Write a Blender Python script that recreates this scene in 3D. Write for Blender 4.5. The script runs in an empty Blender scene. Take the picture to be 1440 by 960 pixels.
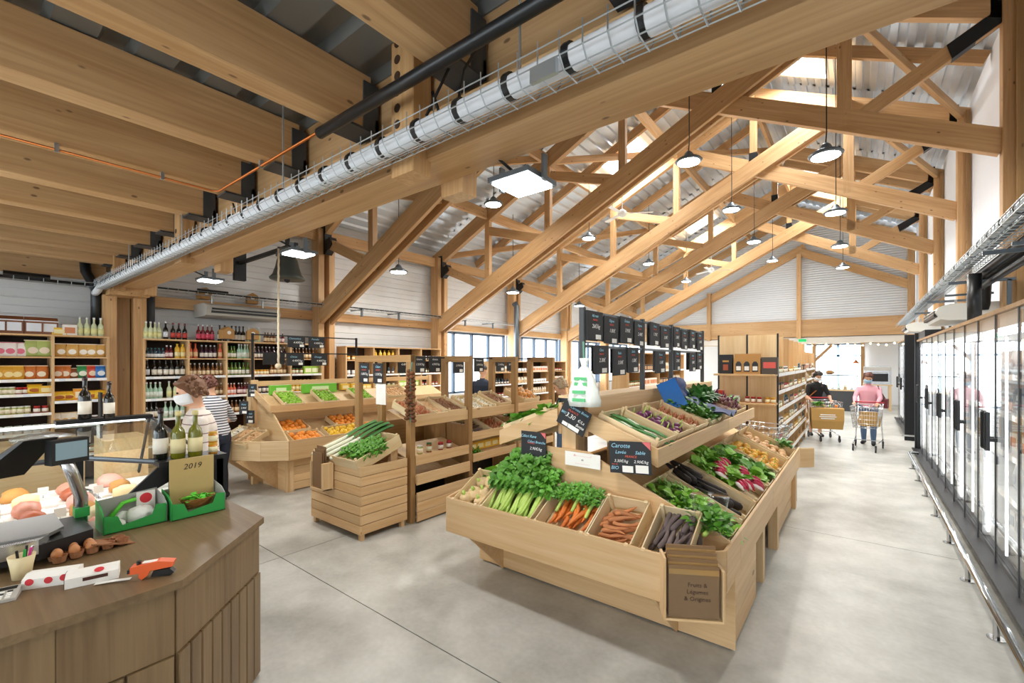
import bpy, bmesh, math, random
from mathutils import Vector as V, Matrix as M
random.seed(7); R = random.uniform; PI = math.pi
sc = bpy.context.scene; C = sc.collection
# ---------------------------------------------------------------- camera, world, light, exposure
cd = bpy.data.cameras.new('camera'); cam = bpy.data.objects.new('camera', cd); C.objects.link(cam)
cd.sensor_width = 36; cd.lens = 627 / 1440 * 36; cd.shift_y = 29 / 1440; cd.clip_start = .05; cd.clip_end = 300
cam.location = (0, 0, 1.9); cam.rotation_euler = (PI / 2, 0, math.atan2(489, 627)); sc.camera = cam
w = bpy.data.worlds.new('sky'); sc.world = w; w.use_nodes = True
w.node_tree.nodes['Background'].inputs[0].default_value = (.86, .93, 1, 1); w.node_tree.nodes['Background'].inputs[1].default_value = 4.0
sc.view_settings.view_transform = 'Standard'; sc.view_settings.look = 'None'; sc.view_settings.exposure = 0.42; sc.view_settings.gamma = 1
LAMP_W = 40; FLOOD_W = 18; SKY_W = 150
def area(x, y, z, sx, sy, power, col=(1, 1, 1), rot=(0, 0, 0), spread=PI):
    l = bpy.data.lights.new('daylight', 'AREA'); l.shape = 'RECTANGLE'; l.size = sx; l.size_y = sy; l.energy = power; l.color = col; l.spread = spread  # name shared by window daylight and added low roof and shop front fill lamps
    o = bpy.data.objects.new('daylight', l); C.objects.link(o); o.location = (x, y, z); o.rotation_euler = rot
# ---------------------------------------------------------------- materials
def lin(h):
    if not isinstance(h, str): return tuple(h) + (1,)
    c = [int(h[i:i + 2], 16) / 255 for i in (0, 2, 4)]
    return tuple((x / 12.92 if x <= .04045 else ((x + .055) / 1.055) ** 2.4) for x in c) + (1,)
MT = {}
def newmat(n):
    m = bpy.data.materials.new(n); m.use_nodes = True; MT[n] = m
    return m, m.node_tree.nodes, m.node_tree.links, m.node_tree.nodes['Principled BSDF']
def mat(n, col, rough=.5, metal=0, emit=0, var=0, trans=0, alpha=1, scale=8, sub=0, bump=0, coat=0):
    if n in MT: return MT[n]
    m, N, L, b = newmat(n); c = lin(col)
    b.inputs['Base Color'].default_value = c; b.inputs['Roughness'].default_value = rough; b.inputs['Metallic'].default_value = metal
    b.inputs['Transmission Weight'].default_value = trans; b.inputs['Coat Weight'].default_value = coat
    if emit: b.inputs['Emission Color'].default_value = c; b.inputs['Emission Strength'].default_value = emit
    if var or bump:
        t = N.new('ShaderNodeTexCoord'); no = N.new('ShaderNodeTexNoise'); no.inputs['Scale'].default_value = scale; no.inputs['Detail'].default_value = 5
        L.new(t.outputs['Object'], no.inputs['Vector'])
        if var:
            oi = N.new('ShaderNodeObjectInfo'); ad = N.new('ShaderNodeMath'); ad.operation = 'MULTIPLY_ADD'; ad.inputs[1].default_value = .5; L.new(oi.outputs['Random'], ad.inputs[0]); L.new(no.outputs['Fac'], ad.inputs[2])
            r = N.new('ShaderNodeMapRange'); r.inputs[1].default_value = .3; r.inputs[2].default_value = 1.2; r.inputs[3].default_value = 1 - var; r.inputs[4].default_value = 1 + var
            L.new(ad.outputs[0], r.inputs[0]); x = N.new('ShaderNodeHueSaturation'); x.inputs['Color'].default_value = c; L.new(r.outputs[0], x.inputs['Value']); L.new(x.outputs[0], b.inputs['Base Color'])
        if bump:
            bp = N.new('ShaderNodeBump'); bp.inputs['Strength'].default_value = bump; bp.inputs['Distance'].default_value = .01; L.new(no.outputs['Fac'], bp.inputs['Height']); L.new(bp.outputs[0], b.inputs['Normal'])
    return m
def wood(n, c1, c2, knot='4a2c14', rough=.55, kn=.075, kscale=2.2, band=1.0):
    m, N, L, b = newmat(n); t = N.new('ShaderNodeTexCoord'); oi = N.new('ShaderNodeObjectInfo')
    va = N.new('ShaderNodeVectorMath'); va.operation = 'ADD'; sv = N.new('ShaderNodeVectorMath'); sv.operation = 'SCALE'; sv.inputs[0].default_value = (13, 7, 5)
    L.new(oi.outputs['Random'], sv.inputs['Scale']); L.new(t.outputs['Object'], va.inputs[0]); L.new(sv.outputs[0], va.inputs[1])
    def noise(sx, sy, scale, det):
        mp = N.new('ShaderNodeMapping'); mp.inputs['Scale'].default_value = (sx, sy, sy); L.new(va.outputs[0], mp.inputs[0])
        q = N.new('ShaderNodeTexNoise'); q.inputs['Scale'].default_value = scale; q.inputs['Detail'].default_value = det; q.inputs['Distortion'].default_value = .6; L.new(mp.outputs[0], q.inputs['Vector']); return q
    g = noise(.35, 9, 4 * band, 6); g2 = noise(.12, 1.2, 3, 2)
    mx = N.new('ShaderNodeMixRGB'); mx.inputs[1].default_value = lin(c1); mx.inputs[2].default_value = lin(c2)
    ad = N.new('ShaderNodeMath'); ad.operation = 'MULTIPLY_ADD'; ad.inputs[1].default_value = .55; L.new(g.outputs['Fac'], ad.inputs[0])
    a2 = N.new('ShaderNodeMath'); a2.operation = 'MULTIPLY'; a2.inputs[1].default_value = .6; L.new(g2.outputs['Fac'], a2.inputs[0]); L.new(a2.outputs[0], ad.inputs[2])
    rr = N.new('ShaderNodeMapRange'); rr.inputs[1].default_value = .4; rr.inputs[2].default_value = .75; L.new(ad.outputs[0], rr.inputs[0]); L.new(rr.outputs[0], mx.inputs[0])
    vo = N.new('ShaderNodeTexVoronoi'); vo.inputs['Scale'].default_value = kscale; mp = N.new('ShaderNodeMapping'); mp.inputs['Scale'].default_value = (.8, 1.7, 1.7); L.new(va.outputs[0], mp.inputs[0]); L.new(mp.outputs[0], vo.inputs['Vector'])
    kr = N.new('ShaderNodeMapRange'); kr.inputs[1].default_value = kn; kr.inputs[2].default_value = kn * 1.7; kr.inputs[3].default_value = .75; kr.inputs[4].default_value = 0; L.new(vo.outputs['Distance'], kr.inputs[0])
    mk = N.new('ShaderNodeMixRGB'); mk.inputs[2].default_value = lin(knot); L.new(kr.outputs[0], mk.inputs[0]); L.new(mx.outputs[0], mk.inputs[1])
    hs = N.new('ShaderNodeHueSaturation'); r2 = N.new('ShaderNodeMapRange'); r2.inputs[3].default_value = .88; r2.inputs[4].default_value = 1.1; L.new(oi.outputs['Random'], r2.inputs[0]); L.new(r2.outputs[0], hs.inputs['Value']); L.new(mk.outputs[0], hs.inputs['Color'])
    L.new(hs.outputs[0], b.inputs['Base Color']); b.inputs['Roughness'].default_value = rough
    bp = N.new('ShaderNodeBump'); bp.inputs['Strength'].default_value = .12; bp.inputs['Distance'].default_value = .004; L.new(g.outputs['Fac'], bp.inputs['Height']); L.new(bp.outputs[0], b.inputs['Normal'])
    return m
wood('glulam', 'd4ac7c', 'b48856', '52331a', .55, .06, 4.5); wood('pine', 'e2c193', 'cfa673', '8a5a30', .5, .05); wood('ply', 'e4c89c', 'd2ae7c', 'b08a5c', .5, .02); wood('stain', '8a7250', '6e5639', '4a3620', .42, .03); wood('oak', 'b08a58', '8f6a3e', '5a3a1c', .5, .05); wood('crate', 'e9d6b0', 'd9bd8c', 'a8804c', .6, .03); wood('shelf_wood', 'dcb98a', 'c49a66', '8a5a30', .5, .03)
mat('galv', 'd6e2ee', .33, .6, var=.1, scale=3); mat('dark_deck', '8a8c8a', .4, .5, var=.15, scale=2); mat('white_wall', 'eef0f3', .6, var=.02, scale=2)
mat('cladding', 'dcdedf', .5, .1, var=.04, scale=3); mat('black_steel', '1d1f22', .45, .3); mat('black_plastic', '17181a', .38); mat('grey_plastic', 'b9b6ae', .45); mat('steel', 'c8cacc', .22, 1); mat('chrome', 'dfe2e4', .15, 1)
mat('white', 'f4f3ef', .5); mat('paper', 'f3f1ea', .7); mat('slate', '26282b', .7, var=.12, scale=14); mat('dark_grey', '3a3d40', .5); mat('grey_steel', '6a7278', .4, .7); mat('copper', 'c0703a', .3, .9); mat('zinc', 'b5bcc0', .35, .8)
mat('led', 'ffffff', .5, emit=14); mat('lamp_face', 'fffaf0', .5, emit=22)
def glass(n, tint=(1, 1, 1), refl=1.45):
    m, N, L, b = newmat(n); N.remove(b); o = N['Material Output']
    tr = N.new('ShaderNodeBsdfTransparent'); tr.inputs[0].default_value = tuple(tint) + (1,); gl = N.new('ShaderNodeBsdfGlossy'); gl.inputs['Roughness'].default_value = .02
    lw = N.new('ShaderNodeLayerWeight'); lw.inputs[0].default_value = .5; pw = N.new('ShaderNodeMath'); pw.operation = 'POWER'; pw.inputs[1].default_value = 3.5; L.new(lw.outputs['Facing'], pw.inputs[0]); fr = N.new('ShaderNodeMapRange'); fr.inputs[3].default_value = ((refl - 1) / (refl + 1)) ** 2; fr.inputs[4].default_value = .85; L.new(pw.outputs[0], fr.inputs[0]); mx = N.new('ShaderNodeMixShader'); L.new(fr.outputs[0], mx.inputs[0]); L.new(tr.outputs[0], mx.inputs[1]); L.new(gl.outputs[0], mx.inputs[2]); L.new(mx.outputs[0], o.inputs[0])
glass('pane', (.96, .98, .98)); glass('door_glass', (.93, .95, .95), 1.75); glass('case_glass', (.93, .97, .95)); glass('film', (.93, .95, .93), 1.3)
# concrete: cloudy light grey, trowelled, half gloss
m, N, L, b = newmat('concrete'); ge = N.new('ShaderNodeNewGeometry')
def nz(sc_, det, dist=0):
    n = N.new('ShaderNodeTexNoise'); n.inputs['Scale'].default_value = sc_; n.inputs['Detail'].default_value = det; n.inputs['Distortion'].default_value = dist; L.new(ge.outputs['Position'], n.inputs['Vector']); return n
n1, n2, n3 = nz(.8, 4, .7), nz(3.5, 3), nz(26, 2)
def mad(a_, k, c_):
    q = N.new('ShaderNodeMath'); q.operation = 'MULTIPLY_ADD'; L.new(a_, q.inputs[0]); q.inputs[1].default_value = k
    if c_ is None: q.inputs[2].default_value = 0
    else: L.new(c_, q.inputs[2])
    return q.outputs[0]
mixn = mad(n1.outputs['Fac'], .6, mad(n2.outputs['Fac'], .28, mad(n3.outputs['Fac'], .12, None)))
cr = N.new('ShaderNodeValToRGB'); e = cr.color_ramp.elements; e[0].position = .36; e[0].color = lin('a5a49c'); e[1].position = .64; e[1].color = lin('d8d7d0'); L.new(mixn, cr.inputs[0]); L.new(cr.outputs[0], b.inputs['Base Color'])
rr = N.new('ShaderNodeMapRange'); rr.inputs[1].default_value = .2; rr.inputs[2].default_value = .8; rr.inputs[3].default_value = .3; rr.inputs[4].default_value = .46; L.new(n1.outputs['Fac'], rr.inputs[0]); L.new(rr.outputs[0], b.inputs['Roughness'])
# ---------------------------------------------------------------- mesh helpers
class G:
    def __init__(s): s.v = []; s.f = []
    def add(s, vs, fs):
        k = len(s.v); s.v += [tuple(v) for v in vs]; s.f += [tuple(i + k for i in f) for f in fs]; return s
    def box(s, x0, x1, y0, y1, z0, z1):
        return s.add([(x, y, z) for z in (z0, z1) for x, y in ((x0, y0), (x1, y0), (x1, y1), (x0, y1))], [(3, 2, 1, 0), (4, 5, 6, 7), (0, 1, 5, 4), (1, 2, 6, 5), (2, 3, 7, 6), (3, 0, 4, 7)])
    def ring(s, secs, cap=True, closed=False):
        n = len(secs[0]); vs = [p for q in secs for p in q]; fs = []; m = len(secs)
        for i in range(m if closed else m - 1):
            for j in range(n):
                a, b_ = i * n + j, i * n + (j + 1) % n; c, d = ((i + 1) % m) * n + (j + 1) % n, ((i + 1) % m) * n + j
                fs.append((a, b_, c, d))
        if cap and not closed: fs.append(tuple(range(n - 1, -1, -1))); fs.append(tuple((m - 1) * n + j for j in range(n)))
        return s.add(vs, fs)
    def lathe(s, prof, n=10, o=(0, 0, 0)):
        return s.ring([[(o[0] + r * math.cos(2 * PI * j / n), o[1] + r * math.sin(2 * PI * j / n), o[2] + z) for j in range(n)] for r, z in prof])
    def tube(s, pts, r, n=8, r2=None):
        pts = [V(p) for p in pts]; secs = []; m = len(pts); up = None
        for i, p in enumerate(pts):
            d = (pts[min(i + 1, m - 1)] - pts[max(i - 1, 0)]).normalized()
            if up is None: up = V((0, 0, 1)) if abs(d.z) < .9 else V((1, 0, 0))
            a = d.cross(up).normalized(); b_ = a.cross(d).normalized(); up = b_
            rr = r[i] if isinstance(r, (list, tuple)) else (r if r2 is None else r + (r2 - r) * i / (m - 1))
            secs.append([p + rr * (math.cos(2 * PI * j / n) * a + math.sin(2 * PI * j / n) * b_) for j in range(n)])
        return s.ring(secs)
    def prism(s, poly, z0, z1, ax='z'):
        def P(u, v_, w_): return {'z': (u, v_, w_), 'y': (u, w_, v_), 'x': (w_, u, v_)}[ax]
        n = len(poly); return s.add([P(u, v_, z0) for u, v_ in poly] + [P(u, v_, z1) for u, v_ in poly], [tuple(range(n - 1, -1, -1)), tuple(range(n, 2 * n))] + [(i, (i + 1) % n, n + (i + 1) % n, n + i) for i in range(n)])
    def ball(s, c, r, n=8, k=5, sq=(1, 1, 1)):
        return s.ring([[(c[0] + sq[0] * r * math.sin(PI * i / k) * math.cos(2 * PI * j / n), c[1] + sq[1] * r * math.sin(PI * i / k) * math.sin(2 * PI * j / n), c[2] - sq[2] * r * math.cos(PI * i / k)) for j in range(n)] for i in [.12] + list(range(1, k)) + [k - .12]])
    def mesh(s, n, m, smooth=False):
        me = bpy.data.meshes.new(n); me.from_pydata(s.v, [], s.f); bm = bmesh.new(); bm.from_mesh(me); bmesh.ops.recalc_face_normals(bm, faces=bm.faces); bm.to_mesh(me); bm.free()
        me.materials.append(MT[m] if isinstance(m, str) else m)
        if smooth: me.shade_smooth()
        return me
    def obj(s, n, m, parent=None, smooth=False, loc=None, rot=None): return link(n, s.mesh(n, m, smooth), parent, loc, rot)
def link(n, me, parent=None, loc=None, rot=None, sc_=None):
    o = bpy.data.objects.new(n, me); C.objects.link(o)
    if parent: o.parent = parent
    if loc is not None: o.location = loc
    if rot is not None: o.rotation_euler = rot
    if sc_ is not None: o.scale = sc_ if isinstance(sc_, (tuple, list)) else (sc_,) * 3
    return o
def tag(o, label, cat, group=None):
    o['label'] = label; o['category'] = cat
    if group: o['group'] = group
    return o
def thing(n, label, cat, loc=(0, 0, 0), rotz=0, group=None):
    o = bpy.data.objects.new(n, None); C.objects.link(o); o.location = loc; o.rotation_euler = (0, 0, rotz); o.empty_display_size = .1
    return tag(o, label, cat, group)
def struct(o): o['kind'] = 'structure'; return o
def holder(n): o = bpy.data.objects.new(n, None); C.objects.link(o); return struct(o)
def dup(root, loc=None, rot=None, label=None, group=None, scale=None):
    r = root.copy(); C.objects.link(r)
    if loc is not None: r.location = loc
    if rot is not None: r.rotation_euler = rot if isinstance(rot, (tuple, list)) else (0, 0, rot)
    if scale is not None: r.scale = scale if isinstance(scale, (tuple, list)) else (scale,) * 3
    if label: r['label'] = label
    if group: r['group'] = group
    for ch in root.children:
        c = ch.copy(); C.objects.link(c); c.parent = r
        for g in ch.children: d = g.copy(); C.objects.link(d); d.parent = c
    return r
BOX = {}
def frame(p, q, up):
    p, q = V(p), V(q); x = (q - p).normalized(); u = V(up); y = u.cross(x).normalized(); z = x.cross(y)
    return M(((x.x, y.x, z.x, (p.x + q.x) / 2), (x.y, y.y, z.y, (p.y + q.y) / 2), (x.z, y.z, z.z, (p.z + q.z) / 2), (0, 0, 0, 1))), (q - p).length
def timber(n, p, q, w_, h_, m='glulam', parent=None, up=(0, 0, 1), bev=.006):
    """a sawn board with its own length axis: w_ across, h_ along up, bevelled edges"""
    mx, l = frame(p, q, up); k = (round(l, 3), round(w_, 3), round(h_, 3), m)
    if k not in BOX:
        a, b_, c = l / 2, w_ / 2, h_ / 2; e = min(bev, b_ * .4, c * .4); g = G()
        sec = [(b_ - e, -c), (b_, -c + e), (b_, c - e), (b_ - e, c), (-b_ + e, c), (-b_, c - e), (-b_, -c + e), (-b_ + e, -c)]
        g.ring([[(x, y, z) for y, z in sec] for x in (-a, a)]); BOX[k] = g.mesh(n, m)
    o = link(n, BOX[k], parent)
    if parent: o.matrix_local = mx
    else: o.matrix_world = mx
    return o
def board(n, x0, x1, y0, y1, z0, z1, m='pine', parent=None, bev=.003):
    d = (x1 - x0, y1 - y0, z1 - z0); a = max(range(3), key=lambda i: d[i]); cx, cy, cz = (x0 + x1) / 2, (y0 + y1) / 2, (z0 + z1) / 2
    if a == 0: return timber(n, (x0, cy, cz), (x1, cy, cz), d[1], d[2], m, parent, bev=bev)
    if a == 1: return timber(n, (cx, y0, cz), (cx, y1, cz), d[0], d[2], m, parent, bev=bev)
    return timber(n, (cx, cy, z0), (cx, cy, z1), d[0], d[1], m, parent, up=(0, 1, 0), bev=bev)
FONT = bpy.data.fonts.load('<builtin>') if False else None
def text(s, size, m, parent, loc, rot, ext=.0006, shear=0, n='lettering', spacing=1):
    cu = bpy.data.curves.new('t', 'FONT'); cu.body = s; cu.size = size; cu.extrude = ext; cu.shear = shear; cu.align_x = 'CENTER'; cu.align_y = 'CENTER'; cu.resolution_u = 2; cu.space_character = spacing
    o = bpy.data.objects.new('t', cu); me = bpy.data.meshes.new_from_object(o); bpy.data.objects.remove(o)
    me.materials.clear(); me.materials.append(MT[m]); return link(n, me, parent, loc, rot)
# ---------------------------------------------------------------- people (bodies are remeshed into one continuous surface)
for n, c, r in (('skin', 'dba888', .5), ('pink_top', 'e6a8b4', .8), ('jeans', '5a7290', .8), ('black_top', '16181a', .8), ('tan_shorts', 'b8904e', .8), ('cream_knit', 'ddd3c8', .85), ('navy_cloth', '232b3c', .85), ('striped', 'c9ccd4', .85), ('shoe', '22242a', .6), ('hair_brown', '6e4a30', .6), ('hair_dark', '2e2622', .55), ('hair_red', '5e3222', .55), ('hair_grey', 'b09a7c', .6), ('mask_white', 'eef0f2', .7), ('mask_blue', '9cc4dc', .7), ('eye', '1c1512', .3), ('lip', 'b5705f', .5)): mat(n, c, r)
def stripes(n, c1, c2, per, duty):
    m, N, L, b = newmat(n); t = N.new('ShaderNodeTexCoord'); sp = N.new('ShaderNodeSeparateXYZ'); L.new(t.outputs['Object'], sp.inputs[0]); a = N.new('ShaderNodeMath'); a.operation = 'MODULO'; a.inputs[1].default_value = per; L.new(sp.outputs['Z'], a.inputs[0]); c = N.new('ShaderNodeMath'); c.operation = 'LESS_THAN'; c.inputs[1].default_value = per * duty; L.new(a.outputs[0], c.inputs[0])
    x = N.new('ShaderNodeMixRGB'); x.inputs[1].default_value = lin(c1); x.inputs[2].default_value = lin(c2); L.new(c.outputs[0], x.inputs[0]); L.new(x.outputs[0], b.inputs['Base Color']); b.inputs['Roughness'].default_value = .85
stripes('striped_navy', 'd9dade', '23293a', .035, .4); stripes('cream_stripe', 'dcd2c8', '7a5a58', .075, .1)
def limb(g, pts, rs, n=12):
    """tapered limb with rounded ends"""
    pts = [V(p) for p in pts]; a = (pts[0] - pts[1]).normalized(); b_ = (pts[-1] - pts[-2]).normalized()
    P_ = [pts[0] + a * rs[0] * .9, pts[0] + a * rs[0] * .5] + pts + [pts[-1] + b_ * rs[-1] * .5, pts[-1] + b_ * rs[-1] * .9]
    g.tube(P_, [rs[0] * .35, rs[0] * .85] + list(rs) + [rs[-1] * .85, rs[-1] * .35], n)
def person_mesh(name, h=1.62, lean=0, side=0, hands=((-.24, -.05, .8), (.24, -.05, .8)), feet=((-.1, 0), (.1, 0)), headturn=0, headnod=.2, top='pink_top', legs='jeans', sleeve='long', legcover='long', curl='grip', girth=1.0):
    s = h / 1.62; zones = []; g = G()
    def add(zone, pts, rs): zones.append((zone, [V(p) for p in pts], list(rs))); limb(g, pts, rs)
    hip = V((0, 0, .86 * s)); sh = V((side, -lean, 1.30 * s)); nk = sh + V((0, -lean * .2, .12 * s))
    wv = girth
    # trunk: stacked elliptical sections from crotch to shoulders
    secs = []; prof = [(-.1, .11, .09), (-.03, .165, .115), (.06, .175, .12), (.17, .15, .11), (.3, .165, .12), (.4, .185, .12), (.47, .165, .1), (.52, .09, .075)]
    for z, a, b_ in prof:
        t = max(0, min(1, z / .45)); c = hip.lerp(sh, t) if t < 1 else sh + V((0, 0, (z - .45) * s)); secs.append([c + V((a * wv * s * math.cos(q), b_ * wv * s * math.sin(q), (z * s if t <= 0 else 0))) for q in [2 * PI * j / 16 for j in range(16)]])
    g.ring(secs)
    zones.append(('hips', [hip + V((-.07, 0, -.02)), hip + V((.07, 0, -.02))], [.12, .12])); zones.append(('torso', [hip + V((0, 0, .12 * s)), sh - V((0, 0, .05))], [.16, .17])); zones.append(('torso', [sh + V((-.13, 0, .0)), sh + V((.13, 0, .0))], [.09, .09]))
    for sx, f in zip((-1, 1), feet):
        hp = hip + V((sx * .085 * s, 0, -.04)); ft = V((f[0], f[1], .07 * s)); kn = hp.lerp(ft, .52) + V((sx * .005, -.03, 0))
        add('thigh', [hp, hp.lerp(kn, .5), kn], [.088 * s * wv, .075 * s, .056 * s]); add('calf', [kn, kn.lerp(ft, .35), ft], [.055 * s, .056 * s, .038 * s]); add('foot', [ft + V((0, .03, -.02)), ft + V((sx * .01, -.09 * s, -.03 * s)), ft + V((sx * .015, -.16 * s, -.035 * s))], [.04 * s, .038 * s, .03 * s])
    for sx, hd in zip((-1, 1), hands):
        so = sh + V((sx * .165 * s * wv, 0, -.01)); hd = V(hd); mid = (so + hd) / 2; L_ = (hd - so).length; bend = math.sqrt(max(0, (.27 * s) ** 2 - (L_ / 2) ** 2)); el = mid + V((sx * .5, .6, -.6)).normalized() * bend
        add('upper_arm', [so, so.lerp(el, .5), el], [.055 * s, .048 * s, .039 * s]); add('forearm', [el, el.lerp(hd, .4), hd], [.039 * s, .037 * s, .025 * s])
        d = (hd - el).normalized(); pal = hd + d * .055; add('hand', [hd, pal], [.024, .03])
        sd = d.cross(V((0, 0, 1))).normalized(); dn = sd.cross(d).normalized()
        if dn.z > 0: dn = -dn
        for i, (o_, l_) in enumerate(((-.024, .058), (-.008, .068), (.008, .064), (.023, .05))):
            b0 = pal + sd * o_ + d * .012; k1 = b0 + d * l_ * .5 + dn * .012; k2 = k1 + (d * .3 + dn * .9 if curl == 'grip' else d * .8 + dn * .45).normalized() * l_ * .5; add('hand', [b0, k1, k2], [.0095, .009, .0075])
        tb = hd + sd * (-sx * .026) + d * .02; add('hand', [tb, tb + d * .025 + sd * (-sx * .022), tb + d * .05 + sd * (-sx * .024) + dn * .012], [.011, .0095, .008])
    add('neck', [sh + V((0, 0, .03)), nk, nk + V((0, -.01, .05 * s))], [.055 * s, .05 * s, .05 * s])
    hc = nk + V((0, -.03 - headnod * .08, .125 * s)); Rm = M.Rotation(headturn, 3, 'Z') @ M.Rotation(headnod, 3, 'X')
    def hp_(x, y, z): return hc + Rm @ V((x * s, y * s, z * s))
    secs = []
    for z, a, b_, oy in ((-.118, .03, .035, -.035), (-.105, .046, .06, -.025), (-.07, .06, .08, -.01), (-.03, .07, .092, 0), (.02, .076, .097, .005), (.065, .072, .09, .008), (.1, .05, .066, .01), (.118, .02, .03, .01)): secs.append([hp_(a * math.cos(q), oy + b_ * math.sin(q), z) for q in [2 * PI * j / 16 for j in range(16)]])
    g.ring(secs); zones.append(('head', [hp_(0, 0, -.04), hp_(0, 0, .04)], [.08, .09]))
    for p_, r_ in (((0, -.1, -.02), .013), ((0, -.098, -.005), .011), ((-.077, .005, -.015), .016), ((.077, .005, -.015), .016), ((-.076, .008, -.035), .011), ((.076, .008, -.035), .011)): g.ball(tuple(hp_(*p_)), r_ * s, 8, 5)
    me = bpy.data.meshes.new(name); me.from_pydata(g.v, [], g.f); bm = bmesh.new(); bm.from_mesh(me); bmesh.ops.recalc_face_normals(bm, faces=bm.faces); bm.to_mesh(me); bm.free()
    o = bpy.data.objects.new(name, me); C.objects.link(o); md = o.modifiers.new('r', 'REMESH'); md.mode = 'VOXEL'; md.voxel_size = .0105; m2 = o.modifiers.new('s', 'SMOOTH'); m2.factor = .5; m2.iterations = 4
    dg = bpy.context.evaluated_depsgraph_get(); out = bpy.data.meshes.new_from_object(o.evaluated_get(dg)); bpy.data.objects.remove(o); out.name = 'body'
    mats = ['skin', top, legs, 'shoe']; out.materials.clear()
    for m_ in mats: out.materials.append(MT[m_])
    import numpy as np
    n_ = len(out.polygons); P_ = np.empty(n_ * 3); out.polygons.foreach_get('center', P_); P_ = P_.reshape(-1, 3); best = np.full(n_, 9.); mi_ = np.zeros(n_, dtype=np.int32)
    cover = {'hips': 2, 'torso': 1, 'thigh': 2, 'calf': 2 if legcover == 'long' else 0, 'foot': 3, 'upper_arm': 1, 'forearm': 1 if sleeve == 'long' else 0, 'hand': 0, 'neck': 0, 'head': 0}
    for zone, pts, rs in zones:
        for i in range(len(pts) - 1):
            a_ = np.array(pts[i]); ab = np.array(pts[i + 1]) - a_; t = np.clip((P_ - a_) @ ab / max(1e-9, ab @ ab), 0, 1); d_ = np.linalg.norm(P_ - a_ - t[:, None] * ab, axis=1) - (rs[i] + (rs[i + 1] - rs[i]) * t); k_ = d_ < best; best[k_] = d_[k_]; mi_[k_] = cover[zone]
    out.polygons.foreach_set('material_index', mi_)
    co = np.empty(len(out.vertices) * 3); out.vertices.foreach_get('co', co); no = np.empty(len(co)); out.vertex_normals.foreach_get('vector', no); msk = np.zeros(len(out.vertices)); vi = np.empty(len(out.loops), dtype=np.int32); out.loops.foreach_get('vertex_index', vi); lt = np.empty(n_, dtype=np.int32); out.polygons.foreach_get('loop_total', lt); msk[vi[np.repeat(mi_ > 0, lt)]] = .006
    out.vertices.foreach_set('co', co + no * np.repeat(msk, 3)); out.update()
    out.shade_smooth(); return out, hp_, s
PEOPLE = {}
def person(key, hair, mask, hairstyle='short', **k):
    me, hp_, s = person_mesh('body', **k); parts = [('body', me)]
    g = G(); rr = random.Random(len(PEOPLE))
    def cap(z0, grow, back):
        secs = []
        for i in range(8):
            t = i / 7; z = z0 + (.135 - z0) * t; a = .086 * math.sqrt(max(.02, 1 - max(0, (z - .02) / .125) ** 2)) * grow; sec = []
            for j in range(20):
                q = 2 * PI * j / 20; y = .1 * grow * math.sin(q) * (a / .086 / grow) + .012; x = a * math.cos(q); zz = z
                if math.sin(q) < -.25 and z < .075: zz = .075 + (z - z0) * .25; y = max(y, -.098)
                w_ = 1 + rr.uniform(-.05, .05); sec.append(tuple(hp_(x * w_, y * w_, zz)))
            secs.append(sec)
        g.ring(secs)
    cap({'short': -.05, 'bob': -.13, 'bald': .02}[hairstyle], 1.07 if hairstyle != 'bald' else 1.0, 0)
    if hairstyle != 'bald':
        for i in range(46):
            q = rr.uniform(-.3, PI + .3); z = rr.uniform(-.06, .12); a = .09 * math.sqrt(max(.05, 1 - max(0, (z - .02) / .13) ** 2)); g.ball(tuple(hp_(a * math.cos(q), .012 + a * 1.12 * math.sin(q), z)), rr.uniform(.013, .022), 6, 4)
    parts.append(('hair', g.mesh('hair', hair, True)))
    if mask:
        m_ = G(); m_.ring([[tuple(hp_(.078 * wd * math.cos(q), -.004 + (-.11 - bul) * math.sin(q) , z)) for q in [PI * j / 12 for j in range(13)]] + [tuple(hp_(.070 * wd * math.cos(q), -.004 + (-.1 - bul) * math.sin(q), z)) for q in [PI * j / 12 for j in range(12, -1, -1)]] for z, wd, bul in ((-.1, .75, -.02), (-.07, .9, .005), (-.035, .98, .012), (-.008, .96, .006))])
        parts.append(('face_mask', m_.mesh('face_mask', mask, True)))
    else:
        m_ = G(); m_.ball(tuple(hp_(0, -.093, -.062)), .016, 8, 5, (1.3, .5, .4)); parts.append(('mouth', m_.mesh('mouth', 'lip', True)))
    e_ = G(); e_.ball(tuple(hp_(-.03, -.088, .008)), .009, 8, 5); parts.append(('eye', e_.mesh('eye', 'eye', True))); e_ = G(); e_.ball(tuple(hp_(.03, -.088, .008)), .009, 8, 5); parts.append(('eye', e_.mesh('eye', 'eye', True)))
    PEOPLE[key] = parts
def place_person(key, loc, rotz, label, extra=()):
    t_ = thing('person', label, 'person', loc, rotz)
    for n, me in PEOPLE[key]: link(n, me, t_)
    for n, me in extra: link(n, me, t_)
    return t_
person('pink', 'hair_red', 'mask_blue', h=1.6, girth=1.12, hands=((-.2, -.42, .98), (.2, -.42, .98)), feet=((-.09, .05), (.1, -.1)), headnod=.35, headturn=.25)
person('black', 'hair_dark', 'mask_white', h=1.62, lean=.12, top='black_top', legs='tan_shorts', sleeve='short', legcover='short', hands=((-.18, -.4, .93), (.22, -.42, .95)), feet=((-.08, .06), (.09, -.08)), headnod=.55, headturn=.3)
person('staff', 'hair_brown', 'mask_white', h=1.72, top='cream_stripe', legs='navy_cloth', lean=.06, hands=((-.22, -.3, .95), (.24, -.1, .82)), headnod=.25)
person('staff2', 'hair_red', 'mask_blue', h=1.66, top='striped_navy', legs='navy_cloth', lean=.1, hands=((-.4, -.33, 1.02), (.26, -.2, .9)), headnod=.35, headturn=.7, sleeve='short', curl='open')
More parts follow.
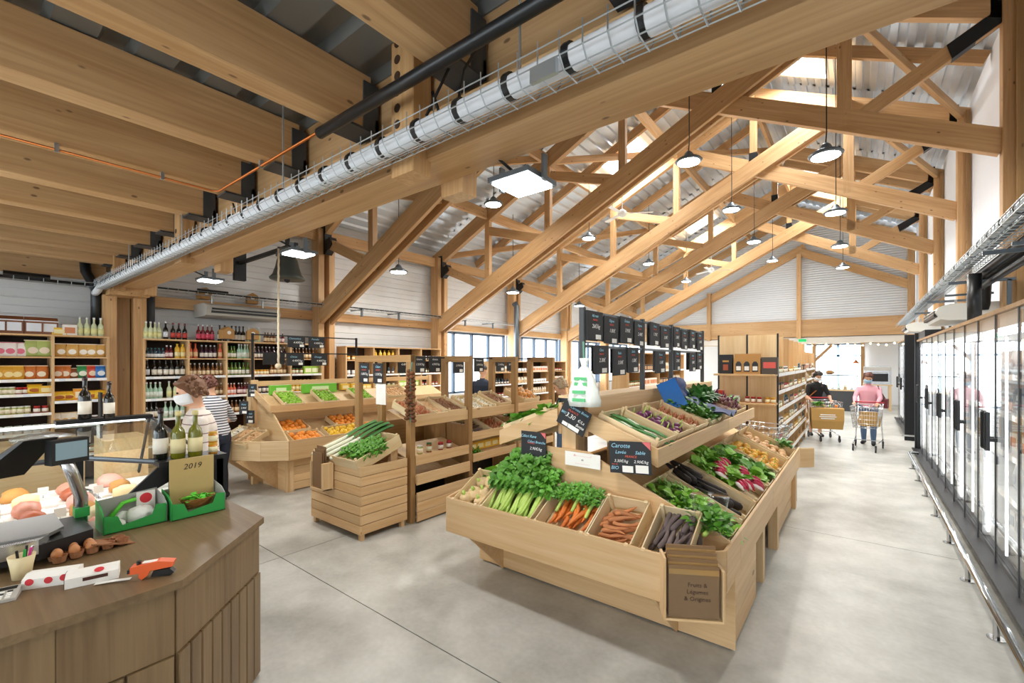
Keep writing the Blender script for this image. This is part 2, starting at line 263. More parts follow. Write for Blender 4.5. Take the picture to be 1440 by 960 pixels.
person('man', 'hair_dark', None, 'bald', h=1.78, top='navy_cloth', legs='jeans', hands=((-.24, -.2, .95), (.24, -.2, .95)))
person('blond', 'hair_grey', None, h=1.6, top='navy_cloth', legs='jeans', hands=((-.22, -.35, 1.0), (.22, -.35, 1.0)), headnod=.4)
# ================================================================ the building
T = [1.85 + 3.62 * k for k in range(7)]           # truss lines, the first carries the big beam, the last is the gable
XL, XR, XC = -10.1, 1.75, -2.13
fl = struct(G().box(-10.6, 9, -5, 33, -.4, -.012).obj('floor', mat('joint', '4b4943', .8)))
ys = [-5, -1.94, 2.04, 6.02, 10, 14, 18, 22, 26, 33]; xs = [-10.6, -4.45, 4, 9]
for i in range(len(xs) - 1):
    for j in range(len(ys) - 1): G().box(xs[i] + .004, xs[i + 1] - .004, ys[j] + .004, ys[j + 1] - .004, -.3, 0).obj('floor_slab', 'concrete', fl)
# left wall: horizontal cladding boards on a backing, windows in the further bays
wl = holder('wall_left'); wl['label'] = 'pale grey horizontally clad wall behind the drinks shelves'
WINB = (2, 3, 4, 5)
def clad(y0, y1, z0, z1):
    z = z0; n_ = max(1, round((z1 - z0) / .265)); h_ = (z1 - z0) / n_; k = ('clad', round(y1 - y0, 3), round(h_, 4))
    if k not in BOX:
        l = y1 - y0; BOX[k] = G().prism([(0, 0), (.03, .0), (.045, .014), (.045, h_ * .48), (.038, h_ * .5), (.045, h_ * .52), (.045, h_ - .014), (.03, h_), (0, h_)], 0, l, 'y').mesh('cladding_board', 'cladding')
    for i in range(n_): link('cladding_board', BOX[k], wl, (XL - .045, y0, z0 + i * h_))
G().box(XL - .2, XL - .045, -5, T[1], 0, 5.6).obj('wall_core', 'cladding', wl)
for k in range(6):
    a, b_ = T[k], T[k + 1]
    if k in WINB:
        G().box(XL - .2, XL - .045, a, b_, 0, .9).obj('wall_core', 'cladding', wl); G().box(XL - .2, XL - .045, a, b_, 2.86, 5.6).obj('wall_core', 'cladding', wl); clad(a, b_, 2.86, 5.5); clad(a, b_, 0, .9)
    elif k: G().box(XL - .2, XL - .045, a, b_, 0, 5.6).obj('wall_core', 'cladding', wl); clad(a, b_, 0, 5.5)
    else: clad(a, b_, 0, 5.5)
clad(-5, T[0], 0, 3.95)
mat('frame_blue', '5b6f86', .4)
for n_, k in enumerate(WINB):
    a, b_ = T[k] + .12, T[k + 1] - .12; wn = holder('window_%d' % (n_ + 1)); wn['label'] = 'tall glazed window bay with slim blue-grey mullions in the side wall'
    G().box(XL - .14, XL - .12, a, b_, .9, 2.86).obj('pane', 'pane', wn)
    for y in [a + (b_ - a) * i / 4 for i in range(5)]: G().box(XL - .17, XL - .07, y - .035, y + .035, .9, 2.86).obj('mullion', 'frame_blue', wn)
    for z in (.93, 2.83): G().box(XL - .17, XL - .07, a, b_, z - .03, z + .03).obj('rail', 'frame_blue', wn)
# right wall
wr = holder('wall_right')
for i in range(-1, 6):
    a = T[i] if i >= 0 else -5; G().box(XR, XR + .15, a + .004, T[i + 1] - .004, 0, 7.3 if i >= 0 else 3.95).obj('wall_panel', 'white_wall', wr)
wre = holder('wall_rear'); G().box(-10.3, 1.9, -5.2, -5, 0, .3).obj('wall_panel', 'white_wall', wre); G().box(-10.3, 1.9, -5.2, -5, 3.1, 4).obj('wall_panel', 'white_wall', wre)
for i in range(7): G().box(-10.3 + 2 * i, -10.1 + 2 * i, -5.2, -5, .3, 3.1).obj('wall_pier', 'white_wall', wre)
wn = holder('window_20'); G().box(-10.1, 1.9, -5.12, -5.11, .3, 3.1).obj('pane', 'pane', wn)  # assumed glazing in the unseen rear wall, added to let daylight in
struct(G().prism([(-10.3, 3.9), (1.9, 3.9), (1.9, 7.2), (XC, 9.15), (-10.3, 5.2)], 2.1, 2.2, 'y').obj('wall_above_beam', 'cladding'))
# roof decks: trapezoid sheets, ribs along the hall
def roofz(x): return (5.35 + .48 * (x + 9.8)) if x < XC else (9.03 - .48 * (x - XC))
def deck(x0, x1, y0, y1, fz, m, parent, per=.25, dep=.045, n='roof_sheet'):
    nn = max(1, round((x1 - x0) / per)); p = (x1 - x0) / nn; top = []
    for i in range(nn):
        for u, dz in ((0, 0), (.42, 0), (.5, dep), (.92, dep), ): top.append((x0 + (i + u) * p, dz))
    top.append((x1, 0)); v = []; f = []
    for x, dz in top: v += [(x, y0, fz(x) + dz), (x, y1, fz(x) + dz), (x, y0, fz(x) + dz + .02), (x, y1, fz(x) + dz + .02)]
    for i in range(len(top) - 1): a = 4 * i; f += [(a, a + 1, a + 5, a + 4), (a + 2, a + 6, a + 7, a + 3)]
    if parent is not None: G().add([(x, y, fz(x) + d) for d in (dep + .03, dep + .05) for x, y in ((x0 - .01, y0 - .04), (x1 + .01, y0 - .04), (x1 + .01, y1 + .04), (x0 - .01, y1 + .04))], [(3, 2, 1, 0), (4, 5, 6, 7), (0, 1, 5, 4), (1, 2, 6, 5), (2, 3, 7, 6), (3, 0, 4, 7)]).obj('roof_cover', 'dark_deck', parent)  # unseen slab added over the deck to stop light leaking between sheets
    return G().add(v, f).obj(n, m, parent)
cl = holder('ceiling'); cl['label'] = 'ribbed galvanised steel roof deck over the timber hall'
SKY = {2: [(-5.7, -4.55, 1.95, 3.3), (-1.62, -.55, 1.95, 3.2)], 4: [(-5.7, -4.55, 1.95, 3.3), (-1.62, -.55, 1.95, 3.2)]}  # the farther pair of roof windows is added to bring in light
for k in range(6):
    a, b_ = T[k] + (.3 if k == 0 else 0), T[k + 1]
    if k in SKY:
        cuts = [(-10.3, None)]; xs_ = [-10.3]
        for (sx0, sx1, sy0, sy1) in SKY[k]: xs_ += [sx0, sx1]
        xs_ = sorted(xs_ + [XC, 1.9])
        for i in range(len(xs_) - 1):
            x0, x1 = xs_[i], xs_[i + 1]; hole = [q for q in SKY[k] if abs(q[0] - x0) < .01]
            if hole:
                deck(x0, x1, a, a + hole[0][2], roofz, 'galv', cl); deck(x0, x1, a + hole[0][3], b_, roofz, 'galv', cl)
            else: deck(x0, x1, a, b_, lambda x, x1=x1: (5.35 + .48 * (x + 9.8)) if x1 <= XC + .01 else (9.03 - .48 * (x - XC)), 'galv', cl)
        for n_, (sx0, sx1, sy0, sy1) in enumerate(SKY[k]):
            wn = holder('window_%d' % (5 + n_ + k)); wn['label'] = 'white framed roof window letting daylight through the deck'
            zz = roofz; sl = .48 if sx0 < XC else -.48
            def slab(u0, u1, v0, v1, d0, d1, nm, mm):
                G().add([(x, y, zz(x) + d) for d in (d0, d1) for x, y in ((u0, v0), (u1, v0), (u1, v1), (u0, v1))], [(3, 2, 1, 0), (4, 5, 6, 7), (0, 1, 5, 4), (1, 2, 6, 5), (2, 3, 7, 6), (3, 0, 4, 7)]).obj(nm, mm, wn)
            y0, y1 = a + sy0, a + sy1
            slab(sx0, sx1, y0, y0 + .06, -.02, .3, 'lining', 'white'); slab(sx0, sx1, y1 - .06, y1, -.02, .3, 'lining', 'white'); slab(sx0, sx0 + .05, y0, y1, -.02, .3, 'lining', 'white'); slab(sx1 - .05, sx1, y0, y1, -.02, .3, 'lining', 'white')
            slab(sx0 + .05, sx1 - .05, y0 + .06, y1 - .06, .24, .25, 'pane', 'pane')
            slab((sx0 + sx1) / 2 - .02, (sx0 + sx1) / 2 + .02, y0 + .06, y1 - .06, .2, .26, 'sash_bar', 'white')
    else:
        deck(-10.3, XC, a, b_, roofz, 'galv', cl); deck(XC, 1.9, a, b_, lambda x: 9.03 - .48 * (x - XC), 'galv', cl)
G().box(-10.3, 1.9, T[6], 24, 5, 9.2).v  # (gable core is built below)
c2 = holder('ceiling_low'); c2['label'] = 'dark ribbed steel deck of the flat low roof above the joists'
v = []; f = []
x = -10.1; pts = []
y = -5.0
prof = []
while y < 1.9: prof += [(y, 0), (y + .16, 0), (y + .19, .06), (y + .3, .06), (y + .33, 0)]; y += .36
for (y, dz) in prof: v += [(-10.1, y, 3.78 + dz), (1.75, y, 3.78 + dz)]
G().add(v, [(2 * i, 2 * i + 1, 2 * i + 3, 2 * i + 2) for i in range(len(prof) - 1)]).obj('deck_sheet', 'dark_deck', c2)
G().box(-10.3, 1.9, -5.2, 2.1, 3.87, 3.9).obj('deck_cover', 'dark_deck', c2)
# ---------------------------------------------------------------- big beam with its column
bm_ = thing('main_beam', 'massive stepped glulam beam carrying the ceiling joists across the foreground', 'beam')
timber('lower_lamination', (-10.0, 1.90, 3.22), (1.72, 1.90, 3.22), .30, .28, 'glulam', bm_)
timber('upper_lamination', (-10.0, 1.93, 3.75), (1.72, 1.93, 3.75), .22, .78, 'glulam', bm_)
for x, hz in ((-2.1, 1), (-6.1, 0), (-9.2, 0)):
    timber('post_stub', (x, 1.72, 2.99 if hz else 3.02), (x, 1.72, 4.0), .2, .14, 'glulam', bm_, up=(0, 1, 0)); timber('post_stub', (x, 2.12, 2.99), (x, 2.12, 3.5), .2, .14, 'glulam', bm_, up=(0, 1, 0))
    for i in range(7 if hz else 3): G().tube([(x - .04, 1.652, 3.2 + .095 * i), (x - .04, 1.646, 3.2 + .095 * i)], .026, 12).obj('dark_plug', mat('plug', '3c2412', .7), bm_)
cp = thing('beam_column', 'paired timber column under the end of the big beam between two shelf racks', 'column', (0, 0, 0))
for dy in (-.2, .18): timber('post', (-9.62, 1.88 + dy, 0), (-9.62, 1.88 + dy, 2.98), .24, .17, 'glulam', cp, up=(0, 1, 0))
timber('packing', (-9.72, 1.87, 0), (-9.72, 1.87, 3.05), .14, .18, 'oak', cp, up=(0, 1, 0))
timber('head_block', (-9.9, 1.87, 3.02), (-9.2, 1.87, 3.02), .5, .12, 'glulam', cp)
# joists
JX = [-.72 - .95 * i for i in range(10)] + [.23, 1.18]
orden = ['first', 'second', 'third', 'fourth', 'fifth', 'sixth', 'seventh', 'eighth', 'ninth', 'tenth']
for i, x in enumerate(sorted(JX, reverse=True)):
    lab = 'glulam ceiling joist in a dark steel hanger, %s counted from the fridge side' % (orden + ['eleventh', 'twelfth'])[i]
    t_ = thing('ceiling_joist', lab, 'joist', (x, 0, 0), 0, 'joists of the low roof')
    timber('joist', (0, -4.98, 3.597), (0, 1.74, 3.597), .17, .35, 'glulam', t_)
    g = G().box(-.1, .1, 1.55, 1.79, 3.40, 3.415); g.box(-.1, -.088, 1.68, 1.79, 3.41, 3.72); g.box(.088, .1, 1.68, 1.79, 3.41, 3.72); g.box(-.1, .1, 1.765, 1.79, 3.41, 3.5); g.obj('joist_hanger', 'dark_grey', t_)['kind'] = 'stuff'
timber('edge_joist', (-9.98, -4.98, 3.45), (-9.98, 1.7, 3.45), .16, .4, 'glulam', bm_)
# ---------------------------------------------------------------- trusses
def tcz(x): return (4.95 + .48 * (x + 9.8)) if x < XC else (8.63 - .48 * (x - XC))     # centre of the top chord
def lcz(x): return 2.93 + .5 * (x + 9.8)      # left scissor chord centre
def rcz(x): return 4.97 - .5 * (x - 1.53)
tl = ['nearest timber scissor truss, rising just behind the big beam', 'second timber scissor truss with the bright floodlight hung in front', 'third timber scissor truss, over the chalkboard frame', 'fourth timber scissor truss counted from the big beam', 'last free-standing timber scissor truss in front of the gable wall']
for k in range(1, 6):
    y = T[k]; t_ = thing('roof_truss', tl[k - 1], 'truss', (0, y, 0), 0, 'timber roof trusses of the hall')
    for dy in (-.12, .12): timber('scissor_chord', (-9.95, dy, lcz(-9.95)), (-.25, dy, lcz(-.25)), .08, .40, 'glulam', t_)
    timber('tie_chord', (1.6, 0, rcz(1.6)), (-4.2, 0, rcz(-4.2)), .12, .34, 'glulam', t_)
    timber('top_chord', (-10.0, 0, tcz(-10.0)), (XC + .02, 0, tcz(XC)), .14, .38, 'glulam', t_); timber('top_chord', (1.7, 0, tcz(1.7)), (XC + .02, 0, tcz(XC)), .14, .38, 'glulam', t_)
    for x in (-7.9, -5.97, -4.05): timber('vertical_web', (x, 0, lcz(x) - .1), (x, 0, tcz(x) - .1), .16, .12, 'glulam', t_, up=(0, 1, 0))
    timber('vertical_web', (-.2, 0, rcz(-.2) - .1), (-.2, 0, tcz(-.2) - .1), .2, .12, 'glulam', t_, up=(0, 1, 0)); timber('king_post', (XC, 0, 7.05), (XC, 0, 8.5), .16, .12, 'glulam', t_, up=(0, 1, 0))
    for (x0, z0, x1, z1) in ((-9.6, 4.62, -8.0, 3.95), (-7.85, 5.42, -6.1, 4.9), (-5.9, 6.4, -4.15, 5.86), (.05, 5.85, 1.55, 6.72)): timber('diagonal_web', (x0, 0, z0), (x1, 0, z1), .1, .22, 'glulam', t_)
    G().prism([(-9.78, 4.4), (-9.6, 4.35), (-9.35, 4.55), (-9.42, 4.72), (-9.6, 4.65), (-9.62, 5.0), (-9.78, 5.0)], -.085, .085, 'y').obj('steel_gusset', 'black_steel', t_)
    G().prism([(1.0, 6.52), (1.06, 6.3), (1.58, 6.62), (1.58, 7.1), (1.44, 7.1), (1.44, 6.76)], -.07, .07, 'y').obj('steel_gusset', 'black_steel', t_)
    G().box(XC - .09, XC + .09, -.075, .075, 7.0, 7.2).obj('steel_shoe', 'black_steel', t_)
    for dy in (-.13, .13): timber('wall_post', (-9.82, dy, 0), (-9.82, dy, 4.95 if dy < 0 else 4.6), .3, .14, 'glulam', t_, up=(0, 1, 0))
    timber('wall_post', (1.62, -.02, 0), (1.62, -.02, 6.9), .14, .2, 'glulam', t_, up=(0, 1, 0)); timber('wall_post', (1.70, -.17, 0), (1.70, -.17, 6.9), .07, .05, 'oak', t_, up=(0, 1, 0))
# purlins and common rafters
pn = ['eave', 'low', 'middle', 'upper', 'ridge', 'short-side', 'right-hand eave']
for i, x in enumerate((-9.83, -7.9, -5.97, -4.05, XC, -.2)):
    for k in range(6):
        a, b_ = T[k] + .09 + (.25 if k == 0 else 0), T[k + 1] - .09
        z = tcz(x) + (.0 if 0 < i < 6 and i != 4 else -.12)
        t_ = timber('roof_purlin', (x, a, z), (x, b_, z), .09, .26, 'glulam'); tag(t_, '%s purlin of the timber roof, spanning bay %s from the big beam' % (pn[i].capitalize(), ['one', 'two', 'three', 'four', 'five', 'six'][k]), 'purlin', 'roof purlins')
for k in range(6):
    for s_ in (.5,):
        y = T[k] + 3.62 * s_
        if k in SKY: y = T[k] + 1.81
        for (x0, x1, sd) in ((-10.0, XC - .06, 'long'), (1.7, XC + .06, 'short')):
            t_ = timber('common_rafter', (x0, y, tcz(x0) + .25), (x1, y, tcz(x1) + .25), .1, .22, 'glulam'); tag(t_, 'Slim common rafter on the %s roof slope, midway along bay %s' % (sd, ['one', 'two', 'three', 'four', 'five', 'six'][k]), 'rafter', 'common rafters')
# wind braces in the roof plane
for k, x0, x1 in ((1, -7.9, -5.97), (2, -5.97, -4.05), (2, -9.7, -7.9), (3, -7.9, -5.97), (3, -4.05, -2.2), (2, -.2, 1.6), (3, -.2, 1.6)):
    t_ = timber('wind_brace', (x0, T[k] + .1, tcz(x0) + .02), (x1, T[k + 1] - .1, tcz(x1) + .02), .09, .16, 'glulam'); tag(t_, 'Slanting wind brace lying in the roof plane between purlins at x %.0f' % 0 if False else 'slanting wind brace under the deck past truss %s, %s' % (orden[k - 1], 'fridge side' if x0 > -1 else ['by the eave', 'low on the slope', 'mid slope', 'near the ridge'][[-9.7, -7.9, -5.97, -4.05].index(x0)]), 'brace', 'roof wind braces')
for k in range(6):
    t_ = timber('wall_rail', (-10.0, T[k] + .15, 2.98), (-10.0, T[k + 1] - .12, 2.98), .14, .2, 'glulam'); tag(t_, 'horizontal timber rail on the clad wall above the racks, bay %s from the big beam' % ['one', 'two', 'three', 'four', 'five', 'six'][k], 'rail', 'wall rails')
# ---------------------------------------------------------------- gable
gy = T[6]
wg = struct(G().prism([(-10.3, 2.95), (1.9, 2.95), (1.9, 7.2), (XC, 9.1), (-10.3, 5.2)], gy + .1, gy + .3, 'y').obj('wall_gable', 'cladding'))
g = G(); z = 3.78
while z < 8.9:
    xa = max(-10.1, -9.8 + (z + .1 - 5.3) / .48); xb = min(1.72, XC + (9.0 - z - .1) / .48); g.box(xa, xb, gy + .05, gy + .1, z, z + .075); z += .1
g.obj('cladding_ribs', 'cladding', wg)['kind'] = 'stuff'
gt = thing('gable_frame', 'timber gable frame with deep collar beam, middle post and rafters at the far wall', 'frame', (0, gy, 0))
timber('collar_beam', (-10.0, -.02, 3.39), (1.7, -.02, 3.39), .18, .76, 'glulam', gt)
for x, z1 in ((XC, 6.7), (-5.9, 5.3), (1.6, 6.9), (-9.8, 4.9)): timber('post', (x, -.05, 2.5 if abs(x - XC) > .1 and x > -5 else 2.95), (x, -.05, z1), .17 if x < 1 else .22, .26, 'glulam', gt, up=(0, 1, 0))
timber('rafter', (-9.95, 0, lcz(-9.95) + .1), (-1.9, 0, lcz(-1.9) + .1), .12, .36, 'glulam', gt); timber('rafter', (1.6, -.08, rcz(1.6)), (-2.1, -.08, rcz(-2.1)), .1, .34, 'glulam', gt)
timber('top_rafter', (-10, 0, tcz(-10)), (XC, 0, tcz(XC)), .12, .34, 'glulam', gt); timber('top_rafter', (1.7, 0, tcz(1.7)), (XC, 0, tcz(XC)), .12, .34, 'glulam', gt)
struct(G().box(-10.1, 1.75, gy - .05, gy + .2, 2.72, 2.98).obj('trim_1', mat('lintel', 'd9d3c8', .5)))
es = thing('exit_sign', 'small green emergency exit sign on the lintel under the gable post', 'sign', (-2.0, gy - .08, 2.86)); G().box(-.16, .16, -.03, .02, -.08, .08).obj('housing', 'white', es); G().box(-.145, .145, -.036, -.03, -.065, .065).obj('panel', mat('exit_green', '18a558', .4, emit=.6), es)
# back room beyond the gable
struct(G().box(-10.3, 9, 33, 33.2, 0, 4).obj('wall_back', 'white_wall')); struct(G().box(-10.3, 9, gy + .3, 33.2, 3.6, 3.7).obj('ceiling_back', 'ply'))
struct(G().box(6.2, 6.4, gy + .3, 33, 0, 3.6).obj('wall_back_side', 'white_wall')); struct(G().box(1.75, 6.4, gy + .1, gy + .3, 0, 3.6).obj('wall_back_return', 'white_wall'))
# ================================================================ lamps and services overhead
def pendant(x, y, z, label, spot=True, s=1.0, drop=None):
    t_ = thing('pendant_lamp', label, 'lamp', (x, y, z), 0, 'bell pendant lamps under the trusses')
    G().lathe([(.19 * s, -.02), (.205 * s, 0), (.17 * s, .03), (.08 * s, .075), (.06 * s, .12), (.03 * s, .15)], 20).obj('lamp_shade', 'grey_steel', t_, True)
    G().lathe([(.165 * s, -.022), (.165 * s, -.032)], 20).obj('diffuser', 'lamp_face', t_)
    G().tube([(0, 0, .15), (.01, 0, .3), (0, 0, roofz(x) + .03 - z)], .008, 6).obj('cord', 'black_plastic', t_)
    if spot:
        l = bpy.data.lights.new('pendant_light', 'AREA'); l.shape = 'DISK'; l.size = .3 * s; l.energy = LAMP_W; l.color = (1, .96, .89); o = bpy.data.objects.new('pendant_light', l); C.objects.link(o); o.location = (x, y, z - .05)
on = ['first', 'second', 'third', 'fourth']
for i, (x, y, z) in enumerate([(-.36, 7.3, 4.68), (-.38, 10.9, 4.87), (-.41, 14.5, 4.95), (-.44, 18.1, 5.0)]): pendant(x, y, z, 'grey bell pendant over the fridge aisle, %s from the big beam' % on[i], drop=1.6)
for i, (x, y, z) in enumerate([(-2.14, 7.3, 5.09), (-2.27, 10.9, 5.33), (-2.42, 14.5, 5.4), (-2.44, 18.1, 5.5)]): pendant(x, y, z, 'grey bell pendant hung below the ridge line, %s from the big beam' % on[i], drop=1.6)
for i, (x, y, z) in enumerate([(-6.2, 7.3, 5.3), (-5.84, 10.9, 5.3), (-5.54, 14.5, 5.19), (-5.4, 18.1, 5.1)]): pendant(x, y, z, 'grey bell pendant over the vegetable aisles, %s from the big beam' % on[i], drop=.95)
for i, (x, y, z) in enumerate([(-8.0, 6.2, 3.9), (-8.0, 10.3, 3.95), (-8.0, 14.2, 3.95)]): pendant(x, y, z, 'grey bell pendant near the clad side wall, %s from the big beam' % on[i], drop=1.2)
def flood(x, y, z, s, label):
    t_ = thing('flood_light', label, 'lamp', (x, y, z), 0, 'square floodlights fixed behind the big beam')
    G().prism([(-s / 2, -s / 2), (s / 2, -s / 2), (s / 2, s / 2), (-s / 2, s / 2)], 0, .03).obj('housing', 'grey_steel', t_); G().box(-s / 2 + .02, s / 2 - .02, -s / 2 + .02, s / 2 - .02, -.012, 0).obj('led_panel', 'led', t_)
    for sx in (-1, 1): G().box(sx * (s / 2 + .01) - .008, sx * (s / 2 + .01) + .008, -.02, .02, -.01, .14).obj('bracket', 'grey_steel', t_)
    G().tube([(0, 0, .03), (-.05, -.2, .12), (-.2, -.45, .2), (-.25, -.5, .42)], .009, 6).obj('cable', 'black_plastic', t_)
    l = bpy.data.lights.new('flood', 'AREA'); l.size = s; l.energy = FLOOD_W; l.color = (1, .98, .95); o = bpy.data.objects.new('flood', l); C.objects.link(o); o.location = (x, y, z - .03)
flood(-1.62, 2.18, 2.98, .3, 'bright square floodlight under the big beam right above the vegetables'); flood(-4.42, 2.2, 2.98, .26, 'bright floodlight beside the bell'); flood(-6.8, 2.2, 2.98, .26, 'bright floodlight above the cheese counter close to the column')
# unseen fill lamps added under the low roof and daylight at the roof windows, glazing and assumed shop front
for x in (-7, -3.5, -.2): area(x, -2.2, 3.35, .4, .4, 18, (1, .97, .92)); area(x, .2, 3.38, .3, .3, 5, (1, .96, .9))
for k in (2, 4):
    for x in (-5.1, -1.1): area(x, T[k] + 2.6, roofz(x) + .1, .9, 1.0, SKY_W, (.9, .95, 1))  # daylight for the near pair and the added farther pair

area(-4.2, -4.85, 1.7, 11.5, 2.7, 95, (.95, .97, 1), (PI / 2, 0, PI))                 # daylight fill added from behind the viewpoint, for an assumed shop front
for k in WINB: area(XL + .05, T[k] + 1.81, 1.9, 3.2, 1.8, 60, (.92, .96, 1), (PI / 2, 0, -PI / 2))   # side windows
area(-1.7, 25.85, 1.4, 3.6, 2.4, 130, (.94, .97, 1), (PI / 2, 0, 0))                  # far windows
# ================================================================ product prototypes
PROTO = {}
ORD = ['first', 'second', 'third', 'fourth', 'fifth', 'sixth', 'seventh', 'eighth', 'ninth', 'tenth', 'eleventh', 'twelfth', 'thirteenth', 'fourteenth', 'fifteenth', 'sixteenth']
def proto(n, cat, parts):
    """parts: (name, G, material, smooth)"""
    PROTO[n] = (cat, [(a, g.mesh(a, m_, sm), par) for (a, g, m_, sm, par) in [(p + (None,))[:5] for p in parts]])
def put(kind, loc, label, group, rot=0, scale=1, name=None):
    cat, parts = PROTO[kind]; sc_ = scale if isinstance(scale, tuple) else (scale,) * 3
    if len(parts) == 1:
        o = link(name or kind, parts[0][1]); 
    else:
        o = bpy.data.objects.new(name or kind, None); C.objects.link(o); o.empty_display_size = .05
        for a, me, par in parts: link(a, me, o)
    if isinstance(loc, M): o.matrix_world = loc
    else:
        o.location = loc; o.rotation_euler = rot if isinstance(rot, tuple) else (0, 0, rot); o.scale = sc_
    return tag(o, label, cat, group)
def cmat(n, col, rough=.45, **k): return mat('c_' + n, col, rough, **k).name
BOTC = dict(dark='14140f', green='5a7a1e', olive='6f6f14', clear='cfd8b0', red='6a1420', rose='d86a4a', amber='7a4a1a', yellow='e2b53a', purple='3a1830', mint='a8cdb4', teal='1f3a48')
def bottle(kind, glass_c, label_c, cap_c, h=.3, r=.037, neck=.3, sh=.2, lab=(.12, .42)):
    p = [(r * .92, 0), (r, .006), (r, h * (1 - neck - sh)), (r * .85, h * (1 - neck - sh * .5)), (r * .36, h * (1 - neck)), (r * .34, h * .97), (r * .38, h * .985)]
    proto(kind, 'bottle', [('body', G().lathe(p, 10), cmat('gl_' + glass_c, BOTC[glass_c], .12, coat=.5), True), ('label', G().lathe([(r * 1.02, h * lab[0]), (r * 1.02, h * lab[1])], 10), cmat('lb_' + label_c, label_c, .6), True), ('cap', G().lathe([(r * .4, h * .9), (r * .42, h * .93), (r * .42, h)], 8), cmat('cap_' + cap_c, cap_c, .35), True)])
bottle('wine_bottle', 'dark', 'efe9da', '2a1114', .30); bottle('red_cap_bottle', 'dark', 'c94a42', '8a1f22', .29); bottle('berry_bottle', 'red', 'd9526a', 'd8d8d8', .29); bottle('foil_bottle', 'dark', 'dfe3ea', 'f2f2f2', .31)
bottle('juice_bottle', 'yellow', 'f2e8b0', 'e8c021', .25, .04, .16, .2); bottle('orange_juice_bottle', 'rose', 'ecc89a', 'e0542a', .27, .036); bottle('cider_bottle', 'olive', 'e9dca8', 'd8c98a', .28); bottle('green_bottle', 'green', 'f4f4e8', '2f8f3c', .24, .033)
bottle('beer_bottle', 'amber', 'efd9b0', 'd8d8d8', .23, .031); bottle('dark_beer_bottle', 'purple', 'e8e2d8', 'cfd2d6', .24, .033); bottle('lemonade_bottle', 'clear', 'e8e6a4', 'e5e5e5', .29, .037); bottle('mint_bottle', 'mint', 'e4efe6', 'f0f0f0', .28, .036); bottle('syrup_bottle', 'red', 'f0d8d8', 'f0f0f0', .22, .032); bottle('milk_bottle', 'teal', 'f0f0f0', '2e7a88', .17, .032, .2)
bottle('pink_bottle', 'rose', 'f3dede', 'f4f4f4', .22, .032)
def jar(kind, col, label_c, lid, h=.11, r=.036): proto(kind, 'jar', [('body', G().lathe([(r * .95, 0), (r, .005), (r, h * .8), (r * .8, h * .86)], 12), cmat('jr_' + kind, col, .15, coat=.4), True), ('label', G().lathe([(r * 1.02, h * .15), (r * 1.02, h * .65)], 12), cmat('lb_' + label_c, label_c, .6), True), ('lid', G().lathe([(r * .92, h * .84), (r * .95, h * .86), (r * .95, h)], 12), cmat('cap_' + lid, lid, .35), True)])
jar('pickle_jar', 'a8b060', 'f2ead0', 'e2e2d8'); jar('jam_jar', '8a1c20', 'f4eee2', 'c43430', .1); jar('honey_jar', 'd08a1e', 'f6ecc4', 'd9a62e', .1); jar('spread_jar', '3a2416', 'f0e8d8', 'e8e8e8', .12); jar('sauce_jar', '9a5a20', 'e6ead0', '3b6a3a', .12); jar('glass_pot', 'f2f2f0', 'dfe9f2', 'f6f6f4', .11, .045)
def pouch(kind, col, label_c, w_=.15, h=.2, d=.07):
    g = G(); rows = [(0, .72, .35), (.05, .9, .8), (.2, 1, 1), (.45, 1.0, 1.05), (.68, .94, .75), (.84, .84, .35), (.9, .8, .08), (1, .92, .04)]
    def sq(t, e): return math.copysign(abs(t) ** e, t)
    g.ring([[(w_ / 2 * a * sq(math.cos(t), .7), d / 2 * b_ * sq(math.sin(t), .9), h * z + (.02 * h * math.cos(2 * t) if z == 1 else 0)) for t in [2 * PI * j / 12 for j in range(12)]] for z, a, b_ in rows])
    l = G().add([(w_ * .3 * math.cos(q), -d / 2 * (1.06 - .1 * abs(math.sin(q))) - .003, h * (.38 + .2 * math.sin(q))) for q in [2 * PI * j / 12 for j in range(12)]], [tuple(range(12))])
    proto(kind, 'bag', [('pouch', g, cmat('po_' + kind, col, .3, bump=.5, scale=25), True), ('label', l, cmat('lb_' + label_c, label_c, .5), False), ('crimp', G().box(-w_ * .46, w_ * .46, -.003, .003, h * .955, h * 1.0), cmat('lb_' + label_c, label_c, .5), False)])
pouch('crisp_bag', 'd9a030', 'f2dc9a'); pouch('white_pouch', 'efe9e4', 'd96a80'); pouch('chip_pouch', 'a9b86a', 'e8d8c0', .18, .24); pouch('pasta_bag', 'd8aa5c', 'f4efe2'); pouch('orange_bag', 'c8702c', 'f0e2c8'); pouch('green_bag', '2f8a4a', 'e8ecd8', .15, .2); pouch('red_bag', 'c8402c', 'f0d8b8', .15, .2); pouch('blue_bag', '2f6fb8', 'e8eef2', .15, .2); pouch('brown_bag', '7a4424', 'e6d6c0', .14, .16); pouch('yellow_bag', 'e8bb2a', 'a85a1c', .18, .14); pouch('paper_bag', 'e0d6c4', 'c9a15c', .12, .19); pouch('frozen_bag', 'dde4ea', 'a9b4c4', .2, .26, .06)
def carton(kind, col, label_c, w_=.14, h=.12, d=.08): proto(kind, 'box', [('carton', G().box(-w_ / 2, w_ / 2, -d / 2, d / 2, 0, h), cmat('ct_' + kind, col, .5), False), ('label', G().box(-w_ * .36, w_ * .36, -d / 2 - .003, -d / 2, h * .2, h * .75), cmat('lb_' + label_c, label_c, .5), False), ('flap', G().box(-w_ / 2 - .001, w_ / 2 + .001, -d * .1, d / 2 + .001, h, h + .003), cmat('lb_' + label_c, label_c, .5), False)])
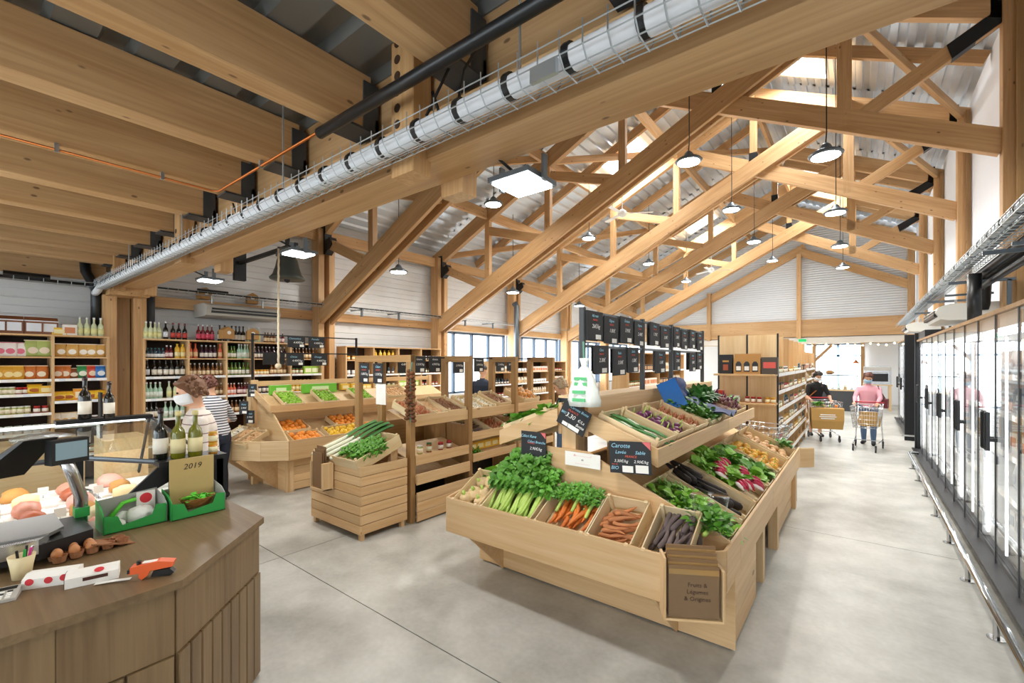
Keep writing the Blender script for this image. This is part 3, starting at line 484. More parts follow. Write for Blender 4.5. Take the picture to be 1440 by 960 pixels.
carton('orange_carton', 'e79a2c', 'f6e4c0', .16, .17); carton('white_carton', 'ece8e0', 'd2875c', .16, .16); carton('yellow_carton', 'e9bd38', 'f3e6b0', .16, .11); carton('dark_carton', '3a2a24', 'c9a27a', .11, .14); carton('fridge_carton', 'e7e9ea', '8fa3b8', .13, .17); carton('lime_carton', '9ac43c', 'f0f3d0', .18, .16)
proto('bread_pack', 'bread', [('loaf_pack', G().prism([(-.05, 0), (.05, 0), (.05, .2), (0, .25), (-.05, .2)], -.095, .095, 'x'), cmat('loaf', '7a4a2c', .4, var=.3, scale=40), False), ('label', G().box(-.075, .075, -.053, -.05, .04, .16), cmat('lb_e6e6ea', 'dfe3ea', .5), False), ('top_band', G().box(-.095, .095, -.052, .052, .185, .2), cmat('lb_e6e6ea', 'dfe3ea', .5), False)])
# ================================================================ shelf racks on the left wall
def rack(name, label, x0, x1, y0, y1, zs, divs, top, side='+x', wood_='shelf_wood', rail=True):
    """open shelving against the wall; front faces +x. zs: list of shelf heights for each bay"""
    t_ = thing(name, label, 'shelf', (0, 0, 0)); bays = [y0] + divs + [y1]
    G().box(x0, x0 + .012, y0, y1, .05, top).obj('back_panel', mat('rack_back', '3a2a20', .7), t_)
    for y in bays: board('upright', x0, x1, y - .016, y + .016, 0, top, wood_, t_)
    board('top_shelf', x0, x1 + .01, y0 - .016, y1 + .016, top, top + .025, wood_, t_)
    for i in range(len(bays) - 1):
        for z in zs[i]:
            sh_ = board('shelf', x0 + .012, x1, bays[i] + .016, bays[i + 1] - .016, z - .022, z, wood_, t_)
            if rail and z < top - .4:
                r_ = G().box(x1, x1 + .008, bays[i] + .016, bays[i + 1] - .016, z - .035, z + .006).obj('price_rail', 'white', t_)
                n_ = int((bays[i + 1] - bays[i]) / .17)
                for q in range(n_):
                    yy = bays[i] + .07 + q * .17 + R(-.02, .02)
                    G().box(x1 + .008, x1 + .0095, yy, yy + .07, z - .032, z + .002).obj('price_tag', cmat('tag%d' % (q % 2), ['dfe6ee', 'efe9dc'][q % 2], .5), t_)
    return t_
def row(kind, x, y0, y1, z, label, group, n=None, gap=.004, face=0, depth=1, jit=.012):
    cat, parts = PROTO[kind]; wd = max(v.co.x for _, me, _ in parts for v in me.vertices) * 2; n = n or max(1, int((y1 - y0) / (wd + gap))); 
    for i in range(n):
        y = y0 + (y1 - y0) * (i + .5) / n; put(kind, (x + R(-jit, jit), y + R(-.003, .003), z), label + (', %s from left' % ORD[i] if n > 1 else ''), group, face + R(-.15, .15))
F = PI / 2                                     # fronts look along +x
tA = 2.28; zA = [[1.98, 1.65, 1.44, 1.16, .88, .5], [1.98, 1.65, 1.32, .95, .5]]
rack('snack_rack', 'light wooden snack and jar rack at the left edge, left of the column', -9.8, -9.35, -.35, 1.63, [zA[0], zA[0], zA[1]], [.33, 1.02], tA)
X0 = -9.47
def rows(z, spec, where, x=X0):
    for kind, y0, y1, n, txt in spec: row(kind, x, y0, y1, z, '%s, %s' % (txt, where), '%s %s' % (txt, where), n, face=F)
rows(tA + .025, [('bread_pack', .4, .72, 2, 'brown loaf pack with pale label'), ('bread_pack', .76, 1.06, 2, 'dark crispbread pack'), ('yellow_carton', 1.06, 1.13, 1, 'small yellow carton'), ('white_carton', 1.16, 1.25, 1, 'small white carton'), ('lemonade_bottle', 1.28, 1.6, 4, 'swing-top lemonade bottle')], 'on top of the snack rack')
rows(1.98, [('white_pouch', .38, .75, 4, 'white and pink snack pouch'), ('chip_pouch', .76, 1.0, 2, 'pale green chip pouch'), ('pasta_bag', 1.05, 1.3, 2, 'clear bag of orange pasta'), ('pasta_bag', 1.31, 1.6, 3, 'clear bag of yellow pasta')], 'highest board of the snack rack')
rows(1.65, [('crisp_bag', .36, .72, 4, 'golden crisp bag'), ('orange_bag', .73, .98, 2, 'orange crisp bag'), ('orange_bag', 1.05, 1.2, 2, 'small amber snack bag'), ('brown_bag', 1.2, 1.3, 1, 'brown snack bag'), ('green_bag', 1.3, 1.41, 1, 'green crisp bag with white print'), ('red_bag', 1.41, 1.51, 1, 'red and yellow crisp bag'), ('blue_bag', 1.51, 1.61, 1, 'bright blue crisp bag')], 'second board of the snack rack')
rows(1.44, [('pickle_jar', .36, .65, 5, 'pickle jar'), ('jam_jar', .66, .78, 2, 'red jam jar'), ('yellow_bag', .79, .9, 1, 'yellow bag'), ('yellow_carton', .91, 1.0, 1, 'flat yellow carton')], 'third board of the snack rack')
rows(1.32, [('yellow_bag', 1.04, 1.25, 2, 'yellow and orange biscuit bag'), ('orange_carton', 1.26, 1.4, 1, 'orange and white carton'), ('yellow_bag', 1.41, 1.61, 2, 'yellow snack bag')], 'third board beside the column')
rows(1.16, [('pickle_jar', .36, .8, 7, 'olive green jar'), ('jam_jar', .82, .99, 2, 'dark red jar')], 'fourth board of the snack rack')
rows(.95, [('paper_bag', 1.04, 1.36, 4, 'flour bag with gold print'), ('spread_jar', 1.38, 1.6, 3, 'dark spread jar')], 'fourth board beside the column')
rows(.88, [('glass_pot', .36, 1.0, 7, 'white yoghurt pot')], 'fifth board of the snack rack')
rows(.5, [('spread_jar', .36, 1.0, 7, 'dark jar'), ('sauce_jar', 1.05, 1.6, 6, 'sauce jar')], 'lowest board of the snack rack')
zB = [1.97, 1.65, 1.28, .94, .5]
rack('drinks_rack', 'light wooden drinks rack between the two timber columns', -9.8, -9.35, 2.08, 5.18, [zB] * 5, [2.7, 3.3, 3.77, 4.5], tA - .01)
wt = 'on top of the drinks rack'
rows(tA + .015, [('lemonade_bottle', 2.1, 2.34, 4, 'pale lemonade bottle'), ('foil_bottle', 2.36, 2.44, 1, 'white-capped dark bottle'), ('red_cap_bottle', 2.46, 2.72, 3, 'red-labelled dark bottle'), ('berry_bottle', 2.85, 3.13, 4, 'berry red bottle'), ('wine_bottle', 3.18, 3.35, 2, 'slim black wine bottle'), ('wine_bottle', 3.4, 3.66, 4, 'cream-labelled wine bottle'), ('lemonade_bottle', 3.68, 3.95, 3, 'yellow lemonade bottle'), ('beer_bottle', 4.0, 4.25, 4, 'amber beer bottle'), ('syrup_bottle', 4.28, 4.42, 2, 'red syrup bottle')], wt)
wt = 'highest board of the drinks rack'
rows(1.97, [('milk_bottle', 2.12, 2.38, 5, 'teal capped little bottle'), ('syrup_bottle', 2.38, 2.5, 2, 'red syrup bottle'), ('juice_bottle', 2.52, 2.68, 2, 'yellow juice bottle'), ('orange_juice_bottle', 2.72, 2.88, 2, 'orange-capped juice bottle'), ('dark_beer_bottle', 2.9, 3.17, 4, 'dark label bottle'), ('orange_juice_bottle', 3.19, 3.27, 1, 'single orange juice bottle'), ('green_bottle', 3.33, 3.5, 3, 'green mineral water bottle'), ('mint_bottle', 3.52, 3.74, 4, 'clear mineral water bottle'), ('dark_beer_bottle', 3.8, 4.45, 9, 'dark beer bottle'), ('beer_bottle', 4.55, 5.15, 8, 'brown beer bottle')], wt)
wt = 'second board of the drinks rack'
rows(1.65, [('foil_bottle', 2.1, 2.18, 1, 'white-necked bottle'), ('wine_bottle', 2.2, 2.68, 6, 'red wine bottle'), ('beer_bottle', 2.72, 3.28, 8, 'craft beer bottle'), ('green_bottle', 3.32, 3.74, 6, 'green lemonade bottle'), ('honey_jar', 3.8, 4.1, 5, 'honey jar'), ('beer_bottle', 4.12, 4.45, 5, 'short brown bottle'), ('sauce_jar', 4.55, 4.8, 3, 'sauce jar'), ('lime_carton', 4.82, 5.15, 2, 'yellow-green carton')], wt)
wt = 'third board of the drinks rack'
rows(1.28, [('mint_bottle', 2.1, 2.35, 4, 'mint green bottle'), ('lemonade_bottle', 2.4, 2.68, 3, 'yellow-labelled lemonade bottle'), ('beer_bottle', 2.72, 3.28, 8, 'brown ale bottle'), ('pink_bottle', 3.33, 3.5, 3, 'pink and red drink bottle'), ('syrup_bottle', 3.52, 3.74, 4, 'ruby syrup bottle'), ('dark_beer_bottle', 3.8, 4.45, 8, 'porter bottle'), ('juice_bottle', 4.55, 5.15, 7, 'yellow juice bottle')], wt)
wt = 'fourth board of the drinks rack'
rows(.94, [('wine_bottle', 2.1, 2.3, 3, 'dark wine bottle'), ('mint_bottle', 2.35, 2.68, 4, 'pale green bottle'), ('dark_beer_bottle', 2.72, 3.28, 8, 'stout bottle'), ('beer_bottle', 3.33, 3.74, 6, 'ale bottle')], wt)
# continuation of the wall racks in the window bays
rack('grocery_rack', 'light wooden grocery rack along the wall past the second column', -9.8, -9.4, 5.8, 8.75, [[1.95, 1.6, 1.25, .9, .5]] * 4, [6.55, 7.3, 8.05], 2.25)
for z, ks in ((1.95, ('honey_jar', 'juice_bottle', 'pickle_jar', 'spread_jar')), (1.6, ('glass_pot', 'milk_bottle', 'mint_bottle', 'sauce_jar')), (1.25, ('yellow_carton', 'pickle_jar', 'lime_carton', 'jam_jar'))):
    for i, k_ in enumerate(ks): row(k_, -9.5, 5.85 + .75 * i, 6.5 + .75 * i, z, '%s, wall grocery rack bay %s, %s board' % (k_.replace('_', ' '), orden[i], {1.95: 'highest', 1.6: 'second', 1.25: 'third'}[z]), '%s row in the grocery rack bay %d at %.2f m' % (k_.replace('_', ' '), i + 1, z), 5, face=F)
# ================================================================ fridge wall
mat('fridge_in', 'e4e7ea', .4); mat('strip', 'ffffff', .5, emit=5)
def fridge(y0, x, label, group, stock=True, ztop=2.32, depth=.56, seed=0):
    t_ = thing('glass_door_fridge', label, 'fridge', (x, y0, 0), 0, group); W_ = 1.48
    G().box(depth - .02, depth, 0, W_, .08, ztop).obj('back_wall', 'fridge_in', t_); G().box(.02, depth, 0, W_, ztop - .12, ztop).obj('roof', 'fridge_in', t_); G().box(.02, depth, 0, W_, .06, .16).obj('base', 'black_steel', t_)
    for y in (0, W_): G().box(.03, depth, y - .012 if y else 0, y + .0 if y else .012, .1, ztop).obj('side_wall', 'fridge_in', t_)
    G().box(-.02, .05, 0, W_, ztop, ztop + .035).obj('header_trim', 'oak', t_); G().box(-.06, .03, 0, W_, .03, .12).obj('kick_plate', 'black_steel', t_); G().box(-.1, -.06, 0, W_, .1, .13).obj('bumper_strip', 'black_steel', t_)
    G().box(.05, .08, .02, W_ - .02, ztop - .18, ztop - .14).obj('light_strip', 'strip', t_)
    for y in (.02, W_ / 2, W_ - .02): G().box(.06, .075, y - .012, y + .012, .2, ztop - .2).obj('light_strip', 'strip', t_)
    for z in (.3, .68, 1.06, 1.42, 1.78):
        s_ = G().box(.12, depth - .02, .02, W_ - .02, z - .015, z).obj('shelf', 'fridge_in', t_); G().box(.11, .12, .02, W_ - .02, z - .04, z + .01).obj('price_rail', 'white', s_)
    for i in (0, 1):
        d = bpy.data.objects.new('door', None); C.objects.link(d); d.parent = t_; d.location = (0, i * W_ / 2, 0)
        a, b_ = .006, W_ / 2 - .006
        G().add([(0, a, .12), (0, b_, .12), (0, b_, ztop), (0, a, ztop)], [(0, 1, 2, 3)]).obj('pane', 'door_glass', d)
        for y in (a, b_): G().box(-.004, .012, y - .006, y + .006, .12, ztop).obj('door_edge', 'dark_grey', d)
        hy = b_ - .06 if i == 0 else a + .06
        g = G().box(-.075, -.05, hy - .04, hy + .04, 1.12, 1.46); g.obj('handle', 'black_plastic', d)
        for q in (-.02, 0, .02): G().box(-.082, -.075, hy + q - .004, hy + q + .004, 1.13, 1.45).obj('grip_rib', 'black_steel', d)
        G().box(-.05, 0, hy - .012, hy + .012, 1.2, 1.23).obj('handle_stem', 'black_plastic', d)
    if stock:
        for zi, z in enumerate((.3, .68, 1.06, 1.42, 1.78)):
            k_ = ('frozen_bag', 'fridge_carton', 'frozen_bag', 'white_carton', 'fridge_carton')[(zi + seed) % 5]
            row(k_, x + .24, y0 + .06, y0 + W_ - .06, z, '%s inside the %s, %s board up' % (k_.replace('_', ' '), ['nearest fridge', 'second fridge', 'third fridge', 'fourth fridge', 'fifth fridge', 'sixth fridge'][seed], ORD[zi]), 'packs in fridge %d on board %d' % (seed, zi), 6, face=-F, jit=.01)
    return t_
fo = ['nearest', 'second nearest', 'third', 'fourth', 'fifth', 'farthest']
for i in range(6): fridge(3.54 + 1.48 * i, .95, '%s tall glass-door fridge with black paddle handles in the long aisle row' % fo[i], 'glass-door fridges along the aisle', i < 4, seed=i)
t_ = thing('fridge_end_panel', 'tall black end panel closing the long fridge row', 'panel', (0, 0, 0)); G().box(.9, 1.5, 12.42, 12.47, 0, 2.5).obj('panel', 'black_steel', t_); G().box(.95, 1.5, 11.2, 12.42, 2.36, 2.5).obj('cap', 'black_steel', t_)
t_ = thing('bumper_rail', 'polished steel bumper rail on short feet along the fridge row', 'rail', (0, 0, 0))
G().tube([(.74, 2.0, .17), (.74, 11.35, .17), (.78, 11.42, .17), (.88, 11.43, .17)], .026, 10).obj('tube', 'chrome', t_, True)
for k in range(-2, 7):
    y = 4.46 + 1.03 * k; G().tube([(.74, y, 0), (.74, y, .17)], .018, 8).obj('foot', 'steel', t_); G().tube([(.74, y, 0), (.74, y, .008)], .05, 14).obj('foot_plate', 'steel', t_)
for i in range(3): fridge(14.55 + 1.48 * i, .98, 'upright glass-door fridge beyond the shoppers, %s in its row' % ORD[i], 'far glass-door fridges', False, 2.5)
t_ = thing('fridge_side_panel', 'black side panel at the near end of the far fridge row', 'panel', (0, 0, 0)); G().box(.86, 1.5, 14.42, 14.54, 0, 2.56).obj('panel', 'black_steel', t_); G().box(.80, 1.5, 14.4, 14.44, .1, .14).obj('bumper_strip', 'steel', t_)
# ================================================================ gondola shelving in the middle of the hall
def gondola(name, label, x0, x1, y0, y1, nb, top, kinds, group, cap=True):
    t_ = thing(name, label, 'shelf'); zs = (.2, .5, .8, 1.1, 1.4, 1.7)
    board('spine', (x0 + x1) / 2 - .02, (x0 + x1) / 2 + .02, y0, y1, 0, top, 'ply', t_)
    for i in range(nb + 1):
        y = y0 + (y1 - y0) * i / nb; board('upright', x1 - .42, x1 - .02, y - .015, y + .015, 1.75, top, 'shelf_wood', t_); board('upright', x1 - .42, x1 - .01, y - .012, y + .012, 0, 1.75, 'shelf_wood', t_)
    for z in zs:
        for i in range(nb):
            a, b_ = y0 + (y1 - y0) * i / nb + .02, y0 + (y1 - y0) * (i + 1) / nb - .02
            s_ = board('shelf', (x0 + x1) / 2, x1, a, b_, z - .02, z, 'shelf_wood', t_); G().box(x1, x1 + .012, a, b_, z - .045, z + .015).obj('price_rail', 'white', t_)
    for zi, z in enumerate(zs[1:]):
        for i in range(nb):
            a, b_ = y0 + (y1 - y0) * i / nb + .05, y0 + (y1 - y0) * (i + 1) / nb - .05; k_ = kinds[(i + zi * 2) % len(kinds)]
            row(k_, x1 - .055, a, b_, z, '%s, %s, bay %s, board %s' % (k_.replace('_', ' '), group, orden[i], orden[zi]), '%s %s' % (group, k_), 8 if z > .6 else 6, face=F)
    if cap:
        n = 2
        for i in range(n):
            xa, xb = x0 + (x1 - x0) * i / n, x0 + (x1 - x0) * (i + 1) / n; board('end_board', xa + .012, xb - .012, y0 - .05, y0 - .03, .3, top, 'ply', t_)
        for xx in (x0, (x0 + x1) / 2, x1): G().box(xx - .012, xx + .012, y0 - .055, y0 - .02, 0, top + .02).obj('slotted_post', 'black_steel', t_)
        for z in (.75, 1.22, 1.70): board('end_shelf', x0, x1, y0 - .4, y0 - .05, z - .03, z, 'shelf_wood', t_)
        board('end_plinth', x0, x1, y0 - .4, y0 - .05, 0, .3, 'ply', t_)
    return t_
gondola('grocery_gondola', 'tall plywood gondola with boxed beers on its end, ahead of the shoppers', -2.0, -1.08, 8.65, 13.5, 6, 2.36, ['jam_jar', 'sauce_jar', 'spread_jar', 'honey_jar', 'pickle_jar', 'milk_bottle', 'dark_carton'], 'aisle gondola')
gondola('far_gondola', 'wooden gondola beyond the first, stocked with baskets and boxes', -2.0, -1.2, 15.2, 18.2, 3, 2.2, ['white_carton', 'brown_bag', 'paper_bag', 'sauce_jar'], 'second gondola', False)
rack('book_rack', 'white and wood rack with cards and jars behind the chalkboard frame', -4.4, -4.0, 9.3, 13.2, [[1.7, 1.35, 1.0, .6]] * 4, [10.2, 11.2, 12.2], 2.1)
for z in (1.7, 1.35, 1.0):
    for i in range(4):
        k_ = ['white_carton', 'dark_carton', 'paper_bag', 'jam_jar', 'sauce_jar'][(i + int(z * 3)) % 5]; row(k_, -4.08, 9.36 + .98 * i, 10.12 + .98 * i, z, '%s, card rack section %s, %s height' % (k_.replace('_', ' '), orden[i], {1.7: 'eye', 1.35: 'chest', 1.0: 'waist'}[z]), 'card rack goods', 6, face=F)
rack('window_rack', 'pale rack of small goods standing below the side windows', -8.6, -8.2, 9.6, 13.6, [[1.6, 1.25, .9, .5]] * 4, [10.6, 11.6, 12.6], 1.9)
for z in (1.6, 1.25, .9):
    for i in range(4):
        k_ = ['glass_pot', 'white_carton', 'jam_jar', 'milk_bottle', 'paper_bag'][(i + int(z * 3)) % 5]; row(k_, -8.3, 9.7 + i, 10.5 + i, z, '%s, window rack section %s, %s board' % (k_.replace('_', ' '), orden[i], {1.6: 'top', 1.25: 'middle', .9: 'low'}[z]), 'window rack goods', 6, face=F)
# goods on the end shelf
bx = thing('gift_box', 'kraft gift box with three dark bottles showing, on the gondola end shelf', 'box', (-1.5, 8.42, 1.7)); G().box(-.2, .2, -.07, .07, 0, .26).obj('carton', cmat('kraft', 'b88a50', .7), bx); G().box(-.2, .2, -.005, .005, .26, .34).obj('handle_flap', 'c_kraft', bx)
for i in (-1, 0, 1): w_ = G().prism([(i * .125 - .045, .04), (i * .125 + .045, .04), (i * .125 + .045, .17), (i * .125 + .02, .21), (i * .125 - .02, .21), (i * .125 - .045, .17)], -.074, -.07, 'y').obj('window', 'black_plastic', bx); G().box(i * .125 - .035, i * .125 + .035, -.077, -.074, .06, .13).obj('label', 'paper', w_)
bx = thing('gift_box', 'black gift box with gold print on the gondola end shelf', 'box', (-1.83, 8.42, 1.7)); G().box(-.1, .1, -.06, .06, 0, .33).obj('carton', 'slate', bx); G().box(-.05, .05, -.062, -.06, .2, .23).obj('print', cmat('gold', 'b98a3a', .4), bx); G().box(-.04, .04, -.062, -.06, .06, .16).obj('print', cmat('rust', 'a04a2a', .5), bx)
bx = thing('gift_box', 'dark printed gift box with a red picture on the gondola end shelf', 'box', (-1.17, 8.44, 1.7)); G().box(-.12, .12, -.06, .06, 0, .28).obj('carton', cmat('umber', '4c443c', .5), bx); G().box(-.09, .09, -.062, -.06, .1, .2).obj('picture', cmat('salmon', 'd85a50', .5), bx)
row('jam_jar', 8.4, 0, 0, 0, 'x', 'x', 0) if False else None
for i, (x, k_) in enumerate(((-1.92, 'red_bag'), (-1.66, 'glass_pot'), (-1.5, 'jam_jar'), (-1.41, 'jam_jar'), (-1.32, 'jam_jar'), (-1.2, 'honey_jar'), (-1.12, 'honey_jar'))): put(k_, (x, 8.4, 1.22), '%s on the middle gondola end shelf, %s from the left' % (k_.replace('_', ' '), ORD[i]), 'jars on the gondola end')
# ================================================================ stained service counter
ct = thing('service_counter', 'stained wooden service counter with vertical battens in the left foreground', 'counter')
poly = [(-2.33, -2.2), (-2.33, .65), (-2.88, 1.22), (-3.62, 1.22), (-3.62, -2.2)]
G().prism(poly, .915, .95).obj('worktop', 'stain', ct)
inn = [(-2.37, -2.2), (-2.37, .63), (-2.9, 1.19), (-3.4, 1.19), (-3.4, -2.2)]
G().prism(inn, 0, .915).obj('carcass', 'stain', ct)
def face_boards(p, q, wd, z0, z1, nm, off, th=.022, gap=.008):
    p, q = V(p), V(q); d = (q - p); L_ = d.length; d.normalize(); nrm = V((d.y, -d.x, 0)); n = round(L_ / wd); w2 = L_ / n
    for i in range(n):
        a = p + d * (i + .5) * w2 + nrm * (off + th / 2)
        timber(nm, (a.x, a.y, z0), (a.x, a.y, z1), w2 - gap, th, 'stain', ct, up=tuple(nrm), bev=.006)
for p, q, w_ in (((-2.37, -1.2, 0), (-2.37, .63, 0), .165), ((-2.37, .63, 0), (-2.9, 1.19, 0), .085)):
    face_boards(p, q, w_, .02, .62, 'batten', 0)
    face_boards(p, q, .4, .625, .905, 'apron_board', 0, .012, .001)
# ================================================================ serve-over deli case
dc = thing('deli_case', 'black framed serve-over deli case with slanted glass behind the counter', 'display case')
G().box(-5.5, -3.66, -2.2, 1.18, 0, .78).obj('body', 'black_steel', dc); G().box(-5.45, -3.68, -2.2, 1.14, .78, .8).obj('bed', 'zinc', dc)
G().box(-3.5, -3.46, .9, 1.2, .951, 1.26).obj('end_panel', 'black_steel', dc); G().prism([(-3.66, .84), (-3.45, .84), (-3.45, 1.22), (-3.66, 1.22)], 1.24, 1.27).obj('top_ledge', 'black_steel', dc)
G().box(-3.62, -3.46, 1.16, 1.22, .95, 1.25).obj('end_wall', 'black_steel', dc)
for y in (.55, -1.4): G().box(-4.02, -3.96, y - .02, y + .02, .8, 1.27).obj('post', 'black_steel', dc)
G().prism([(.62, 1.0), (.9, 1.14), (.9, 1.24), (.84, 1.24), (.62, 1.03)], -3.49, -3.47, 'x').obj('bracket', 'black_steel', dc); G().tube([(-3.99, -2.2, 1.28), (-3.99, .55, 1.28), (-3.55, .86, 1.26)], .016, 8).obj('top_rail', 'grey_steel', dc)
G().add([(-5.4, -2.2, .8), (-5.4, 1.14, .8), (-5.0, 1.14, 1.42), (-5.0, -2.2, 1.42)], [(0, 1, 2, 3)]).obj('front_pane', 'case_glass', dc)
G().add([(-5.0, -2.2, 1.42), (-5.0, 1.14, 1.42), (-4.0, 1.14, 1.29), (-4.0, -2.2, 1.29)], [(0, 1, 2, 3)]).obj('top_pane', 'case_glass', dc)
G().add([(-5.4, 1.15, .8), (-3.7, 1.15, .8), (-4.0, 1.15, 1.29), (-5.0, 1.15, 1.42)], [(0, 1, 2, 3)]).obj('end_pane', 'case_glass', dc)
for y in (-.15, 1.15): G().tube([(-5.4, y, .8), (-5.0, y, 1.42), (-4.0, y, 1.29)], .012, 6).obj('pane_edge', 'dark_grey', dc)
G().box(-5.02, -4.9, .55, 1.15, 1.41, 1.44).obj('light_bar', 'black_steel', dc); G().box(-5.0, -4.92, -1.5, 1.1, 1.395, 1.41).obj('light_strip', 'strip', dc)
l = bpy.data.lights.new('case_light', 'AREA'); l.shape = 'RECTANGLE'; l.size = .1; l.size_y = 2.2; l.energy = 5; o = bpy.data.objects.new('case_light', l); C.objects.link(o); o.location = (-4.9, 0, 1.38)
mat('meat', 'd9917a', .4, var=.35, scale=14, bump=.6); mat('ham', 'e0a898', .4, var=.25, scale=20, bump=.5); mat('cheese', 'ecd9a4', .5, var=.15, scale=8, bump=.3); mat('sausage', 'b8603c', .4, var=.3, scale=16, bump=.5); mat('rind', 'c98f4a', .6, var=.2, scale=10, bump=.4)
def lump(seed, sx, sy, sz, n=10, k=6):
    rr = random.Random(seed); g = G(); g.ball((0, 0, 0), 1, n, k); g.v = [(x * sx * (1 + rr.uniform(-.12, .12)), y * sy * (1 + rr.uniform(-.12, .12)), max(-.7, z) * sz * (1 + rr.uniform(-.1, .1)) + sz * .7) for x, y, z in g.v]; return g
fm = ['meat', 'ham', 'cheese', 'sausage', 'rind']; food_n = ['cured ham piece', 'pale ham slice stack', 'soft cheese wheel', 'smoked sausage', 'aged cheese block']
for m_ in range(5): PROTO['food%d' % m_] = ('deli food', [('food', lump(m_, .085, .06, .045).mesh('food', fm[m_], True), None), ('paper_liner', G().box(-.11, .11, -.08, .08, -.003, .003).mesh('paper_liner', 'paper'), None)])
r1 = random.Random(3); tid = 0
for ix in range(6):
    x = -3.84 - ix * .27
    for iy in range(7):
        y = -.75 + iy * .28; m_ = (ix * 2 + iy) % 5
        if iy % 2 == 0:
            tr = thing('food_tray', 'white deli tray in the serve-over case, row %s from the counter, place %s' % (ORD[ix], ORD[iy]), 'tray', (x, y + .13, .80), 0, 'deli trays'); g = G().box(-.125, .125, -.26, .26, 0, .008); g.obj('tray_base', 'white', tr)
            for sx in (-1, 1): G().box(sx * .125 - .004, sx * .125 + .004, -.26, .26, 0, .03).obj('tray_rim', 'white', tr)
        o = put('food%d' % m_, (x + r1.uniform(-.02, .02), y + r1.uniform(-.02, .02), .812), '%s on a tray of the deli case, row %s, place %s' % (food_n[m_], ORD[ix], ORD[iy]), 'deli goods in the serve-over case', r1.uniform(-.5, .5), r1.uniform(1.15, 1.5), 'deli_food')
        if (ix + iy) % 3 == 0:
            s_ = thing('price_spike', 'small white price ticket beside deli row %s, place %s' % (ORD[ix], ORD[iy]), 'price tag', (x + .1, y + .13, .8), 0, 'deli price tickets'); G().box(-.004, .004, -.03, .03, .05, .11).obj('ticket', 'paper', s_); G().box(-.002, .002, -.003, .003, 0, .06).obj('stem', 'steel', s_)
# wooden back counter with bread behind the case
bc = thing('bread_counter', 'light wooden bread counter behind the deli case', 'counter'); board('front_board', -6.9, -6.87, -1.5, 1.0, 0, .98, 'ply', bc); board('worktop', -7.5, -6.85, -1.5, 1.0, .98, 1.02, 'ply', bc); board('end_board', -7.5, -6.9, .97, 1.0, 0, .98, 'ply', bc); board('back_board', -7.5, -7.47, -1.5, 1.0, 0, .98, 'ply', bc)
for i in range(6):
    if i > 3: break
    o = G().tube([(-.3, 0, 0), (-.2, .01, .01), (0, .02, .02), (.2, .01, .01), (.3, 0, 0)], [.015, .035, .042, .035, .012], 10).obj('baguette', mat('crust', 'c98c3c', .55, var=.3, scale=18, bump=.6), None, True, (-7.17, -.3 + .11 * i, 1.063), (0, 0, .08 * (i % 2))); tag(o, 'golden baguette lying on the bread counter, %s of four' % ORD[i], 'bread', 'baguettes')
for i, (x, y, s_, lab) in enumerate(((-7.1, .68, .8, 'long foil wrapped parcel on the bread counter'), (-7.25, .22, .4, 'white wrapped cheese parcel on the bread counter'))):
    o = lump(20 + i, .12, .34 * s_, .06, 12, 8).obj('wrapped_parcel', mat('foil', 'c9ccd2', .25, .8, bump=1, scale=40) if i == 0 else 'paper', None, False, (x, y, 1.02), (0, 0, .2)); tag(o, lab, 'parcel')
cb = thing('card_stand', 'black menu card standing in a kraft carton beyond the deli case', 'menu', (-5.55, 1.02, 0)); G().box(-.2, .2, -.12, .2, .0, 1.2).obj('plinth', 'ply', cb); G().prism([(-.05, 1.2), (.05, 1.2), (.05, 1.62), (-.05, 1.62)], -.115, -.1, 'y').obj('black_card', 'black_plastic', cb); G().box(-.06, .06, -.125, -.121, 1.2, 1.36).obj('white_card', 'paper', cb) ; G().box(.07, .19, -.123, -.12, 1.28, 1.36).obj('dark_sticker', 'slate', cb)
# ================================================================ produce prototypes
def pm(n, col, rough=.45, var=.2, scale=12, bump=.2): return mat(n, col, rough, var=var, scale=scale, bump=bump).name
pm('carrot', 'e07a2e', .5); pm('dirt_carrot', 'bf7c4c', .7, .35, 14, .6); pm('dark_carrot', '6e5f5c', .75, .35, 16, .6); pm('radish_black', '2a2320', .7, .3, 10, .5); pm('lime', '86b52c', .35, .25); pm('lemon', 'efc63a', .35, .15); pm('orange', 'ea8f2a', .4, .15); pm('onion', 'd89a55', .35, .25); pm('garlic', 'ece4d4', .5, .12); pm('shallot', 'c07850', .4, .3); pm('mushroom', '9a6a44', .6, .3); pm('potato', 'd2a878', .6, .2); pm('beet', '7a5348', .65, .3); pm('kohlrabi', '6e2a58', .4, .25); pm('radish', 'c22a4c', .3, .15); pm('radish_tip', 'f2e4e2', .4, .05); pm('celeriac', 'd9bd8e', .7, .3, 18, 1.0); pm('squash', 'e3ac3c', .5, .25)
pm('leaf', '5f9a34', .45, .4, 10); pm('leaf_dark', '3f7430', .45, .4, 10); pm('leaf_light', '86bd3e', .45, .35, 10); pm('stalk', 'b7d468', .4, .15); pm('leek_white', 'eef0d8', .4, .05); pm('leek_green', '4f8a4a', .45, .25); pm('fig_brown', '6a3e1e', .8, .35, 20, 1)
def single_(n, cat, g, m_): PROTO[n] = (cat, [(n, g.mesh(n, m_, True), None)])
def root(L_, r, seed, bend=.02, n=8):
    rr = random.Random(seed); return G().tube([(-L_ / 2 + L_ * t, bend * math.sin(3 * t + seed), 0) for t in (0, .06, .2, .4, .6, .8, .95, 1)], [r * .5, r * .95, r * rr.uniform(.95, 1.05), r * rr.uniform(.85, .95), r * .72, r * .5, r * .25, r * .05], n)
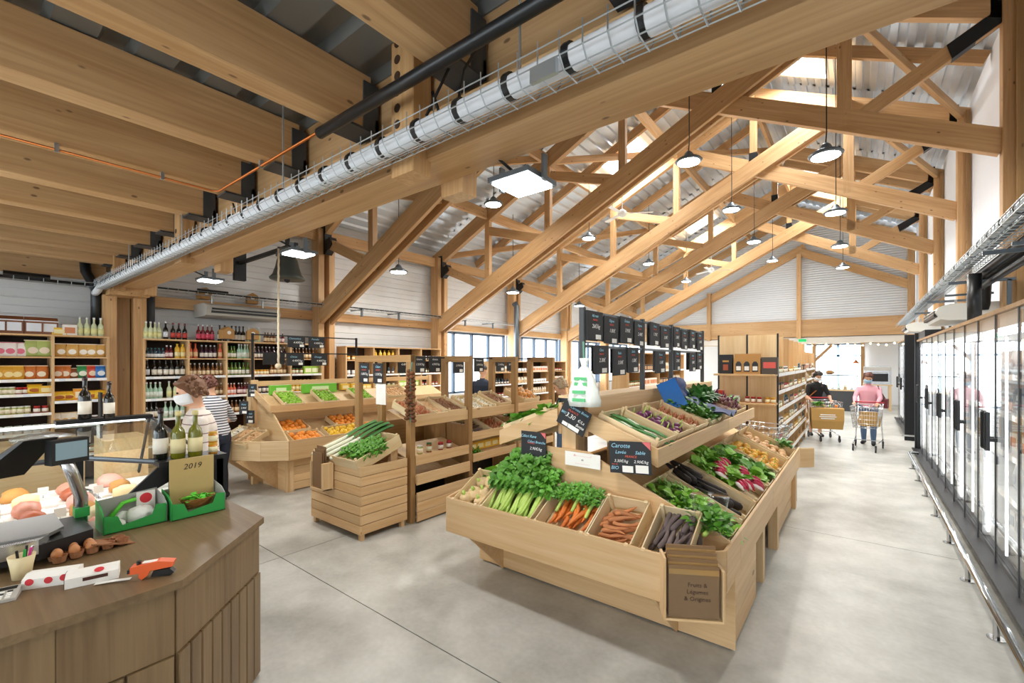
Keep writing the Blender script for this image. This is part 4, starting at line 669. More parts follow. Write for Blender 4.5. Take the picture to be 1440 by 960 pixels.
for s_ in range(3):
    PROTO['carrot%d' % s_] = ('carrot', [('root', root(.17, .017, s_).mesh('root', 'carrot', True), None), ('crown', G().tube([(-.085, 0, 0), (-.1, .003, .006)], .008, 6, .005).mesh('crown', 'stalk'), None)])
    single_('dirt_carrot%d' % s_, 'carrot', root(.17, .017, s_ + 4), 'dirt_carrot'); single_('dark_carrot%d' % s_, 'carrot', root(.2, .018, s_ + 8, .02), 'dark_carrot'); single_('black_radish%d' % s_, 'radish', root(.3, .034, s_ + 12, .03, 10), 'radish_black')
def round_(n, cat, r, m_, sq=(1, 1, 1), tip=None):
    g = G().ball((0, 0, 0), r, 10, 7, sq)
    ps = [(n, g.mesh(n, m_, True), None)]
    if tip: ps.append((tip[0], G().tube([(0, 0, r * sq[2] * .85), (r * .1, 0, r * sq[2] * 1.0 + tip[2])], tip[3], 6, tip[3] * .4).mesh(tip[0], tip[1], True), None))
    PROTO[n] = (cat, ps)
round_('lime', 'lime', .032, 'lime', (1, 1, 1.1), ('stem_tip', 'stalk', .004, .005)); round_('lemon', 'lemon', .036, 'lemon', (1, 1, 1.2), ('tip', 'lemon', .008, .009)); round_('orange', 'orange', .043, 'orange', (1, 1, .95), ('stem_scar', 'stalk', .002, .005)); round_('onion', 'onion', .048, 'onion', (1, 1, .9), ('neck', 'garlic', .03, .01)); round_('garlic', 'garlic', .032, 'garlic', (1, 1, .8), ('neck', 'leek_white', .03, .008)); round_('shallot', 'shallot', .026, 'shallot', (.8, .8, 1.6), ('neck', 'potato', .015, .006)); round_('beet', 'beet', .05, 'beet', (1, 1, .9), ('stem', 'kohlrabi', .05, .012)); round_('kohlrabi', 'kohlrabi', .048, 'kohlrabi', (1, 1, .85), ('stem', 'stalk', .05, .009)); round_('squash', 'squash', .045, 'squash', (1, 1, .8), ('stem', 'stalk', .012, .01)); round_('potato', 'potato', .034, 'potato', (1.4, 1, .85))
PROTO['mushroom'] = ('mushroom', [('cap', G().lathe([(.003, .03), (.02, .026), (.032, .01), (.03, 0), (.008, .004)], 10).mesh('cap', 'mushroom', True), None), ('stem', G().tube([(0, 0, -.025), (0, 0, .004)], .009, 8).mesh('stem', 'garlic', True), None)])
PROTO['celeriac'] = ('celeriac', [('bulb', lump(51, .07, .07, .06, 12, 8).mesh('bulb', 'celeriac', True), None), ('stem_stub', G().tube([(0, 0, .09), (.01, 0, .13)], .02, 8, .012).mesh('stem_stub', 'stalk', True), None)])
def leaves(n, dims, size, seed, up=.7, curl=.5, ar=.45):
    rr = random.Random(seed); g = G()
    for i in range(n):
        p = V((rr.uniform(-1, 1) * dims[0], rr.uniform(-1, 1) * dims[1], rr.uniform(0, 1) * dims[2])); d = V((p.x / dims[0] + rr.uniform(-.9, .9), p.y / dims[1] + rr.uniform(-.9, .9), up * rr.uniform(.2, 1.6))).normalized()
        s = d.cross(V((rr.uniform(-.4, .4), rr.uniform(-.4, .4), 1))).normalized(); u = s.cross(d).normalized(); L_ = size * rr.uniform(.6, 1.25); w_ = L_ * ar * rr.uniform(.8, 1.2); vs = []
        for t, wk in ((0, .15), (.35, .95), (.7, .85), (1, .1)):
            c = p + d * L_ * t - u * L_ * curl * t * t; vs += [c + s * w_ * wk + u * w_ * .3 * wk, c, c - s * w_ * wk + u * w_ * .3 * wk]
        g.add(vs, [(3 * i_ + j, 3 * i_ + j + 1, 3 * i_ + j + 4, 3 * i_ + j + 3) for i_ in range(3) for j in (0, 1)])
    return g
def leafy(n, parts): PROTO[n] = parts
def addleaf(n, cat, g, m_, extra=()):
    PROTO[n] = (cat, [('leaves', g.mesh('leaves', m_, True), None)] + list(extra))
for i, (m_, sz) in enumerate((('leaf_light', .09), ('leaf', .09), ('leaf_dark', .1))):
    rr = random.Random(i); addleaf('lettuce%d' % i, 'lettuce', leaves(60, (.09, .09, .07), .1, 70 + i, .9, .45, .5), m_, [('heart', G().ball((0, 0, .03), .055, 10, 6).mesh('heart', 'leaf_light', True), None)])
addleaf('salad_leaves', 'salad', leaves(130, (.19, .16, .05), .055, 77, .8, .4, .45), 'leaf_light', [('under_leaves', leaves(70, (.19, .16, .03), .06, 78, .4).mesh('under_leaves', 'leaf', True), None)])
addleaf('herb_tuft', 'herbs', leaves(150, (.1, .08, .08), .05, 79, .9, .4, .4), 'leaf', [('stems', G().tube([(0, -.03, 0), (0, -.12, .0)], .016, 8, .012).mesh('stems', 'stalk', True), None)])
st = G(); rr = random.Random(5)
for i in range(9):
    a = rr.uniform(-.045, .045); b_ = rr.uniform(0, .035); st.tube([(a * .6, -.19, b_ * .7), (a, -.08, b_), (a * 1.5, .06, b_ * 1.3 + .02), (a * 2, .14, b_ * 1.5 + .05)], [.011, .013, .01, .007], 6)
lf = leaves(300, (.1, .11, .1), .048, 81, .9, .5, .5); lf.v = [(x, y + .18, z + .03) for x, y, z in lf.v]
PROTO['celery'] = ('celery', [('stalks', st.mesh('stalks', 'stalk', True), None), ('leaves', lf.mesh('leaves', 'leaf', True), None)])
lf = leaves(240, (.06, .07, .05), .03, 83, .8, .4, .35); lf.v = [(x, y + .1, z + .02) for x, y, z in lf.v]
PROTO['carrot_greens'] = ('carrot greens', [('leaves', lf.mesh('leaves', 'leaf', True), None), ('stems', G().tube([(0, -.06, 0), (0, .04, .01), (0, .1, .03)], .012, 6, .02).mesh('stems', 'stalk', True), None)])
lk = G(); 
for a in (-1, -.4, .3, 1): lk.add([(x * .018 + a * .012, .08 + t * .3, .012 + t * .05 * (1 - t) + abs(a) * .02 * t) for t in (0, .35, .7, 1) for x in (-1, 1)], [(2 * i, 2 * i + 1, 2 * i + 3, 2 * i + 2) for i in range(3)])
PROTO['leek'] = ('leek', [('shaft', G().tube([(0, -.2, 0), (0, -.19, 0), (0, .1, .005)], [.01, .016, .018], 8).mesh('shaft', 'leek_white', True), None), ('green_leaves', lk.mesh('green_leaves', 'leek_green', True), None)])
so = G()
for i in range(3): so.tube([((i - 1) * .009, -.05, .0), ((i - 1) * .016, .1, .02), ((i - 1) * .02, .24, .012)], [.007, .007, .003], 6)
PROTO['spring_onion'] = ('spring onion', [('bulbs', G().tube([(0, -.14, 0), (0, -.12, .0), (0, -.04, 0)], [.008, .014, .011], 8).mesh('bulbs', 'leek_white', True), None), ('greens', so.mesh('greens', 'leek_green', True), None)])
rb = []
for i in range(7):
    a = -.5 + i / 6; q = G().tube([(a * .09, -.02, .02 + .014 * (i % 3)), (a * .12, -.05, .024 + .016 * (i % 3)), (a * .14, -.09, .022 + .014 * (i % 3)), (a * .15, -.12, .015 + .01 * (i % 3))], [.006, .015, .014, .004], 8); rb.append(('radish_root', q.mesh('radish_root', 'radish' if i % 4 else 'radish_tip', True), None))
rl = leaves(34, (.06, .05, .03), .08, 85, .7, .4, .4); rl.v = [(x, y + .08, z) for x, y, z in rl.v]
PROTO['radish_bunch'] = ('radishes', rb + [('leaves', rl.mesh('leaves', 'leaf_light', True), None)])
bl = leaves(45, (.06, .05, .06), .14, 87, .8, .35, .35); bl.v = [(x, y + .2, z + .02) for x, y, z in bl.v]; bs = G()
for i in range(5): bs.tube([((i - 2) * .02, .0, 0), ((i - 2) * .025, .2, .05)], .006, 5)
PROTO['beet_bunch'] = ('beetroot', [('root', G().ball((a, -.03, .0), .045, 10, 6).mesh('root', 'beet', True), None) for a in (-.07, .0, .07)] + [('stems', bs.mesh('stems', 'kohlrabi', True), None), ('leaves', bl.mesh('leaves', 'leaf_dark', True), None)])
# ---------------------------------------------------------------- crates
def cm(loc, rot=0, tilt=0): return M.Translation(loc) @ M.Rotation(rot, 4, 'Z') @ M.Rotation(tilt, 4, 'X')
def crate(mx, w_, d, h, label, m_='crate', group=None, front=1.0, tag_=True):
    t_ = bpy.data.objects.new('wooden_crate', None); C.objects.link(t_); t_.matrix_world = mx; tag(t_, label, 'crate', group); th = .009
    board('base_panel', -w_ / 2 + .01, w_ / 2 - .01, -d / 2 + .01, d / 2 - .01, 0, .008, m_, t_)
    for sx in (-1, 1): board('side_board', sx * w_ / 2 - th / 2, sx * w_ / 2 + th / 2, -d / 2, d / 2, .012, h, m_, t_, .002)
    board('front_board', -w_ / 2, w_ / 2, -d / 2 - th / 2, -d / 2 + th / 2, .0, h * front, m_, t_, .002); board('back_board', -w_ / 2, w_ / 2, d / 2 - th / 2, d / 2 + th / 2, .0, h, m_, t_, .002)
    for sx in (-1, 1):
        for sy in (-1, 1): board('corner_post', sx * (w_ / 2 - .016) - .012, sx * (w_ / 2 - .016) + .012, sy * (d / 2 - .016) - .012, sy * (d / 2 - .016) + .012, 0, h + .018, m_, t_, .002)
    return t_
def fill(mx, kind, nx, ny, w_, d, z, label, group, layers=1, dz=.03, rot=None, var=3, jit=.25, scale=1, name=None, seed=1, base=None):
    rr = random.Random(seed)
    for l_ in range(layers):
        for i in range(nx - (l_ % 2)):
            for j in range(ny - (l_ % 2 if ny > 2 else 0)):
                x = (i + .5 + .5 * (l_ % 2)) / nx * w_ - w_ / 2 + rr.uniform(-jit, jit) * w_ / nx; y = (j + .5 + .5 * (l_ % 2)) / ny * d - d / 2 + rr.uniform(-jit, jit) * d / ny
                k_ = kind if kind in PROTO else kind + str(rr.randrange(var)); rz = rr.uniform(-.35, .35) + (rot if rot is not None else rr.uniform(0, 6.28)); tl = rr.uniform(-.12, .12) if rot is not None else rr.uniform(-.5, .5); s = scale * rr.uniform(.88, 1.12)
                put(k_, mx @ M.Translation((x, y, z + l_ * dz + rr.uniform(0, dz * .4))) @ M.Rotation(rz, 4, 'Z') @ M.Rotation(tl, 4, 'X') @ M.Scale(s, 4), label, group, name=name or (kind if kind in PROTO else kind))
# ================================================================ the vegetable island
isl = thing('vegetable_island', 'big pine vegetable island with tiered sloping trays in the middle of the hall', 'display stand')
def slopeboard(nm, pts, th, m_, par):
    """a sloped quad panel with thickness: four corner points"""
    p = [V(q) for q in pts]; n_ = (p[1] - p[0]).cross(p[3] - p[0]).normalized() * th
    G().add([tuple(q) for q in p] + [tuple(q - n_) for q in p], [(0, 1, 2, 3), (7, 6, 5, 4), (0, 4, 5, 1), (1, 5, 6, 2), (2, 6, 7, 3), (3, 7, 4, 0)]).obj(nm, m_, par)
board('front_fascia', -2.82, -.95, 2.69, 2.71, .44, .735, 'pine', isl); timber('corner_fascia', (-.95, 2.70, .5875), (-.655, 2.985, .5875), .02, .295, 'pine', isl)
timber('corner_fascia', (-2.82, 2.70, .5875), (-2.9, 2.98, .5875), .02, .295, 'pine', isl)
board('base_front', -2.88, -.64, 3.19, 3.21, .015, .5, 'pine', isl)
for x in (-2.6, -1.02): G().prism([(2.72, .44), (3.19, .0), (3.19, .6), (2.72, .6)], x - .012, x + .012, 'x').obj('bracket', 'pine', isl)
for a, b_ in ((2.985, 3.388), (3.392, 4.85), (4.854, 7.25)): board('side_fascia', -.667, -.645, a, b_, .47, .735, 'pine', isl)
timber('corner_fascia', (-.655, 7.25, .5875), (-.5, 7.4, .5875), .02, .265, 'pine', isl)
for i in range(3): board('side_plank', -.675, -.655, 3.21, 4.02, .02 + i * .15, .165 + i * .15, 'pine', isl); board('side_plank', -.72, -.70, 5.3, 6.9, .02 + i * .15, .165 + i * .15, 'pine', isl)
for y in (4.4, 5.25, 6.85): board('leg', -.74, -.655, y - .05, y + .05, 0, .47, 'pine', isl)
board('end_panel', -2.88, -.68, 7.2, 7.22, 0, .7, 'pine', isl); board('inner_wall', -2.85, -2.83, 3.21, 7.2, 0, .7, 'pine', isl); board('inner_wall', -1.4, -1.38, 3.21, 7.2, 0, .6, 'oak', isl)
G().prism([(-2.88, .5), (-.655, .5), (-.655, .75), (-1.6, 1.16), (-1.66, 1.2), (-2.06, 1.2), (-2.12, 1.16), (-2.88, .75)], 3.11, 3.13, 'y').obj('divider_board', 'pine', isl)
slopeboard('front_tray', [(-2.82, 2.71, .56), (-.8, 2.71, .56), (-.8, 3.12, .8), (-2.82, 3.12, .8)], .015, 'ply', isl)
slopeboard('lower_tray', [(-.67, 3.13, .56), (-.67, 7.2, .56), (-1.62, 7.2, 1.0), (-1.62, 3.13, 1.0)], .015, 'ply', isl); slopeboard('lower_tray', [(-2.07, 3.13, 1.0), (-2.07, 7.2, 1.0), (-2.86, 7.2, .6), (-2.86, 3.13, .6)], .015, 'ply', isl)
slopeboard('upper_tray', [(-1.14, 3.15, 1.17), (-1.14, 6.8, 1.17), (-1.70, 6.8, 1.38), (-1.70, 3.15, 1.38)], .015, 'ply', isl); slopeboard('upper_tray', [(-2.02, 3.15, 1.38), (-2.02, 6.8, 1.38), (-2.58, 6.8, 1.17), (-2.58, 3.15, 1.17)], .015, 'ply', isl)
for a, b_ in ((3.14, 5.3), (5.304, 6.8)): board('upper_fascia', -1.15, -1.128, a, b_, 1.15, 1.28, 'pine', isl); board('upper_fascia', -2.592, -2.57, a, b_, 1.15, 1.28, 'pine', isl)
slopeboard('upper_end', [(-1.13, 3.135, 1.15), (-1.13, 3.135, 1.28), (-1.75, 3.135, 1.52), (-1.75, 3.135, 1.38)], .018, 'pine', isl); slopeboard('upper_end', [(-2.59, 3.135, 1.28), (-2.59, 3.135, 1.15), (-1.97, 3.135, 1.38), (-1.97, 3.135, 1.52)], .018, 'pine', isl)
board('centre_post', -1.93, -1.8, 3.14, 3.2, .9, 1.55, 'pine', isl); board('spine_board', -1.75, -1.72, 3.2, 7.0, 1.3, 1.6, 'pine', isl); board('spine_board', -2.0, -1.97, 3.2, 7.0, 1.3, 1.56, 'pine', isl); board('spine_cap', -2.0, -1.72, 3.2, 7.0, 1.6, 1.62, 'ply', isl)
for y in (3.6, 5.0, 6.5): board('prop', -1.75, -1.68, y, y + .06, .9, 1.36, 'pine', isl); board('prop', -2.04, -1.97, y, y + .06, .9, 1.36, 'pine', isl)
# crates on the front slope
FT = math.radians(29)
fr = [(-2.62, .3, 'pale crate of celeriac at the left end of the island front'), (-2.2, .5, 'pale crate of celery on the island front'), (-1.7, .43, 'pale crate of bunched carrots on the island front'), (-1.32, .32, 'pale crate of sandy loose carrots on the island front'), (-.95, .28, 'pale crate of dark purple carrots near the island corner')]
FM = []
for x, w_, lab in fr:
    mx = cm((x, 2.94, .70), 0, FT); FM.append(mx); crate(mx, w_ - .01, .42, .13, lab, 'crate', 'crates on the island front')
fill(FM[0], 'celeriac', 2, 3, .26, .36, .02, 'knobbly celeriac in the left end crate of the island front', 'celeriac bulbs', scale=.95)
for i in range(5): put('celery', FM[1] @ M.Translation((-.18 + .09 * i, -.01, .07 + .025 * (i % 2))) @ M.Rotation(.12, 4, 'X'), 'celery bunch with leafy top on the island front, %s from left' % ORD[i], 'celery bunches', scale=1)
for i in range(2): put('celery', FM[1] @ M.Translation((-.08 + .15 * i, .1, .13)) @ M.Rotation(.2, 4, 'X') , 'celery bunch lying on top behind the others, %s from left' % ORD[i], 'celery bunches')
fill(FM[2], 'carrot', 4, 3, .36, .24, .04, 'fresh orange carrot of the bunches on the island front', 'bunched carrots', 2, .035, rot=-1.57)
for i, x in enumerate((-.12, .0, .13)): put('carrot_greens', FM[2] @ M.Translation((x, .04 + .03 * (i % 2), .09)), 'feathery green carrot tops in the carrot crate, %s from left' % ORD[i], 'carrot greens')
fill(FM[3], 'dirt_carrot', 2, 9, .24, .36, .03, 'earthy loose carrot in the crate right of the bunched ones', 'loose sandy carrots', 2, .035, rot=.15)
fill(FM[4], 'dark_carrot', 7, 2, .24, .34, .03, 'dark purple carrot in the crate by the kraft bag holder', 'dark purple carrots', 2, .035, rot=1.57)
# lower tray on the aisle side
LT = math.radians(25); LX, LZ = -1.03, .74
sp = [(3.42, .5, 'crate of loose salad leaves beside the divider board'), (3.98, .46, 'crate of long black radishes on the lower aisle tray'), (4.55, .56, 'crate of red radish bunches on the lower aisle tray'), (5.2, .6, 'crate of green lettuces on the lower aisle tray'), (5.95, .7, 'crate of golden squash on the lower aisle tray'), (6.75, .7, 'crate of potatoes at the far end of the lower aisle tray')]
LM = []
for y, w_, lab in sp:
    mx = cm((LX, y, LZ), PI / 2, LT); LM.append(mx); crate(mx, w_, .64, .12, lab, 'crate', 'crates on the lower aisle tray')
for i, (y_, z_) in enumerate(((-.18, .06), (.12, .06), (.0, .1))): put('salad_leaves', LM[0] @ M.Translation((.0, y_, z_)), 'loose green salad leaves by the divider board, %s heap' % ORD[i], 'salad heaps')
fill(LM[1], 'black_radish', 4, 2, .36, .5, .04, 'long black radish on the lower aisle tray', 'black radishes', 2, .05, rot=1.57, scale=.95)
put('salad_leaves', LM[2] @ M.Translation((0, .05, .03)), 'green leaves bedding the radish bunches', 'salad heaps')
for i, (a, b_) in enumerate(((-.15, .12), (.03, .16), (.17, -.02), (-.1, -.1), (.08, -.16), (.18, .17))): put('radish_bunch', LM[2] @ M.Translation((a, b_, .115)) @ M.Rotation(.4 * (-1) ** i, 4, 'Z') @ M.Scale(1.15, 4), 'red and white radish bunch on the lower aisle tray, %s of six' % ORD[i], 'radish bunches')
for i in range(6): put('lettuce%d' % (i % 2), LM[3] @ M.Translation((-.17 + .17 * (i % 3), -.15 + .3 * (i // 3), .03)) @ M.Rotation(i, 4, 'Z'), 'curly green lettuce on the lower aisle tray, %s of six' % ORD[i], 'aisle lettuces')
fill(LM[4], 'squash', 6, 5, .62, .56, .05, 'small golden squash on the lower aisle tray', 'golden squash', 1); fill(LM[5], 'potato', 7, 5, .62, .56, .04, 'potato at the far end of the aisle tray', 'potatoes', 1)
# upper tray
UT = math.radians(21); UM = []
for y, w_, lab in [(3.42, .42, 'crate of spring onions on the upper tray'), (3.88, .44, 'crate of purple kohlrabi on the upper tray'), (4.35, .44, 'crate of pink shallots on the upper tray'), (4.86, .46, 'crate of parsley wrapped in blue paper on the upper tray'), (5.5, .5, 'crate of beetroot bunches on the upper tray'), (6.1, .55, 'crate of dusty beetroots at the end of the upper tray')]:
    mx = cm((-1.43, y, 1.3), PI / 2, UT); UM.append(mx); crate(mx, w_, .5, .12, lab, 'crate', 'crates on the upper tray')
for i in range(9): put('spring_onion', UM[0] @ M.Translation((-.15 + .038 * i, -.02 + .01 * (i % 3), .05 + .02 * (i % 2))) @ M.Rotation(R(-.15, .15) + (PI if i % 4 == 3 else 0), 4, 'Z') @ M.Scale(1.15, 4), 'spring onion bundle on the upper tray, %s from left' % ORD[i], 'spring onions')
fill(UM[1], 'kohlrabi', 4, 4, .38, .42, .06, 'purple kohlrabi on the upper tray', 'purple kohlrabi', 1); fill(UM[2], 'shallot', 6, 6, .38, .42, .05, 'pink shallot on the upper tray', 'pink shallots', 1)
for i in range(4): put('herb_tuft', UM[3] @ M.Translation((-.11 + .22 * (i % 2), -.12 + .2 * (i // 2), .06)) @ M.Scale(1.2, 4), 'parsley bunch beside the blue paper, %s of four' % ORD[i], 'parsley bunches')
for i in range(5): put('beet_bunch', UM[4] @ M.Translation((-.2 + .1 * i, -.1 + .06 * (i % 2), .09)), 'beetroot bunch with tall leaves on the upper tray, %s from left' % ORD[i], 'beetroot bunches')
fill(UM[5], 'beet', 5, 4, .46, .42, .06, 'dusty loose beetroot at the end of the upper tray', 'loose beetroots', 2, .06)
def sheet(n, label, cat, mx, w_, d, amp, m_, seed, nx=9, ny=9):
    rr = random.Random(seed); ph = [rr.uniform(0, 6) for _ in range(6)]; v = []
    for i in range(nx):
        for j in range(ny):
            x, y = w_ * (i / (nx - 1) - .5), d * (j / (ny - 1) - .5); v.append((x, y, amp * (math.sin(9 * x / w_ + ph[0]) * math.cos(7 * y / d + ph[1]) + .5 * math.sin(17 * x / w_ + 13 * y / d + ph[2]) + rr.uniform(-.2, .2))))
    f = [(i * ny + j, (i + 1) * ny + j, (i + 1) * ny + j + 1, i * ny + j + 1) for i in range(nx - 1) for j in range(ny - 1)]; k = len(v); v += [(x, y, z - .003) for x, y, z in v]; f += [tuple(reversed([q + k for q in a])) for a in f]
    o = G().add(v, f).obj(n, m_, None, True); o.matrix_world = mx; return tag(o, label, cat)
mat('navy_paper', '3d4a78', .6, var=.15); mat('blue_card', '1f6fc0', .4)
sheet('crumpled_paper', 'crumpled navy blue paper spilling over the upper tray beside the parsley', 'paper', UM[3] @ M.Translation((.2, -.1, .17)) @ M.Rotation(-.1, 4, 'X'), .3, .5, .03, 'navy_paper', 4); sheet('crumpled_paper', 'crumpled navy paper standing behind the blue carton', 'paper', UM[3] @ M.Translation((.12, .22, .24)) @ M.Rotation(.8, 4, 'X'), .45, .28, .03, 'navy_paper', 6)
o = thing('blue_carton', 'bright blue carton with white and green label, tipped on the upper tray', 'box'); o.matrix_world = UM[3] @ M.Translation((-.17, .2, .2)) @ M.Rotation(.5, 4, 'Y') @ M.Rotation(.7, 4, 'X')
G().box(-.02, .02, -.16, .16, -.1, .1).obj('carton', 'blue_card', o); G().box(.02, .022, -.1, .1, -.06, .06).obj('label', 'paper', o); G().box(.022, .0235, -.03, .07, -.045, .045).obj('green_print', cmat('lgreen', '3a9a5a', .5), o); G().box(-.1, .1, -.162, -.16, -.08, .08) ; G().box(-.012, .012, -.1615, -.16, -.07, .07).obj('edge_label', 'paper', o)
# far side of the island: lettuces
for i, y in enumerate((3.4, 3.95, 4.5)):
    mx = cm((-2.3, y, 1.3), -PI / 2, UT); crate(mx, .46, .5, .12, 'crate of lettuces on the far side of the island, %s from the front' % ORD[i], 'crate', 'crates on the far upper tray')
    for j in range(4): put('lettuce%d' % (j % 3), mx @ M.Translation((-.1 + .2 * (j % 2), -.12 + .24 * (j // 2), .05)) @ M.Rotation(j, 4, 'Z'), 'broad green lettuce on the far side of the island, crate %s, %s' % (ORD[i], ORD[j]), 'far side lettuces')
for i, y in enumerate((3.3, 3.75)):
    mx = cm((-2.5, y, .80), -PI / 2, LT); crate(mx, .42, .6, .12, 'crate of cabbages low on the far side of the island, %s from the front' % ORD[i], 'crate', 'crates on the far lower tray'); 
    for j in range(2): put('lettuce0', mx @ M.Translation((-.1 + .2 * j, -.1, .05)) @ M.Scale(1.1, 4), 'pale cabbage low on the far side of the island, crate %s, %s' % (ORD[i], ORD[j]), 'far side cabbages')
for i, (x, y) in enumerate(((-1.42, 6.62), (-.86, 7.15), (-.78, 3.12))):
    o = put('herb_tuft', (x, y, 1.33 if i == 0 else (.72 if i == 1 else .80)), ['green herb tuft at the upper tray end', 'green bunch at the far corner of the aisle tray', 'bagged herb bunch standing at the island corner'][i], 'herb bunches'); o.scale = (1.1, 1.1, 1.2 if i == 2 else 1)
o = G().lathe([(.07, 0), (.1, .08), (.11, .2), (.12, .24)], 12).obj('clear_sleeve', 'film', None, True, (-.78, 3.12, .78)); tag(o, 'clear plastic sleeve around the herbs at the island corner', 'sleeve')
# kraft bag holder on the island corner
hb = thing('bag_holder', 'small pine holder full of kraft paper bags fixed to the island corner', 'holder', (-.82, 2.79, .40), math.radians(30)); board('back_board', -.16, .16, -.02, 0, 0, .34, 'pine', hb); board('side_board', -.17, -.155, -.14, 0, 0, .36, 'pine', hb); board('side_board', .155, .17, -.14, 0, 0, .3, 'pine', hb); board('bottom_board', -.16, .16, -.14, -.02, 0, .015, 'pine', hb); G().add([(-.155, -.138, .02), (.155, -.138, .02), (.155, -.138, .25), (-.155, -.138, .32)], [(0, 1, 2, 3)]).obj('clear_front', 'pane', hb)
for i in range(4):
    kb = thing('kraft_bag', 'flat kraft paper bag standing in the island corner holder, %s from the front' % ORD[i], 'paper bag', (0, 0, 0), 0, 'kraft bags in the island holder'); kb.matrix_world = M.Translation((-.82, 2.79, .40)) @ M.Rotation(math.radians(30), 4, 'Z') @ M.Translation((.0, -.12 + .024 * i, .02)); 
    G().box(-.14, .14, -.006, .006, 0, .30 + .03 * i).obj('bag', cmat('kraft_dark', '8a6a48', .8), kb); G().box(-.14, .14, -.009, -.006, .25 + .03 * i, .28 + .03 * i).obj('folded_edge', cmat('kraft_edge', 'b08850', .8), kb)
    if i == 0:
        for q, s_ in enumerate(('Fruits &', 'Légumes', '& Origines')): text(s_, .034, 'c_txt_brown' if 'c_txt_brown' in MT else cmat('txt_brown', '4a2a1a', .7), kb, (.02, -.0075, .19 - .04 * q), (PI / 2, 0, 0), n='lettering')
# ================================================================ slatted bin with leeks
sb = thing('slatted_bin', 'slatted pine bin carrying the leek crate, in front of the shallot stand', 'bin'); x0, x1, y0, y1 = -5.16, -4.15, 2.72, 3.34
for i in range(7):
    z = .07 + i * .103
    board('slat', x0, x1, y0, y0 + .018, z, z + .096, 'pine', sb); board('slat', x1 - .018, x1, y0 + .019, y1, z, z + .096, 'pine', sb); board('slat', x0, x0 + .018, y0 + .019, y1, z, z + .096, 'pine', sb); board('slat', x0 + .019, x1 - .019, y1 - .018, y1, z, z + .096, 'pine', sb)
for x in (x0 + .045, x1 - .045):
    for y in (y0 + .045, y1 - .045): board('leg', x - .025, x + .025, y - .025, y + .025, 0, .75, 'pine', sb)
board('floor_board', x0 + .02, x1 - .02, y0 + .02, y1 - .02, .45, .47, 'pine', sb)
for x in (-4.3, -4.95): board('prop', x - .03, x + .03, 3.2, 3.3, .45, .96, 'pine', sb)
lm = cm((-4.62, 3.02, .82), 0, math.radians(20)); crate(lm, .86, .6, .15, 'long crate of leeks and celery leaves tilted on the slatted bin')
for i in range(7): put('leek', lm @ M.Translation((-.38 + .065 * i, -.05, .12 + .03 * (i % 2))) @ M.Rotation(-.2, 4, 'Z') @ M.Scale(1.4, 4), 'white and green leek lying on the slatted bin, %s from left' % ORD[i], 'leeks')
for i in range(5): put('herb_tuft', lm @ M.Translation((.1 + .075 * i, -.12 + .1 * (i % 3), .09)) @ M.Scale(1.0, 4), 'leafy celery greens beside the leeks, %s from left' % ORD[i], 'celery greens')
hb = thing('bag_holder', 'little ply holder with kraft bags on the slatted bin', 'holder', (-4.78, 2.66, .48), 0); board('back_board', -.14, .14, .03, .045, 0, .3, 'ply', hb); board('side_board', .1, .14, -.08, .03, 0, .3, 'ply', hb); board('side_board', -.14, -.13, -.08, .03, 0, .3, 'ply', hb); board('bottom_board', -.14, .14, -.08, .03, 0, .012, 'ply', hb)
for i in range(3): o = G().box(-.1, .09, -.004, .004, 0, .4 + .03 * i).obj('kraft_bag', 'c_kraft_dark', None, False, (-4.79, 2.60 + .024 * i, .493)); tag(o, 'flat kraft bag in the slatted bin holder, %s from the front' % ORD[i], 'paper bag', 'kraft bags on the slatted bin')
# ================================================================ chalkboards
mat('chalk', 'f2f2ee', .9); mat('chalk_blue', '9fd4ea', .9); mat('chalk_red', 'e0604a', .9)
TX = {}
def glyphs(s, size, m_):
    k = (s, round(size, 3), m_)
    if k not in TX:
        o = text(s, size, m_, None, None, None, .0004, .25); TX[k] = o.data; bpy.data.objects.remove(o)
    return TX[k]
def chalkboard(mx, w_, h, label, lines, tags=((.25, -.36, .3, .14),), group='chalk price boards', corner=False):
    t_ = bpy.data.objects.new('price_board', None); C.objects.link(t_); t_.matrix_world = mx; tag(t_, label, 'chalkboard', group)
    G().box(-w_ / 2, w_ / 2, 0, .008, -h / 2, h / 2).obj('slate_panel', 'slate', t_)
    for (s, x, z, sz, m_) in lines: link('chalk_writing', glyphs(s, sz * h, m_), t_, (x * w_, -.001, z * h), (PI / 2, 0, 0))
    for (x, z, a, b_) in tags: G().box((x - a / 2) * w_, (x + a / 2) * w_, -.0025, 0, (z - b_ / 2) * h, (z + b_ / 2) * h).obj('price_label', 'paper', t_)
    if corner:
        G().add([(w_ / 2, -.0015, h / 2), (w_ / 2 - .2 * w_, -.0015, h / 2), (w_ / 2, -.0015, h / 2 - .25 * h)], [(0, 1, 2)]).obj('corner_flag', cmat('flag', 'd86a6a', .6), t_)
    return t_
W, BL, RD = 'chalk', 'chalk_blue', 'chalk_red'
chalkboard(cm((-1.30, 3.04, 1.215), .12) @ M.Rotation(-.05, 4, 'Y'), .30, .23, 'large slate with carrot prices leaning on the island divider', [('Carotte', -.22, .36, .19, BL), ('Lavée', -.22, .16, .15, BL), ('Sable', .25, .16, .15, BL), ('FRANCE', .02, .03, .1, RD), ('3.30€/kg', -.22, -.12, .125, W), ('2.90€/kg', .26, -.12, .125, W), ('BIO', -.38, -.34, .15, BL), ('issu de', -.38, -.22, .07, RD)], ((-.06, -.36, .26, .2), (.28, -.34, .3, .24)), corner=True)
